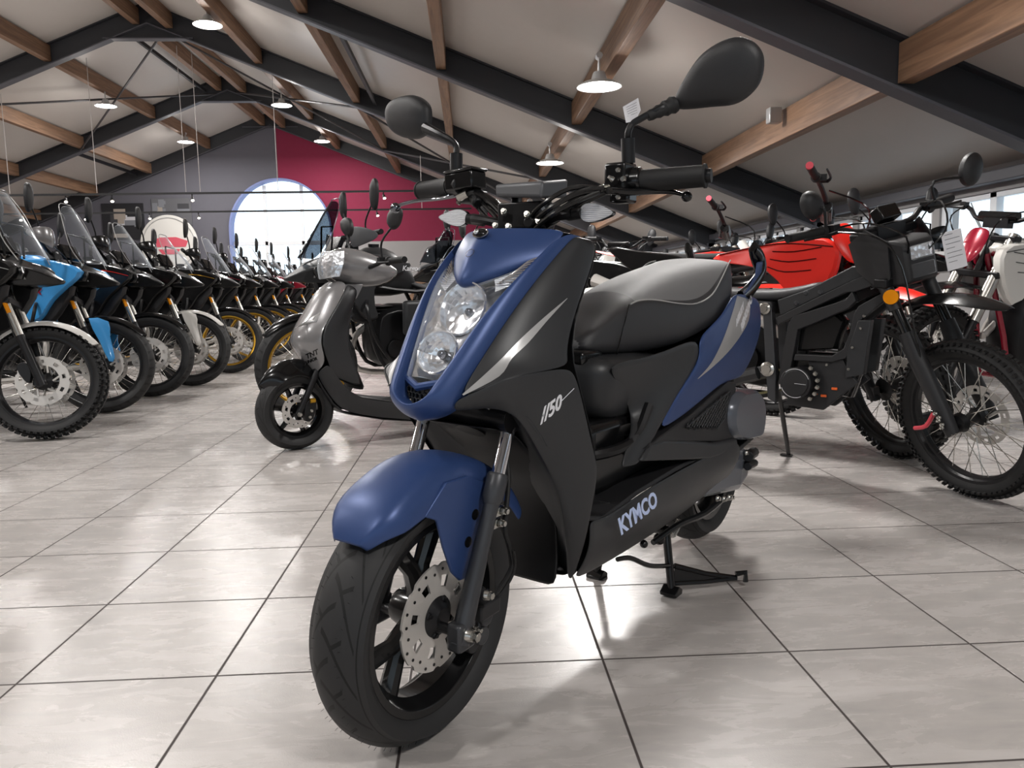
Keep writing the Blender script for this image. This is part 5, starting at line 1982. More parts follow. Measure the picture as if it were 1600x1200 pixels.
def bars(t, x, z, hw, xf, grip=RUB, end=BLKM, sweep=.05, rise=.07, lever=True, m=BLKM):
    b = MB().tube([(x - sweep, -hw, z), (x - sweep * .3, -hw * .55, z - rise * .15), (x + .02, -hw * .28, z - rise), (x + .02, hw * .28, z - rise), (x - sweep * .3, hw * .55, z - rise * .15), (x - sweep, hw, z)], .011, 10, k=4)
    b.box((x + .02, 0, z - rise - .015), (.05, .13, .05))
    b.build('handlebar', m, t, xf=xf)
    for s_ in (-1, 1):
        g = MB().tube([(x - sweep * .55, hw * .67 * s_, z - .004), (x - sweep, hw * s_, z)], .0165, 12)
        g.tube([(x - sweep * .5, hw * .63 * s_, z - .004), (x - sweep * .55, hw * .67 * s_, z - .004)], .022, 12)
        go = g.build('grip', grip, t, xf=xf)
        MB().tube([(x - sweep, hw * s_, z), (x - sweep, (hw + .012) * s_, z)], .016, 12).build('grip_end', end, go, xf=xf)
        if lever:
            b = MB().tube([(x + .02, hw * .55 * s_, z - .01), (x + .035, hw * .7 * s_, z - .012), (x + .02, hw * .97 * s_, z - .012)], [.008, .006, .005], 6, k=3)
            b.box((x + .0, hw * .58 * s_, z), (.035, .03, .03))
            b.build('hand_lever', BLKM, t, xf=xf)


def cables(t, pts, xf=None, r=.004):
    b = MB()
    for p in pts:
        b.tube(p, r, 5, k=4)
    b.build('cable', BLK, t, xf=xf)


def adventure(name, label, loc, hd, st=20, shroud=BLK, beak=BLK, fend=BLK, guard=BLK, rim=BLKM, scr=SCRN, scr_h=1.36, kn=False, mir=(1, 1), seat=CHAR2, stripe=None, fguard=None, group=None, cast=False, leg=ZINC, lean=-4, short=False, cover=None, bar=None, R1=.318):
    t = thing(name, label, 'motorcycle', (loc[0], loc[1], 0), 0, group)
    t.rotation_euler = (Matrix.Rotation(R(hd), 4, 'Z') @ Matrix.Rotation(R(lean), 4, 'X')).to_euler()
    # lean towards the side stand on the bike's left
    t.rotation_euler = (Matrix.Rotation(R(hd), 4, 'Z') @ Matrix.Rotation(R(-abs(lean)), 4, 'X')).to_euler()
    c = (0, 0, R1)
    rk = 22
    xf = steerer((-.03, 0, R1), rk, st)
    wheel(t, c, R1, .11, R1 - .072, True, rim, TYA, 2, kn, cast, xf, dr=.135)
    fork(t, c, rk, .1, .34, .95, .56, .026, .021, BLKM, leg, xf)
    # low front mudguard
    b = MB()
    rows = []
    for i in range(11):
        a = R(38 + 112 * i / 10)
        w_ = .066 * min(1, .5 + i / 5)
        rows.append([(c[0] + (R1 + .022 - .035 * abs(k / 3) ** 2.5) * math.cos(a), w_ * k / 3, c[2] + (R1 + .022 - .035 * abs(k / 3) ** 2.5) * math.sin(a)) for k in range(-3, 4)])
    b.grid(rows)
    b.build('front_mudguard', fend, t, subd=1, solid=.003, xf=xf)
    if fguard:
        for s_ in (-1, 1):
            b = MB()
            pillow(b, [(-.07, .62), (.05, .60), (.06, .50), (.09, .36), (.055, .335), (-.0, .46)], .10 * s_, .118 * s_, 2, .9)
            b.build('fork_guard', fguard, t, xf=xf)
    # beak and headlight
    b = MB()
    b.loft([[(-.32, -.13, .99), (-.32, 0, 1.04), (-.32, .13, .99), (-.30, .11, .88), (-.30, -.11, .88)],
            [(-.12, -.12, .96), (-.12, 0, 1.0), (-.12, .12, .96), (-.14, .10, .84), (-.14, -.10, .84)],
            [(.04, -.07, .91), (.04, 0, .93), (.04, .07, .91), (.0, .06, .84), (.0, -.06, .84)],
            [(.13, -.022, .865), (.13, 0, .87), (.13, .022, .865), (.12, .02, .85), (.12, -.02, .85)]])
    b.build('beak', beak, t, bevel=.006)
    for s_ in (-1, 1):
        b = MB()
        pillow(b, [(-.02, .935), (-.13, .95), (-.24, .93), (-.14, .87), (-.03, .87)], .085 * s_, .135 * s_, 2, .85)
        hd_ = b.build('headlight', BLK, t)
        b = MB()
        b.grid([[(.0, .06 * s_, .93), (-.06, .105 * s_, .945), (-.14, .137 * s_, .945)], [(-.01, .06 * s_, .87), (-.06, .105 * s_, .875), (-.13, .137 * s_, .895)]])
        b.build('headlight_lens', SILV if not short else CHRD, hd_, solid=.006)
    # screen
    h = scr_h
    rows = [[(-.02, -.13, .97), (.03, -.06, .985), (.045, 0, .99), (.03, .06, .985), (-.02, .13, .97)],
            [(-.09, -.15, 1.08), (-.045, -.07, 1.10), (-.03, 0, 1.105), (-.045, .07, 1.10), (-.09, .15, 1.08)],
            [(-.16, -.125, h - .12), (-.13, -.06, h - .11), (-.12, 0, h - .1), (-.13, .06, h - .11), (-.16, .125, h - .12)],
            [(-.21, -.07, h - .01), (-.19, -.035, h), (-.185, 0, h), (-.19, .035, h), (-.21, .07, h - .01)]]
    if not short:
        screen(t, rows, scr)
        b = MB().tube([(-.03, -.135, .97), (-.1, -.155, 1.09), (-.16, -.13, h - .11), (-.212, -.07, h), (-.19, 0, h + .004), (-.212, .07, h), (-.16, .13, h - .11), (-.1, .155, 1.09), (-.03, .135, .97)], .0028, 6, k=4)
        b.build('screen_edge', SMOKE if scr is SCRS else SILV, t)
    b = MB()
    b.box((-.2, 0, 1.07), (.03, .17, .10), rot=Matrix.Rotation(R(-25), 3, 'Y'))
    b.tube([(-.14, -.08, 1.0), (-.15, -.09, 1.18), (-.15, .09, 1.18), (-.14, .08, 1.0)], .007, 6)
    b.build('instrument_panel', BLK, t, bevel=.005)
    # bars, guards, mirrors
    bx_, bz = -.33, 1.13
    bars(t, bx_, bz, .37, xf)
    if guard:
        for s_ in (-1, 1):
            b = MB()
            b.grid([[(bx_ + .07, .20 * s_, bz + .01), (bx_ + .10, .29 * s_, bz + .035), (bx_ + .07, .38 * s_, bz + .03), (bx_ - .0, .425 * s_, bz + .0)],
                    [(bx_ + .08, .19 * s_, bz - .04), (bx_ + .115, .29 * s_, bz - .05), (bx_ + .08, .39 * s_, bz - .04), (bx_ - .03, .43 * s_, bz - .025)],
                    [(bx_ + .07, .21 * s_, bz - .07), (bx_ + .10, .29 * s_, bz - .10), (bx_ + .06, .37 * s_, bz - .08), (bx_ - .0, .42 * s_, bz - .05)]])
            b.build('hand_guard', guard, t, subd=2, solid=.006, xf=xf)
    for s_ in (-1, 1):
        if mir[0 if s_ < 0 else 1]:
            mirror(t, (bx_ - .01, .22 * s_, bz), (bx_ - .03, .33 * s_, bz + .19), None, xf, sz=(.055, .09))
    cables(t, [[(bx_, .2, bz), (bx_ + .12, .12, 1.02), (-.16, .05, .9), (-.2, 0, .8)], [(bx_, -.2, bz), (bx_ + .12, -.12, 1.02), (-.15, -.05, .88), (-.2, 0, .8)], [(bx_ + .02, -.22, bz), (bx_ + .14, -.15, 1.0), (-.14, -.09, .8)]], xf)
    # tank and shrouds
    b = MB()
    secs = []
    for x, zt_, w_, zb_ in ((-.26, .97, .06, .80), (-.34, 1.05, .115, .76), (-.46, 1.08, .135, .74), (-.58, 1.05, .125, .74), (-.68, .96, .09, .76), (-.74, .88, .07, .78)):
        secs.append([(x, 0, zt_), (x, w_ * .6, zt_ - .015), (x, w_, zt_ - .07), (x, w_ * 1.05, (zt_ + zb_) / 2), (x, w_ * .8, zb_), (x, -w_ * .8, zb_), (x, -w_ * 1.05, (zt_ + zb_) / 2), (x, -w_, zt_ - .07), (x, -w_ * .6, zt_ - .015)])
    b.loft(secs)
    tank = b.build('fuel_tank', shroud, t, subd=1)
    MB().tube([(-.46, 0, 1.06), (-.46, 0, 1.08)], .035, 16).build('fuel_cap', BLKM, tank)
    for s_ in (-1, 1):
        b = MB()
        pillow(b, [(-.02, .93), (-.15, .99), (-.36, 1.02), (-.60, .98), (-.62, .93), (-.40, .84), (-.38, .70), (-.40, .62), (-.31, .62), (-.22, .74), (-.12, .83)], .125 * s_, .185 * s_, 3, .93)
        sh = b.build('side_shroud', shroud, t)
        if stripe:
            b = MB()
            b.tube([(-.05, .187 * s_, .915), (-.22, .188 * s_, .955), (-.4, .187 * s_, .955)], [.003, .007, .003], 6, k=3, flat=.5)
            b.build('shroud_stripe', stripe, sh)
        b = MB()
        pillow(b, [(-.10, .84), (-.26, .86), (-.36, .74), (-.36, .60), (-.26, .60), (-.16, .72)], .09 * s_, .15 * s_, 2, .9)
        b.build('radiator_cover', CHAR2, t)
    if cover:
        cover(t)
    # engine, frame, crash bars
    b = MB()
    pillow(b, [(-.40, .60), (-.46, .68), (-.66, .70), (-.84, .58), (-.86, .40), (-.74, .31), (-.48, .30), (-.40, .40)], -.13, .13, 2, .8)
    b.tube([(-.70, -.17, .44), (-.70, .17, .44)], .085, 20)
    b.tube([(-.54, -.15, .42), (-.54, .15, .42)], .06, 18)
    for i in range(5):
        b.box((-.49 + i * .005, 0, .60 + i * .022), (.16, .2, .008))
    b.build('engine', BLKM, t, bevel=.004)
    b = MB()
    for s_ in (-1, 1):
        b.tube([(-.22, .04 * s_, .88), (-.34, .12 * s_, .66), (-.40, .14 * s_, .42), (-.52, .14 * s_, .28), (-.88, .13 * s_, .30)], .014, 8, k=3)
        b.tube([(-.28, .08 * s_, .84), (-.70, .12 * s_, .78), (-1.02, .12 * s_, .84), (-1.30, .1 * s_, .90)], .014, 8, k=3)
        b.tube([(-.86, .13 * s_, .34), (-.84, .13 * s_, .60), (-.74, .12 * s_, .78)], .014, 8)
    b.build('frame', BLKM, t)
    for s_ in (-1, 1):
        b = MB()
        b.tube([(-.36, .12 * s_, .74), (-.30, .23 * s_, .70), (-.34, .25 * s_, .52), (-.46, .22 * s_, .36), (-.56, .13 * s_, .32)], .011, 8, k=4)
        b.build('crash_bar', BLKM, t)
    b = MB()
    b.tube([(-.42, -.04, .56), (-.34, -.07, .46), (-.40, -.13, .26), (-.8, -.15, .24), (-1.0, -.17, .42)], .02, 10, k=4)
    b.tube([(-1.0, -.17, .42), (-1.08, -.18, .48), (-1.36, -.19, .60)], [.03, .055, .06], 14)
    b.build('exhaust', STL, t)
    # rear
    rc_ = (-1.42, 0, .30)
    wheel(t, rc_, .30, .14, .215, False, rim, TYA, -1, kn, cast, None, nm='rear', dr=.11, n=40, spk=24)
    b = MB()
    for s_ in (-1, 1):
        b.tube([(-.86, .10 * s_, .40), (-1.42, .11 * s_, .30)], .022, 8)
    b.build('swingarm', BLKM, t)
    b = MB()
    secs = []
    for x, zt_, w_, zb_ in ((-.62, .90, .06, .84), (-.72, .84, .11, .78), (-.88, .81, .145, .75), (-1.02, .84, .15, .77), (-1.08, .89, .135, .79), (-1.25, .91, .12, .84), (-1.42, .92, .08, .88)):
        secs.append([(x, 0, zt_), (x, w_ * .7, zt_ - .01), (x, w_, zt_ - .03), (x, w_ * .9, zb_), (x, -w_ * .9, zb_), (x, -w_, zt_ - .03), (x, -w_ * .7, zt_ - .01)])
    b.loft(secs)
    b.build('seat', seat, t, subd=1)
    b = MB()
    pillow(b, [(-.78, .76), (-1.05, .78), (-1.50, .90), (-1.55, .86), (-1.30, .76), (-1.0, .64), (-.80, .64)], -.12, .12, 2, .85)
    b.build('tail_fairing', BLK, t)
    b = MB()
    b.tube([(-1.05, -.16, .88), (-1.3, -.17, .93), (-1.52, -.1, .95), (-1.52, .1, .95), (-1.3, .17, .93), (-1.05, .16, .88)], .012, 8, k=4)
    b.box((-1.42, 0, .95), (.2, .18, .015))
    b.build('luggage_rack', BLKM, t)
    MB().tube([(-.72, .14, .32), (-.76, .24, .16), (-.74, .30, .015)], .01, 8).build('side_stand', BLKM, t)
    return t


def offroad(name, label, loc, hd, st=0, bst=None, plastic=RED, forkm=GOLD, frame=BLKM, seatm=CHAR2, gripend=TRED, num=WHP, group=None, shield=None, lean=-5, tank=None, kn=True, shr=None, round_mirror=False, R1=.335, forklow=BLKM, bz=1.16):
    t = thing(name, label, 'motorcycle', (loc[0], loc[1], 0), 0, group)
    t.rotation_euler = (Matrix.Rotation(R(hd), 4, 'Z') @ Matrix.Rotation(R(-abs(lean)), 4, 'X')).to_euler()
    rk = 26
    xf = steerer((-.03, 0, R1), rk, st)
    xb = steerer((-.03, 0, R1), rk, st if bst is None else bst)
    c = (0, 0, R1)
    wheel(t, c, R1, .085, R1 - .065, True, BLKM, RUB, 1, kn, False, xf, dr=.125)
    fork(t, c, rk, .1, .34, 1.02, .60, .023, .029, forklow, forkm, xf, amber=False)
    b = MB()      # high mudguard
    rows = [[(x, y, z - abs(y) * .35) for y in (-w_, -w_ * .5, 0, w_ * .5, w_)] for x, z, w_ in ((-.40, .72, .06), (-.28, .76, .08), (-.12, .79, .085), (.04, .79, .075), (.2, .76, .055), (.32, .71, .02))]
    b.grid(rows)
    b.build('front_mudguard', plastic, t, subd=1, solid=.004, xf=xf)
    b = MB()
    b.grid([[(-.22, -.06, 1.05), (-.19, 0, 1.06), (-.22, .06, 1.05)], [(-.17, -.07, .97), (-.14, 0, .97), (-.17, .07, .97)], [(-.14, -.04, .88), (-.11, 0, .87), (-.14, .04, .88)]])
    b.build('number_plate', num, t, subd=2, solid=.005, xf=xf)
    bars(t, -.36, bz, .37, xb, end=gripend)
    b = MB()
    b.tube([(-.34, -.1, 1.11), (-.34, .1, 1.11)], .025, 10)
    b.build('bar_pad', BLK, t, xf=xb)
    if round_mirror:
        mirror(t, (-.36, -.2, 1.16), (-.38, -.33, 1.34), None, xb, rnd_=True)
    cables(t, [[(-.33, .2, 1.15), (-.18, .12, 1.1), (-.2, .05, .95), (-.3, 0, .8)], [(-.33, -.2, 1.15), (-.16, -.14, 1.08), (-.2, -.05, .92), (-.3, 0, .8)]], xb)
    for s_ in (-1, 1):
        b = MB()
        pillow(b, [(-.22, .90), (-.28, .97), (-.46, .97), (-.80, .92), (-.78, .88), (-.56, .84), (-.44, .72), (-.34, .66), (-.26, .76)], .09 * s_, .15 * s_, 2, .92)
        so_ = b.build('radiator_shroud', shr or plastic, t)
        b = MB()
        for k in range(3):
            b.tube([(-.30 - .02 * k, .151 * s_, .93 - .05 * k), (-.42 - .02 * k, .153 * s_, .915 - .045 * k), (-.52 - .01 * k, .151 * s_, .92 - .035 * k)], .0045, 5, k=3, flat=.5)
        b.tube([(-.25, .151 * s_, .93), (-.5, .153 * s_, .955), (-.78, .151 * s_, .915)], .006, 6, k=4, flat=.4)
        b.build('shroud_slot', BLK if (shr or plastic) is not BLK else CHAR, so_)
        b = MB()
        pillow(b, [(-.86, .88), (-1.25, .96), (-1.45, .98), (-1.20, .80), (-.95, .70)], .07 * s_, .12 * s_, 2, .9)
        b.build('side_panel', tank or num, t)
    b = MB()
    pillow(b, [(-.28, .95), (-.38, 1.01), (-.56, .98), (-.66, .90), (-.5, .8), (-.32, .8)], -.09, .09, 2, .8)
    b.build('fuel_tank', tank or BLK, t)
    b = MB()
    secs = [[(x, 0, z), (x, w_, z - .015), (x, w_, z - .06), (x, -w_, z - .06), (x, -w_, z - .015)] for x, z, w_ in ((-.42, 1.0, .04), (-.60, .965, .06), (-.85, .94, .07), (-1.15, .96, .07), (-1.38, .99, .06))]
    b.loft(secs)
    b.build('seat', seatm, t, subd=1)
    b = MB()
    b.grid([[(x, y, z - abs(y) * .3) for y in (-.07, 0, .07)] for x, z in ((-1.1, .88), (-1.35, .95), (-1.6, 1.0))])
    b.build('rear_mudguard', plastic, t, subd=1, solid=.005)
    b = MB()
    pillow(b, [(-.44, .62), (-.5, .74), (-.62, .74), (-.78, .56), (-.84, .40), (-.7, .30), (-.46, .32)], -.1, .1, 2, .8)
    b.tube([(-.64, -.13, .42), (-.64, .13, .42)], .07, 18)
    b.build('engine', BLKM, t)
    b = MB()
    for s_ in (-1, 1):
        b.tube([(-.26, .03 * s_, .92), (-.38, .08 * s_, .50), (-.46, .1 * s_, .27), (-.82, .1 * s_, .28), (-.86, .1 * s_, .50), (-.80, .09 * s_, .84)], .015, 8, k=3)
        b.tube([(-.28, .05 * s_, .92), (-.80, .09 * s_, .86), (-1.2, .08 * s_, .90)], .014, 8)
    b.build('frame', frame, t)
    b = MB().tube([(-.48, -.03, .58), (-.40, -.06, .48), (-.6, -.13, .62), (-.9, -.12, .72), (-1.2, -.13, .82)], [.018, .02, .025, .03, .045], 10, k=4)
    b.build('exhaust', STL, t)
    wheel(t, (-1.38, 0, .32), .32, .11, .235, False, BLKM, RUB, -1, kn, False, None, nm='rear', dr=.11, n=40, spk=24)
    b = MB()
    for s_ in (-1, 1):
        b.tube([(-.84, .08 * s_, .40), (-1.38, .09 * s_, .32)], .02, 8)
    b.build('swingarm', BLKM, t)
    MB().tube([(-.80, .12, .36), (-.82, .2, .2), (-.80, .27, .02)], .009, 8).build('side_stand', BLKM, t)
    return t




# ------------------------------------------------------------------ left row of adventure bikes
GR = 'adventure motorcycles in the long row beside the aisle'


def blue_text(t):
    b = text_mb('X', .05, .2, .002)
    b.xf(place((-.30, -.191, .80), (1, 0, 0), (0, 0, 1)))
    b.build('red_letter', DRED, t)


adventure('adventure_motorcycle', 'black adventure motorcycle with pale low mudguard, first of the row and cut by the edge', (-2.342, 4.396), -5, 18, fend=WHP, kn=True, scr=SCRN, guard=BLK, stripe=SILV)
adventure('adventure_motorcycle', 'sky blue adventure motorcycle with tall clear screen, second in the row', (-2.457, 5.345), -5, 18, shroud=SKY, beak=BLK, fend=BLK, fguard=SKY, guard=GREY, scr=SCRN, scr_h=1.38, cover=blue_text)
adventure('adventure_motorcycle', 'black adventure motorcycle with thin red stripe and clear screen, beside the sky blue one', (-2.465, 6.14), -5, 18, stripe=RED, scr=SCRN, scr_h=1.32)
adventure('adventure_motorcycle', 'black adventure motorcycle with white low mudguard, fourth in the row', (-2.386, 6.814), -5, 18, fend=WHP, fguard=WHP, scr=SCRN, scr_h=1.28)
p5 = adventure('adventure_motorcycle', 'black adventure motorcycle with gold wheel and yellow tank stripe, fifth in the row', (-2.375, 7.851), -5, 18, rim=GOLD, stripe=GOLD, scr=SCRN, scr_h=1.33)
p6 = adventure('adventure_motorcycle', 'black adventure motorcycle with gold wheel and red tank stripe, sixth in the row', (-2.42, 8.85), -5, 18, rim=GOLD, stripe=DRED, scr=SCRN, scr_h=1.3)
p7 = adventure('adventure_motorcycle', 'dark red adventure motorcycle far down the row before the arched window', (-2.5, 11.6), -5, 18, shroud=DRED, beak=DRED, rim=GOLD, scr=SCRN)
ORD = ['seventh', 'eighth', 'tenth', 'eleventh', 'twelfth', 'thirteenth', 'fourteenth']
for i, (y, src) in enumerate(((9.75, p5), (10.7, p6), (12.6, p5), (13.6, p6), (14.7, p5), (15.8, p6), (17.0, p5))):
    o = copy_thing(src, 'black gold-wheeled adventure motorcycle, %s in the long row' % ORD[i], (-2.45 - .02 * i, y, 0))
# second line behind the first row (only screens and bars show over it)
for i, (x, y, src, lab) in enumerate(((-4.9, 7.6, p5, 'black motorcycle in the line behind, its mirror rising over the sky blue tank'), (-4.9, 9.4, p6, 'black motorcycle in the line behind, over the tall clear screen'), (-4.9, 11.4, p7, 'dark red motorcycle in the line behind the first row'),
                                      (-4.9, 13.4, p5, 'black motorcycle in the line behind, left of the arched window'), (-4.9, 15.6, p6, 'black motorcycle in the line behind, nearest the far gable wall'))):
    copy_thing(src, lab, (x, y, 0))

# big travel bike behind the grey scooter, with gold wheel
tv = adventure('touring_motorcycle', 'matte black travel motorcycle with gold wheel standing behind the grey scooter', (-1.02, 4.92), 212, -8, shroud=CHAR, beak=CHAR, rim=GOLD, scr=SCRS, scr_h=1.34, fend=BLK, guard=MGREY, lean=3)
b = text_mb('Kargo', .045, .2, .0008)
b.xf(place((-.62, .188, .93), (-1, 0, 0), (0, 0, 1)))
b.build('panel_lettering', WHT, tv)
MB().box((-.72, .22, .62), (.34, .05, .22)).build('side_case', CHAR, tv, bevel=.03, bseg=3)
adventure('touring_motorcycle', 'black motorcycle with grey seat panel beyond the travel bike', (-.35, 6.1), 215, -10, shroud=MGREY, rim=BLKM, scr=SCRS, scr_h=1.24, seat=MGREY, guard=MGREY, lean=3)
adventure('touring_motorcycle', 'black roadster motorcycle before the magenta wall, third in that cluster', (-.2, 7.3), 214, 0, shroud=BLK, scr=SCRS, scr_h=1.2, lean=3)

# line seen between the scooter nose and its seat
q1 = adventure('street_motorcycle', 'black motorcycle with clear screen seen over the scooter seat', (1.42, 8.42), 240, 6, scr=SCRN, scr_h=1.22, stripe=RED, mir=(1, 1), guard=None)
q2 = adventure('street_motorcycle', 'black motorcycle with smoked screen between the scooter nose and seat', (.55, 9.3), 240, 0, scr=SCRS, scr_h=1.15, shroud=BLK, guard=None, beak=DRED)
for i, (x, y, s_, lab) in enumerate(((1.75, 10.4, q1, 'black motorcycle farther back in the middle line, clear screen'), (.6, 11.2, q2, 'dark motorcycle farther back in the middle line, smoked screen'), (1.6, 12.3, q2, 'dark motorcycle in the middle line, fifth one back'),
                                     (.3, 13.6, q1, 'black motorcycle near the white gable dado, middle line'), (2.7, 12.9, q1, 'black motorcycle by the far side windows'))):
    copy_thing(s_, lab, (x, y, 0))
offroad('motocross_bike', 'white and red off-road bike glimpsed just above the front of the scooter seat', (.92, 6.0), 226, 0, plastic=WHP, tank=RED, num=WHP, gripend=BLKM, forkm=BLKM, lean=3)

# ------------------------------------------------------------------ right-hand cluster
M1 = offroad('motocross_bike', 'red off-road bike with silver fork, directly behind the black electric trail bike', (1.84, 3.30), -42, -40, bst=18, plastic=RED, forkm=ZINC, tank=BLK, num=RED, R1=.325, bz=1.2)
M2 = offroad('motocross_bike', 'red off-road bike with red grip ends, beyond the scooter grab rail', (1.78, 4.55), -42, -10, bst=20, plastic=RED, forkm=ZINC, tank=BLK, num=WHP, bz=1.2)
R2_ = offroad('scrambler_motorcycle', 'white-tanked scrambler with dark red frame at the right-hand edge', (2.38, 3.95), 195, 8, plastic=BLK, tank=WHP, num=DRED, forkm=ZINC, frame=DRED, lean=4, kn=True, shr=WHP)
R1_ = adventure('rally_motorcycle', 'black rally motorcycle with dark red trim, behind the white-tanked scrambler', (3.1, 5.1), -62, -15, scr=SCRS, scr_h=1.16, shroud=DRED, guard=BLK, lean=4, fend=BLK, seat=CHAR2)
R3_ = adventure('rally_motorcycle', 'dark motorcycle with smoked screen and twin mirrors under the windows', (2.95, 6.3), -62, -5, scr=SCRS, scr_h=1.24, shroud=BLK, lean=4)
for i, (x, y, s_, lab) in enumerate(((3.0, 7.8, R3_, 'dark motorcycle under the third window bay'), (3.1, 9.2, R3_, 'dark motorcycle under the fourth window bay'))):
    copy_thing(s_, lab, (x, y, 0))

xm = steerer((-.03, 0, .325), 26, -40)
b = MB()
for i, ch in enumerate('MICHELIN'):
    a = R(203 + 7.2 * i)
    q = text_mb(ch, .036, 0, .001)
    q.xf(place((.283 * math.cos(a), -.0445, .325 + .283 * math.sin(a)), (-math.sin(a), 0, math.cos(a)), (-math.cos(a), 0, -math.sin(a))))
    b.add(q.v, q.f)
b.build('tyre_lettering', SMOKE, M1, xf=xm)




# ================================================================== BLACK ELECTRIC TRAIL BIKE (right)
EM = thing('electric_trail_bike', 'black electric trail bike with round motor cover and round mirrors, right of the blue scooter', 'motorcycle', (1.76, 2.64, 0))
EM.rotation_euler = (0, 0, R(-45))
ec = (0, 0, .295)
exf = steerer((-.02, 0, .295), 24, -30)
b = tyre(MB(), ec, .290, .232, .075, n=90)
knobs(b, ec, .288, .075, 72, .007)
b.build('front_tyre', RUB, EM, xf=exf)
b = rim_ring(MB(), ec, .232, .05, .022, 72)
rm = b.build('front_rim', BLKM, EM, xf=exf)
spokes_mb(MB(), ec, .222, .034, 36, .035, .0017, .5).build('wheel_spoke', ZINC, rm, xf=exf)
MB().lathe([(.01, -.07), (.03, -.06), (.036, -.04), (.022, -.03), (.022, .03), (.036, .04), (.03, .06), (.01, .07)], ec, 'y', 24).build('front_hub', BLKM, EM, xf=exf)
d = wavy_disc(MB(), (0, .055, .295), .11, .078, .003, 12, amp=.004)
for i in range(6):
    a = PI * i / 3
    d.tube([(.03 * math.cos(a), .055, .295 + .03 * math.sin(a)), (.08 * math.cos(a + .4), .055, .295 + .08 * math.sin(a + .4))], .006, 5)
d.build('brake_disc', STL, EM, xf=exf)


def eq(z, y, dx=0.):
    return (dx - (z - .295) * .47, y, z)


for s_ in (-1, 1):
    b = MB()
    b.tube([eq(.27, .095 * s_, .0), eq(.33, .095 * s_, .0), eq(.55, .095 * s_, -.005), eq(.62, .095 * s_, .0)], [.022, .026, .030, .026], 14, flat=1.1)
    b.build('fork_slider', CHAR2, EM, xf=exf)
    MB().tube([eq(.60, .095 * s_), eq(.98, .095 * s_)], .0185, 16).build('fork_tube', BLK, EM, xf=exf)
    MB().tube([eq(.70, .098 * s_), eq(.98, .098 * s_)], .024, 16).build('fork_sleeve', CHAR2, EM, xf=exf)
b = MB()
for i in range(5):
    b.bolt(eq(.30 + .012 * i, -.125, .008 * (i % 2)), (0, -1, 0), .006, .006)
b.build('axle_clamp_bolt', ZINC, EM, xf=exf)
b = MB()
b.box(eq(.965, 0), (.07, .26, .03))
b.box(eq(.80, 0), (.07, .25, .035))
b.tube([eq(.78, 0, -.03), eq(.99, 0, -.03)], .03, 14)
b.build('fork_clamp', BLKM, EM, bevel=.006, xf=exf)
MB().tube([eq(.33, -.09, -.05), eq(.28, -.1, -.10), eq(.26, -.1, -.16)], .008, 8, k=3).build('red_hose_guard', pm('coral_plastic', (222, 78, 92), .4), EM, xf=exf)
# mudguard
b = MB()
rows = [[(x, y, z - abs(y) * .4) for y in (-w_, -w_ * .5, 0, w_ * .5, w_)] for x, z, w_ in ((-.26, .70, .05), (-.18, .735, .065), (-.08, .755, .075), (.02, .755, .07), (.11, .735, .055), (.18, .71, .02))]
b.grid(rows)
b.build('front_mudguard', BLK, EM, subd=1, solid=.004, xf=exf)
# mask and twin headlight
b = MB()
MK0 = len(EM.children)
b.loft([[(-.22, -.10, .93), (-.22, .10, .93), (-.22, .10, .76), (-.22, -.10, .76)], [(-.12, -.085, .93), (-.12, .085, .93), (-.10, .085, .765), (-.10, -.085, .765)], [(-.085, -.065, .915), (-.085, .065, .915), (-.07, .065, .78), (-.07, -.065, .78)]])
mk = b.build('headlight_mask', CHAR2, EM, bevel=.012, bseg=3, xf=exf)
for z0, z1 in ((.855, .905), (.79, .84)):
    b = MB().box((-.074, 0, (z0 + z1) / 2), (.012, .105, z1 - z0), rot=Matrix.Rotation(R(-5), 3, 'Y'))
    hl = b.build('headlight_lens', LENS, mk, bevel=.006, xf=exf)
    MB().box((-.082, 0, (z0 + z1) / 2), (.008, .098, z1 - z0 - .006)).build('headlight_reflector', REFL, mk, xf=exf)
for s_ in (-1, 1):
    b = MB()
    plate(b, [(-.13, .10 * s_, .93), (-.20, .13 * s_, .98), (-.27, .14 * s_, .93), (-.24, .14 * s_, .83), (-.16, .12 * s_, .76), (-.12, .11 * s_, .80)], .006)
    b.build('fork_shroud', CHAR2, EM, xf=exf)
b = MB()
plate(b, [(-.07, -.10, .935), (-.02, -.095, .80), (.0, .02, .80), (-.05, .01, .935)], .001)
b = MB()
b.add([(-.060, .075, .925), (-.060, .17, .925), (-.040, .17, .79), (-.040, .075, .79), (-.0615, .075, .925), (-.0615, .17, .925), (-.0415, .17, .79), (-.0415, .075, .79)], [(0, 1, 2, 3), (7, 6, 5, 4), (0, 4, 5, 1), (1, 5, 6, 2), (2, 6, 7, 3), (3, 7, 4, 0)])
ps = b.build('paper_sheet', PAPER, EM, flat=True, xf=exf)
b = MB()
for k in range(7):
    z = .915 - k * .016
    dx = (.925 - z) * .148
    b.tube([(-.0585 + dx, .085, z), (-.0585 + dx, .085 + (.07 if k % 3 else .04), z)], .0008, 4)
b.build('sheet_print', INK, ps, xf=exf)
for _o in list(EM.children):
    if _o.name.split('.')[0] in ('headlight_mask', 'fork_shroud', 'paper_sheet'):
        _o.location = _o.matrix_world.to_3x3() @ Vector((0, 0, 0)) + exf(Vector((-.075, 0, .015))) - exf(Vector((0, 0, 0)))
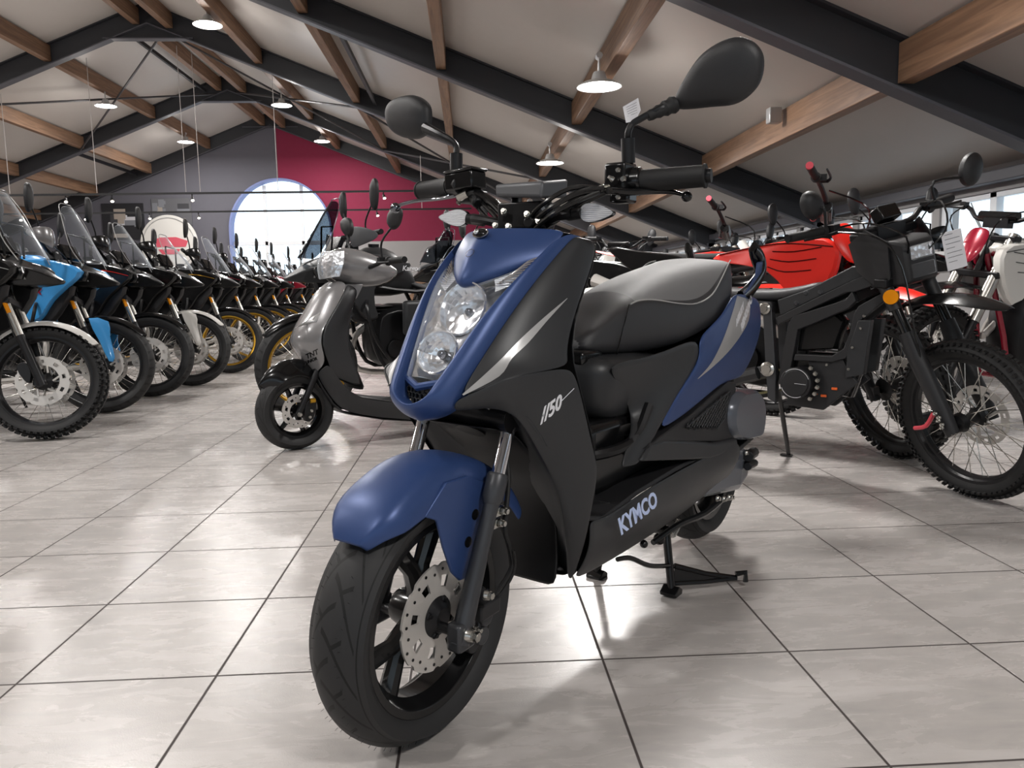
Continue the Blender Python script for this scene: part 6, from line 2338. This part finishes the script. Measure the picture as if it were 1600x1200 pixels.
# bars, round mirrors, cables
bars(EM, -.32, 1.02, .385, exf, sweep=.04, rise=.035, m=BLKM)
mirror(EM, (-.33, .28, 1.02), (-.31, .45, 1.085), None, exf, rnd_=True, rs=.062)
mirror(EM, (-.33, -.25, 1.02), (-.36, -.27, 1.085), None, exf, rnd_=True, rs=.052)
b = MB()
b.box((-.30, .0, 1.03), (.05, .09, .055), rot=Matrix.Rotation(R(-30), 3, 'Y'))
b.build('display', BLK, EM, bevel=.006, xf=exf)
cables(EM, [[(-.32, .2, 1.02), (-.2, .16, 1.04), (-.12, .08, .95), (-.2, 0, .85)], [(-.32, -.2, 1.02), (-.18, -.2, 1.03), (-.12, -.1, .96), (-.2, -.03, .85)], [(-.3, -.24, 1.01), (-.15, -.2, .98), (-.13, -.12, .86), (-.1, -.11, .6), (-.06, -.1, .36)]], exf, .0035)
# frame, traced on the near side and mirrored
ef = (lambda pts: [tuple(p) for p in pts])


def both(nm, pts, y0, th, mat, bev=.003, side=(-1, 1), par=EM):
    for s_ in side:
        b = MB()
        n = len(pts)
        vs_ = [(p[0], y0 * s_, p[2]) for p in pts] + [(p[0], (y0 + th) * s_, p[2]) for p in pts]
        b.add(vs_, [tuple(range(n)), tuple(range(n, 2 * n))[::-1]] + [(i, (i + 1) % n, n + (i + 1) % n, n + i) for i in range(n)])
        b.build(nm, mat, par, bevel=bev)


BEAM1 = [(-0.2920, -0.0800, 0.8256), (-0.3938, -0.0800, 0.7814), (-0.5539, -0.0800, 0.7010), (-0.6852, -0.0800, 0.6375), (-0.6665, -0.0800, 0.6226), (-0.5483, -0.0800, 0.6788), (-0.4250, -0.0800, 0.7439), (-0.4007, -0.0800, 0.7128), (-0.5578, -0.0800, 0.6640), (-0.6182, -0.0800, 0.6560), (-0.6276, -0.0800, 0.6232), (-0.5863, -0.0800, 0.6064), (-0.5369, -0.0800, 0.6272), (-0.4071, -0.0800, 0.6938), (-0.3896, -0.0800, 0.7246), (-0.3750, -0.0800, 0.7670), (-0.2866, -0.0800, 0.7978)]
both('frame_rail', [(-0.2877, -0.0800, 0.8277), (-0.3895, -0.0800, 0.7908), (-0.5542, -0.0800, 0.7108), (-0.6854, -0.0800, 0.6452), (-0.6717, -0.0800, 0.6199), (-0.5484, -0.0800, 0.6813), (-0.4157, -0.0800, 0.7438), (-0.3834, -0.0800, 0.7459), (-0.2773, -0.0800, 0.7816)], .055, .03, CHAR2)
both('frame_rail', [(-0.3927, -0.0800, 0.7483), (-0.4148, -0.0800, 0.7176), (-0.5580, -0.0800, 0.6714), (-0.6131, -0.0800, 0.6560), (-0.6327, -0.0800, 0.6231), (-0.6553, -0.0800, 0.4853), (-0.6685, -0.0800, 0.3816), (-0.6266, -0.0800, 0.3845), (-0.5938, -0.0800, 0.6013), (-0.5417, -0.0800, 0.6222), (-0.4044, -0.0800, 0.6843), (-0.3777, -0.0800, 0.7128)], .05, .035, CHAR2)
both('frame_rail', [(-0.2760, -0.0800, 0.7470), (-0.3679, -0.0800, 0.6938), (-0.3830, -0.0800, 0.6653), (-0.3967, -0.0800, 0.5935), (-0.4181, -0.0800, 0.5326), (-0.4601, -0.0800, 0.5041), (-0.6014, -0.0800, 0.5055), (-0.6084, -0.0800, 0.4798), (-0.4593, -0.0800, 0.4796), (-0.4075, -0.0800, 0.4967), (-0.3678, -0.0800, 0.5584), (-0.3569, -0.0800, 0.6419), (-0.2726, -0.0800, 0.7171)], .05, .035, CHAR2)
both('side_cover', [(-0.3985, -0.0800, 0.7839), (-0.2786, -0.0800, 0.8183), (-0.2720, -0.0800, 0.7585), (-0.3819, -0.0800, 0.7033)], .045, .02, BLK)
both('lower_cover', [(-0.3661, -0.0800, 0.6418), (-0.3208, -0.0800, 0.6424), (-0.3407, -0.0800, 0.4399), (-0.4051, -0.0800, 0.4239), (-0.4013, -0.0800, 0.5211)], .05, .04, CHAR)
both('skid_plate', [(-0.5526, -0.0800, 0.4775), (-0.4215, -0.0800, 0.4912), (-0.3818, -0.0800, 0.4254), (-0.3626, -0.0800, 0.4073), (-0.4900, -0.0800, 0.2913), (-0.6507, -0.0800, 0.3001), (-0.6252, -0.0800, 0.3280), (-0.5342, -0.0800, 0.3606)], .05, .025, CHAR2)
both('rear_rail', [(-0.7397, -0.0800, 0.6882), (-0.7023, -0.0800, 0.6883), (-0.6771, -0.0800, 0.4069), (-0.6772, -0.0800, 0.3030), (-0.7099, -0.0800, 0.3212), (-0.7243, -0.0800, 0.4821)], .05, .035, FORK)
b = MB()
for s_ in (-1, 1):
    pass
mc = (-0.5827, -0.1000, 0.3945)
b.tube([(mc[0], -.125, mc[2]), (mc[0], .125, mc[2])], .062, 40)
b.tube([(mc[0], -.13, mc[2]), (mc[0], -.10, mc[2])], .052, 40)
mot = b.build('drive_motor', CHAR2, EM, bevel=.003)
b = MB()
b.tube([(mc[0] + .056 * math.cos(R(a)), -.1262, mc[2] + .056 * math.sin(R(a))) for a in range(20, 140, 8)], .0012, 4)
b.tube([(mc[0] + .056 * math.cos(R(a)), -.1262, mc[2] + .056 * math.sin(R(a))) for a in range(200, 300, 8)], .0012, 4)
b.tube([(mc[0], -.131, mc[2]), (mc[0] + .045, -.131, mc[2] - .002)], .0008, 4)
b.build('motor_ring_print', WHT, mot)
b = MB()
for k in range(6):
    a = R(50 - k * 20)
    b.bolt((mc[0] + .078 * math.cos(a), -.09, mc[2] + .078 * math.sin(a)), (0, -1, 0), .008, .01)
b.build('motor_cable_lug', ZINC, mot)
for (x_, z_) in (((-0.4880, -0.0900, 0.3477)[0], (-0.4880, -0.0900, 0.3477)[2]), ((-0.4477, -0.0900, 0.3780)[0], (-0.4477, -0.0900, 0.3780)[2])):
    MB().box((x_, -.078, z_), (.022, .006, .01)).build('orange_marker', TRADE, EM, bevel=.002)
b = MB()
pillow(b, [(p[0], p[2]) for p in ((-0.4946, -0.0000, 0.6865), (-0.4324, 0.0000, 0.6376), (-0.4650, 0.0000, 0.5253), (-0.6158, 0.0000, 0.5119), (-0.6052, -0.0000, 0.5970))], -.045, .045, 1, .9)
pillow(b, [(-.62, .36), (-.40, .34), (-.36, .46), (-.5, .5), (-.66, .48)], -.05, .05, 1, .9)
b.build('battery_case', BLK, EM)
b = MB()
pillow(b, [(p[0], p[2]) for p in ((-0.6966, -0.0700, 0.7135), (-0.5643, -0.0700, 0.7575), (-0.3924, -0.0700, 0.8450), (-0.3244, -0.0700, 0.8405), (-0.2950, -0.0700, 0.8234), (-0.3972, -0.0700, 0.7838), (-0.5580, -0.0700, 0.7081), (-0.6818, -0.0700, 0.6448))], -.075, .075, 0, .93)
tk = b.build('top_cover', CHAR, EM, bevel=.004)
b = MB()
for p in ((-0.5683, -0.0780, 0.7429), (-0.5141, -0.0780, 0.7448), (-0.6050, -0.0780, 0.7034)):
    b.bolt((p[0], -.074, p[2]), (0, -1, 0), .008, .004)
b.build('cover_bolt', FORK, tk)
b = MB()
secs = []
for x, z, w_ in ((-.52, .80, .05), (-.60, .775, .07), (-.72, .76, .085), (-.9, .77, .09), (-1.1, .80, .085), (-1.25, .82, .06)):
    secs.append([(x, 0, z), (x, w_, z - .012), (x, w_ * .95, z - .06), (x, -w_ * .95, z - .06), (x, -w_, z - .012)])
b.loft(secs)
b.build('seat', SEATS, EM, subd=1)
b = MB()
b.loft([[(-.70, -.085, .71), (-.70, .085, .71), (-.70, .085, .66), (-.70, -.085, .66)], [(-1.0, -.08, .74), (-1.0, .08, .74), (-1.0, .08, .68), (-1.0, -.08, .68)], [(-1.3, -.05, .80), (-1.3, .05, .80), (-1.3, .05, .76), (-1.3, -.05, .76)]])
b.build('tail_fairing', CHAR2, EM, bevel=.01)
b = MB()
b.bolt(((-0.7279, -0.1000, 0.6837)[0], -.09, (-0.7279, -0.1000, 0.6837)[2]), (0, -1, 0), .018, .008, n=16)
b.bolt(((-0.7117, -0.1000, 0.4403)[0], -.09, (-0.7117, -0.1000, 0.4403)[2]), (0, -1, 0), .022, .008, n=16)
for p in ((-0.4747, -0.0900, 0.4698), (-0.3934, -0.0900, 0.4571), (-0.3823, -0.0900, 0.5394), (-0.3451, -0.0900, 0.6566), (-0.3549, -0.0900, 0.6116), (-0.3177, -0.0900, 0.8285)):
    b.bolt((p[0], -.09, p[2]), (0, -1, 0), .005, .004)
b.build('frame_bolt', ZINC, EM)
b = MB()
p = (-0.2448, -0.1100, 0.7267)
b.tube([(p[0], -.115, p[2]), (p[0], -.128, p[2])], .026, 20)
b.build('round_reflector', AMB, EM)
# logo plate on the cover: plain framed plate
p0, p1 = Vector((-0.3235, -0.1010, 0.7756)), Vector((-0.2672, -0.1010, 0.7951))
b = MB()
q_ = [(-0.3372, -0.0800, 0.7874), (-0.2804, -0.0800, 0.8069), (-0.2750, -0.0800, 0.7792), (-0.3315, -0.0800, 0.7547)]
b.tube([(v[0], -.067, v[2]) for v in q_], .0015, 5, closed=True)
b.build('logo_frame', SILV, EM)
# rear wheel, swingarm, stand, chain
rc_ = (-1.19, 0, .29)
wheel(EM, rc_, .29, .085, .22, False, BLKM, RUB, -1, True, False, None, nm='rear', dr=.10, n=40, spk=28)
b = MB()
for s_ in (-1, 1):
    b.tube([(-.76, .07 * s_, .42), (-1.19, .08 * s_, .29)], .022, 8, flat=1.3)
b.build('swingarm', CHAR2, EM)
b = MB()
for i in range(70):
    t_ = i / 69
    for (za, zb_) in (((-.66, .43), (-1.19, .35)), ((-.66, .35), (-1.19, .23))):
        x = za[0] + (zb_[0] - za[0]) * t_
        z = za[1] + (zb_[1] - za[1]) * t_
        b.box((x, .10, z), (.0062, .012, .009))
b.build('drive_chain', CHAIN, EM)
ks = Vector((-.78, .315, .01))
b = MB().tube([(-.74, .09, .34), (-.76, .2, .18), ks], [.01, .011, .009], 10)
b.box(ks + Vector((-.01, .0, -.002)), (.05, .025, .008))
b.build('side_stand', BLK, EM)

# ================================================================== GREY SCOOTER (behind, left)
TV = thing('motor_scooter', 'glossy grey motor scooter with dark inner legshield, standing behind the blue one', 'scooter', (-.904, 3.90, 0))
TV.rotation_euler = (0, 0, R(212))
vc = (-.03, 0, .198)
b = tyre(MB(), vc, .198, .135, .105, n=72)
b.build('front_tyre', TYR, TV)
b = rim_ring(MB(), vc, .135, .08, .024, 56)
for i in range(6):
    a = 2 * PI * i / 6 + .2
    b.tube([(vc[0] + .03 * math.cos(a), 0, vc[2] + .03 * math.sin(a)), (vc[0] + .125 * math.cos(a), 0, vc[2] + .125 * math.sin(a))], [.016, .012], 8)
b.lathe([(.0, -.04), (.03, -.04), (.03, .04), (0, .04)], vc, 'y', 18)
b.build('front_rim', BLK, TV)
d = wavy_disc(MB(), (vc[0], .05, vc[2]), .085, .045, .004, 8)
dd = d.build('brake_disc', STL, TV)
disc_holes(MB(), (vc[0], .05, vc[2]), (.06, .07, .075), 1, 20, .003).build('disc_hole', BLK, dd)
b = MB()
for s_ in (-1, 1):
    b.tube([(vc[0] + .01, .075 * s_, .185), (-.13, .075 * s_, .40)], .016, 12)
b.tube([(-.13, -.08, .40), (-.13, .08, .40)], .02, 10)
b.build('fork', BLKM, TV)
b = MB()
b.prism([(-.09, .16), (-.05, .15), (-.05, .22), (-.08, .26), (-.11, .24)], .055, .09, k=2)
b.build('brake_caliper', BLKM, TV, bevel=.003)
b = MB()
b.tube([(-.075, .092, .25), (-.10, .092, .25)], .012, 10)
b.build('caliper_bracket', GOLD, TV)
b = MB()
for i in range(2):
    b.bolt((-.07 - .01 * i, .092, .17 + .03 * i), (0, 1, 0), .007, .006)
b.bolt((vc[0] + .01, .092, .188), (0, 1, 0), .009, .01)
b.build('axle_nut', ZINC, TV)
b = MB()
rows = []
for i in range(13):
    a = R(36 + 104 * i / 12)
    w_ = .075 * min(1, .35 + i / 4)
    rr = .222 + .028 * math.sin(PI * i / 12)
    rows.append([(vc[0] + (rr - .085 * abs(k / 4) ** 2.2) * math.cos(a), w_ * k / 4, vc[2] + .01 + (rr - .085 * abs(k / 4) ** 2.2) * math.sin(a)) for k in range(-4, 5)])
b.grid(rows)
b.build('front_mudguard', BLK, TV, subd=1, solid=.004)
# front shield (glossy grey), centre line then left edge
CE = [(-0.2492, 0.0300, 0.8310), (-0.1787, 0.0000, 0.7940), (-0.1104, -0.0000, 0.6876), (-0.0475, -0.0000, 0.6077), (-0.0050, 0.0000, 0.5341), (-0.0597, -0.0000, 0.4674), (-0.1204, 0.0200, 0.3813)]
MI_ = [(-0.2635, 0.0700, 0.8396), (-0.1990, 0.1000, 0.7990), (-0.1341, 0.1100, 0.6945), (-0.0781, 0.1100, 0.6097), (-0.0485, 0.1100, 0.5306), (-0.0837, 0.1000, 0.4531), (-0.1188, 0.0500, 0.3805)]
ED = [(-0.2906, 0.1000, 0.8231), (-0.2652, 0.1400, 0.7914), (-0.2110, 0.1650, 0.7115), (-0.1325, 0.1700, 0.6154), (-0.1070, 0.1750, 0.5305), (-0.1488, 0.1650, 0.4404), (-0.1140, 0.0800, 0.3832)]
b = MB()
b.grid([[(c_[0], 0, c_[2]), m_, e_] for c_, m_, e_ in zip(CE, MI_, ED)], mir=True)
b.build('front_shield', GREY, TV, subd=2, solid=.004)
IN = [(-0.3419, 0.1200, 0.7905), (-0.3175, 0.1400, 0.7496), (-0.2891, 0.1500, 0.6715), (-0.2687, 0.1500, 0.5933), (-0.2663, 0.1550, 0.5144), (-0.2879, 0.1500, 0.4171), (-0.3625, 0.1400, 0.2742)]
MD = [tuple((p[i] + q[i]) / 2 + (.006 if i == 1 else 0) for i in range(3)) for p, q in zip(ED, IN)]
ED2 = ED[:5] + [(-0.1488, 0.1650, 0.4404), (-0.1742, 0.1500, 0.3619)]
b = MB()
b.grid([[e_, m_, i_] for e_, m_, i_ in zip(ED2, MD, IN)], mir=True)
b.build('legshield_side', CHAR, TV, subd=1, solid=.004)
b = MB()
b.grid([[i_, (i_[0] + .02, i_[1] * .6, i_[2]), (i_[0] + .02, 0, i_[2])] for i_ in IN], mir=True)
b.build('inner_legshield', CHAR, TV, subd=1, solid=.004)
b = MB()     # lower leading edge to the floor
L1 = [(-0.1140, 0.0800, 0.3832), (-0.1462, 0.0900, 0.3113), (-0.1951, 0.1000, 0.2273), (-0.2530, 0.1100, 0.1706), (-0.4574, 0.1150, 0.1192), (-0.7998, 0.1150, 0.0636)]
L2 = [(-0.1488, 0.1650, 0.4404), (-0.1966, 0.1600, 0.3610), (-0.2559, 0.1550, 0.2853), (-0.3252, 0.1500, 0.2460), (-0.4877, 0.1500, 0.2106), (-0.7830, 0.1500, 0.1679)]
b.grid([L1, [tuple((p[i] + q[i]) / 2 + (.01 if i == 1 else 0) for i in range(3)) for p, q in zip(L1, L2)], L2], mir=True)
b.build('floor_skirt', CHAR, TV, subd=2, solid=.004)
b = MB()
b.grid([[(p[0], p[1], p[2] + .004), (p[0], p[1] * .5, p[2] + .008), (p[0], 0, p[2] + .008)] for p in L2[2:]], mir=True)
b.grid([[(p[0], p[1], p[2]), (p[0], p[1] * .5, p[2]), (p[0], 0, p[2])] for p in L1], mir=True)
b.build('floorboard', CHAR2, TV, solid=.004)
# headlamp nacelle
b = MB()
secs = []
for x, zt_, zb_, w_ in ((-.215, .955, .885, .055), (-.25, .99, .845, .085), (-.31, 1.01, .815, .10), (-.40, 1.0, .80, .11), (-.50, .965, .80, .115), (-.57, .925, .83, .09), (-.61, .90, .86, .05)):
    secs.append([(x, 0, zt_), (x, w_ * .6, zt_ - .012), (x, w_, (zt_ * .55 + zb_ * .45)), (x, w_ * .7, zb_ + .005), (x, 0, zb_), (x, -w_ * .7, zb_ + .005), (x, -w_, (zt_ * .55 + zb_ * .45)), (x, -w_ * .6, zt_ - .012)])
b.loft(secs)
nac = b.build('handlebar_cover', GREY, TV, subd=1)
b = MB()
for k, (g_, dx) in enumerate(((1.0, 0),)):
    b.grid([[(-.285, .095, .985), (-.225, .05, .985), (-.212, 0, .985)], [(-.275, .112, .92), (-.19, .06, .925), (-.172, 0, .925)], [(-.255, .095, .850), (-.20, .05, .842), (-.188, 0, .838)]], mir=True)
b.build('headlight_lens', LENS, TV, subd=2, solid=.003)
b = MB()
b.grid([[(-.288, .090, .980), (-.232, .045, .98), (-.222, 0, .98)], [(-.278, .107, .92), (-.204, .05, .92), (-.194, 0, .92)], [(-.258, .09, .855), (-.212, .045, .850), (-.202, 0, .846)]], mir=True)
b.build('headlight_reflector', REFL, TV, subd=1)
b = MB()
b.loft([[(-.30, -.05, .82), (-.30, .05, .82), (-.40, .07, .82), (-.40, -.07, .82)], [(-.28, -.05, .76), (-.28, .05, .76), (-.36, .06, .74), (-.36, -.06, .74)]])
b.build('steering_neck', GREY, TV, bevel=.01)
bars(TV, -.44, .93, .33, None, sweep=.05, rise=.03)
for s_ in (-1, 1):
    mirror(TV, (-.44, .2 * s_, .94), (-.47, .28 * s_, 1.10), None, None)
b = MB()
i0, i1, i2 = Vector((-0.0218, 0.0900, 0.6115)), Vector((-0.1277, 0.1500, 0.6859)), Vector((-0.1028, 0.1500, 0.6376))
sg_ = snapper([o for o in TV.children if o.name.startswith('front_shield')], Vector((0, 0, 0)) + Matrix.Rotation(R(-212), 3, 'Z') @ (Vector((0, 0, CH)) - Vector((-.904, 3.90, 0))))
b.grid([[sg_(tuple(i0), .003), sg_(tuple(i0.lerp(i1, .5)), .004), sg_(tuple(i1), .003)], [sg_(tuple(i0), .003), sg_(tuple(i0.lerp(i2, .5)), .004), sg_(tuple(i2), .003)]])
b.build('turn_signal', SILV, TV, solid=.003)
for txt, pa, pb, sz in (('TNT', (-0.0487, 0.1000, 0.4616), (-0.1152, 0.1500, 0.4978), .033), ('JUNIOR', (-0.0513, 0.0800, 0.4320), (-0.1109, 0.1400, 0.4632), .020)):
    b = text_mb(txt, sz, .25, .0008)
    pa, pb = Vector(pa), Vector(pb)
    b.xf(place((pa + pb) / 2, pb - pa, (0, 0, 1)))
    b.xf(lambda p: sg_(p, .002))
    b.build('model_lettering', BLK, TV)
# body, seat, rear wheel (mostly hidden by the blue scooter)
b = MB()
pillow(b, [(-.78, .30), (-.80, .60), (-.95, .68), (-1.45, .74), (-1.50, .66), (-1.25, .45), (-1.0, .26)], -.13, .13, 2, .85)
pillow(b, [(-.66, .12), (-.68, .34), (-.80, .46), (-1.0, .40), (-1.05, .22), (-.95, .12)], -.11, .11, 2, .9)
b.build('rear_body', GREY, TV)
b = MB()
b.loft([[(x, 0, z), (x, w_, z - .02), (x, w_, z - .09), (x, -w_, z - .09), (x, -w_, z - .02)] for x, z, w_ in ((-.76, .70, .08), (-.9, .75, .12), (-1.15, .77, .13), (-1.45, .81, .10))])
b.build('seat', SEATS, TV, subd=1)
wheel(TV, (-1.25, 0, .2), .2, .1, .135, False, BLK, TYR, -1, False, True, None, nm='rear', dr=.08, n=40)

# ------------------------------------------------------------------ things on the gable wall and small items
def poster(nm, lab, x, z, w_, h, base, seed):
    t = MB().box((x, Y1 - .02, z), (w_, .03, h)).build(nm, pm('poster_print', base, .6), None, bevel=.004)
    tag(t, lab, 'poster')
    rr = random.Random(seed)
    for k in range(9):
        c_ = rr.choice([(200, 200, 205), (120, 122, 128), (60, 60, 64), (160, 150, 140)])
        bw, bh = rr.uniform(.1, .35) * w_, rr.uniform(.08, .3) * h
        px_, pz_ = x + rr.uniform(-.5, .5) * (w_ - bw) * .95, z + rr.uniform(-.5, .5) * (h - bh) * .95
        MB().box((px_, Y1 - .036, pz_), (bw, .004 + k * .0004, bh)).build('printed_picture', pm('poster_patch', c_, .6), t)
    return t


poster('wall_poster', 'dark rectangular poster on the grey gable wall above the row', -9.65, 2.85, 1.15, 1.0, (34, 34, 38), 3)
poster('wall_poster', 'picture collage board left of the arched window', -8.3, 3.1, 1.1, .75, (96, 96, 100), 5)
sg = thing('round_sign', 'round white sign with a red band, standing left of the arched window', 'sign', (-8.28, 22.6, 2.2))
b = MB()
b.tube([(0, .04, 0), (0, -.04, 0)], .78, 64)
b.build('sign_disc', WHP, sg, bevel=.01)
b = MB().tube([(.70 * math.cos(2 * PI * i / 64), -.045, .70 * math.sin(2 * PI * i / 64)) for i in range(64)], .012, 6, closed=True)
b.build('sign_rim', SILV, sg)
b = MB()
b.prism([(-.52, .06), (-.25, .16), (.2, .17), (.52, .06), (.45, -.1), (-.45, -.1)], -.05, -.041)
b.prism([(-.3, -.16), (.3, -.16), (.2, -.3), (-.2, -.3)], -.05, -.041)
b.build('sign_band', pm('sign_band_paint', (205, 84, 100), .5), sg)
MB().box((0, 0, -1.45), (.1, .06, 1.4)).build('sign_post', MBK, sg)
cr8 = thing('wooden_crate', 'pale wooden crate low beyond the grey scooter', 'crate', (-.15, 9.2, 0))
b = MB()
for k in range(6):
    b.box((0, -.4, .08 + k * .15), (1.0, .02, .12))
    b.box((0, .4, .08 + k * .15), (1.0, .02, .12))
    b.box((-.5, 0, .08 + k * .15), (.02, .8, .12))
    b.box((.5, 0, .08 + k * .15), (.02, .8, .12))
b.build('crate_board', MW, cr8)
b = MB()
for sx in (-.46, .46):
    for sy in (-.36, .36):
        b.box((sx, sy, .45), (.06, .06, .9))
b.build('crate_post', MW, cr8)
jb = MB().box((2.86, 7.35, zb(2.86) + .22), (.12, .10, .14)).build('junction_box', SILV, bevel=.01)
tag(jb, 'small grey electrical box on the lowest timber purlin', 'electrical box')
# bare trees outside the side windows
for i, (x, y) in enumerate(((8.2, 6.0), (12.8, 10.5), (8.8, 14.5), (13.5, 18.5), (9.0, 22.5))):
    rr = random.Random(20 + i)
    t = thing('bare_tree', 'bare winter tree outside the side windows, %s' % ['nearest', 'second', 'third', 'fourth', 'farthest'][i], 'tree', (x, y, -2.5))
    b = MB()

    def br(p, d, r, n):
        q = p + d
        b.tube([p, p.lerp(q, .5) + Vector((rr.uniform(-.05, .05), rr.uniform(-.05, .05), 0)), q], [r, r * .85, r * .65], 5)
        if n:
            for _ in range(3):
                a = Vector((rr.uniform(-1, 1), rr.uniform(-1, 1), rr.uniform(.2, 1))).normalized()
                br(q, (d.normalized() * .6 + a * .7).normalized() * d.length * .72, r * .6, n - 1)
    br(Vector((0, 0, 0)), Vector((0, 0, 2.6)), .07, 5)
    b.build('trunk_and_branches', pm('bark', (130, 122, 115), .9), t)
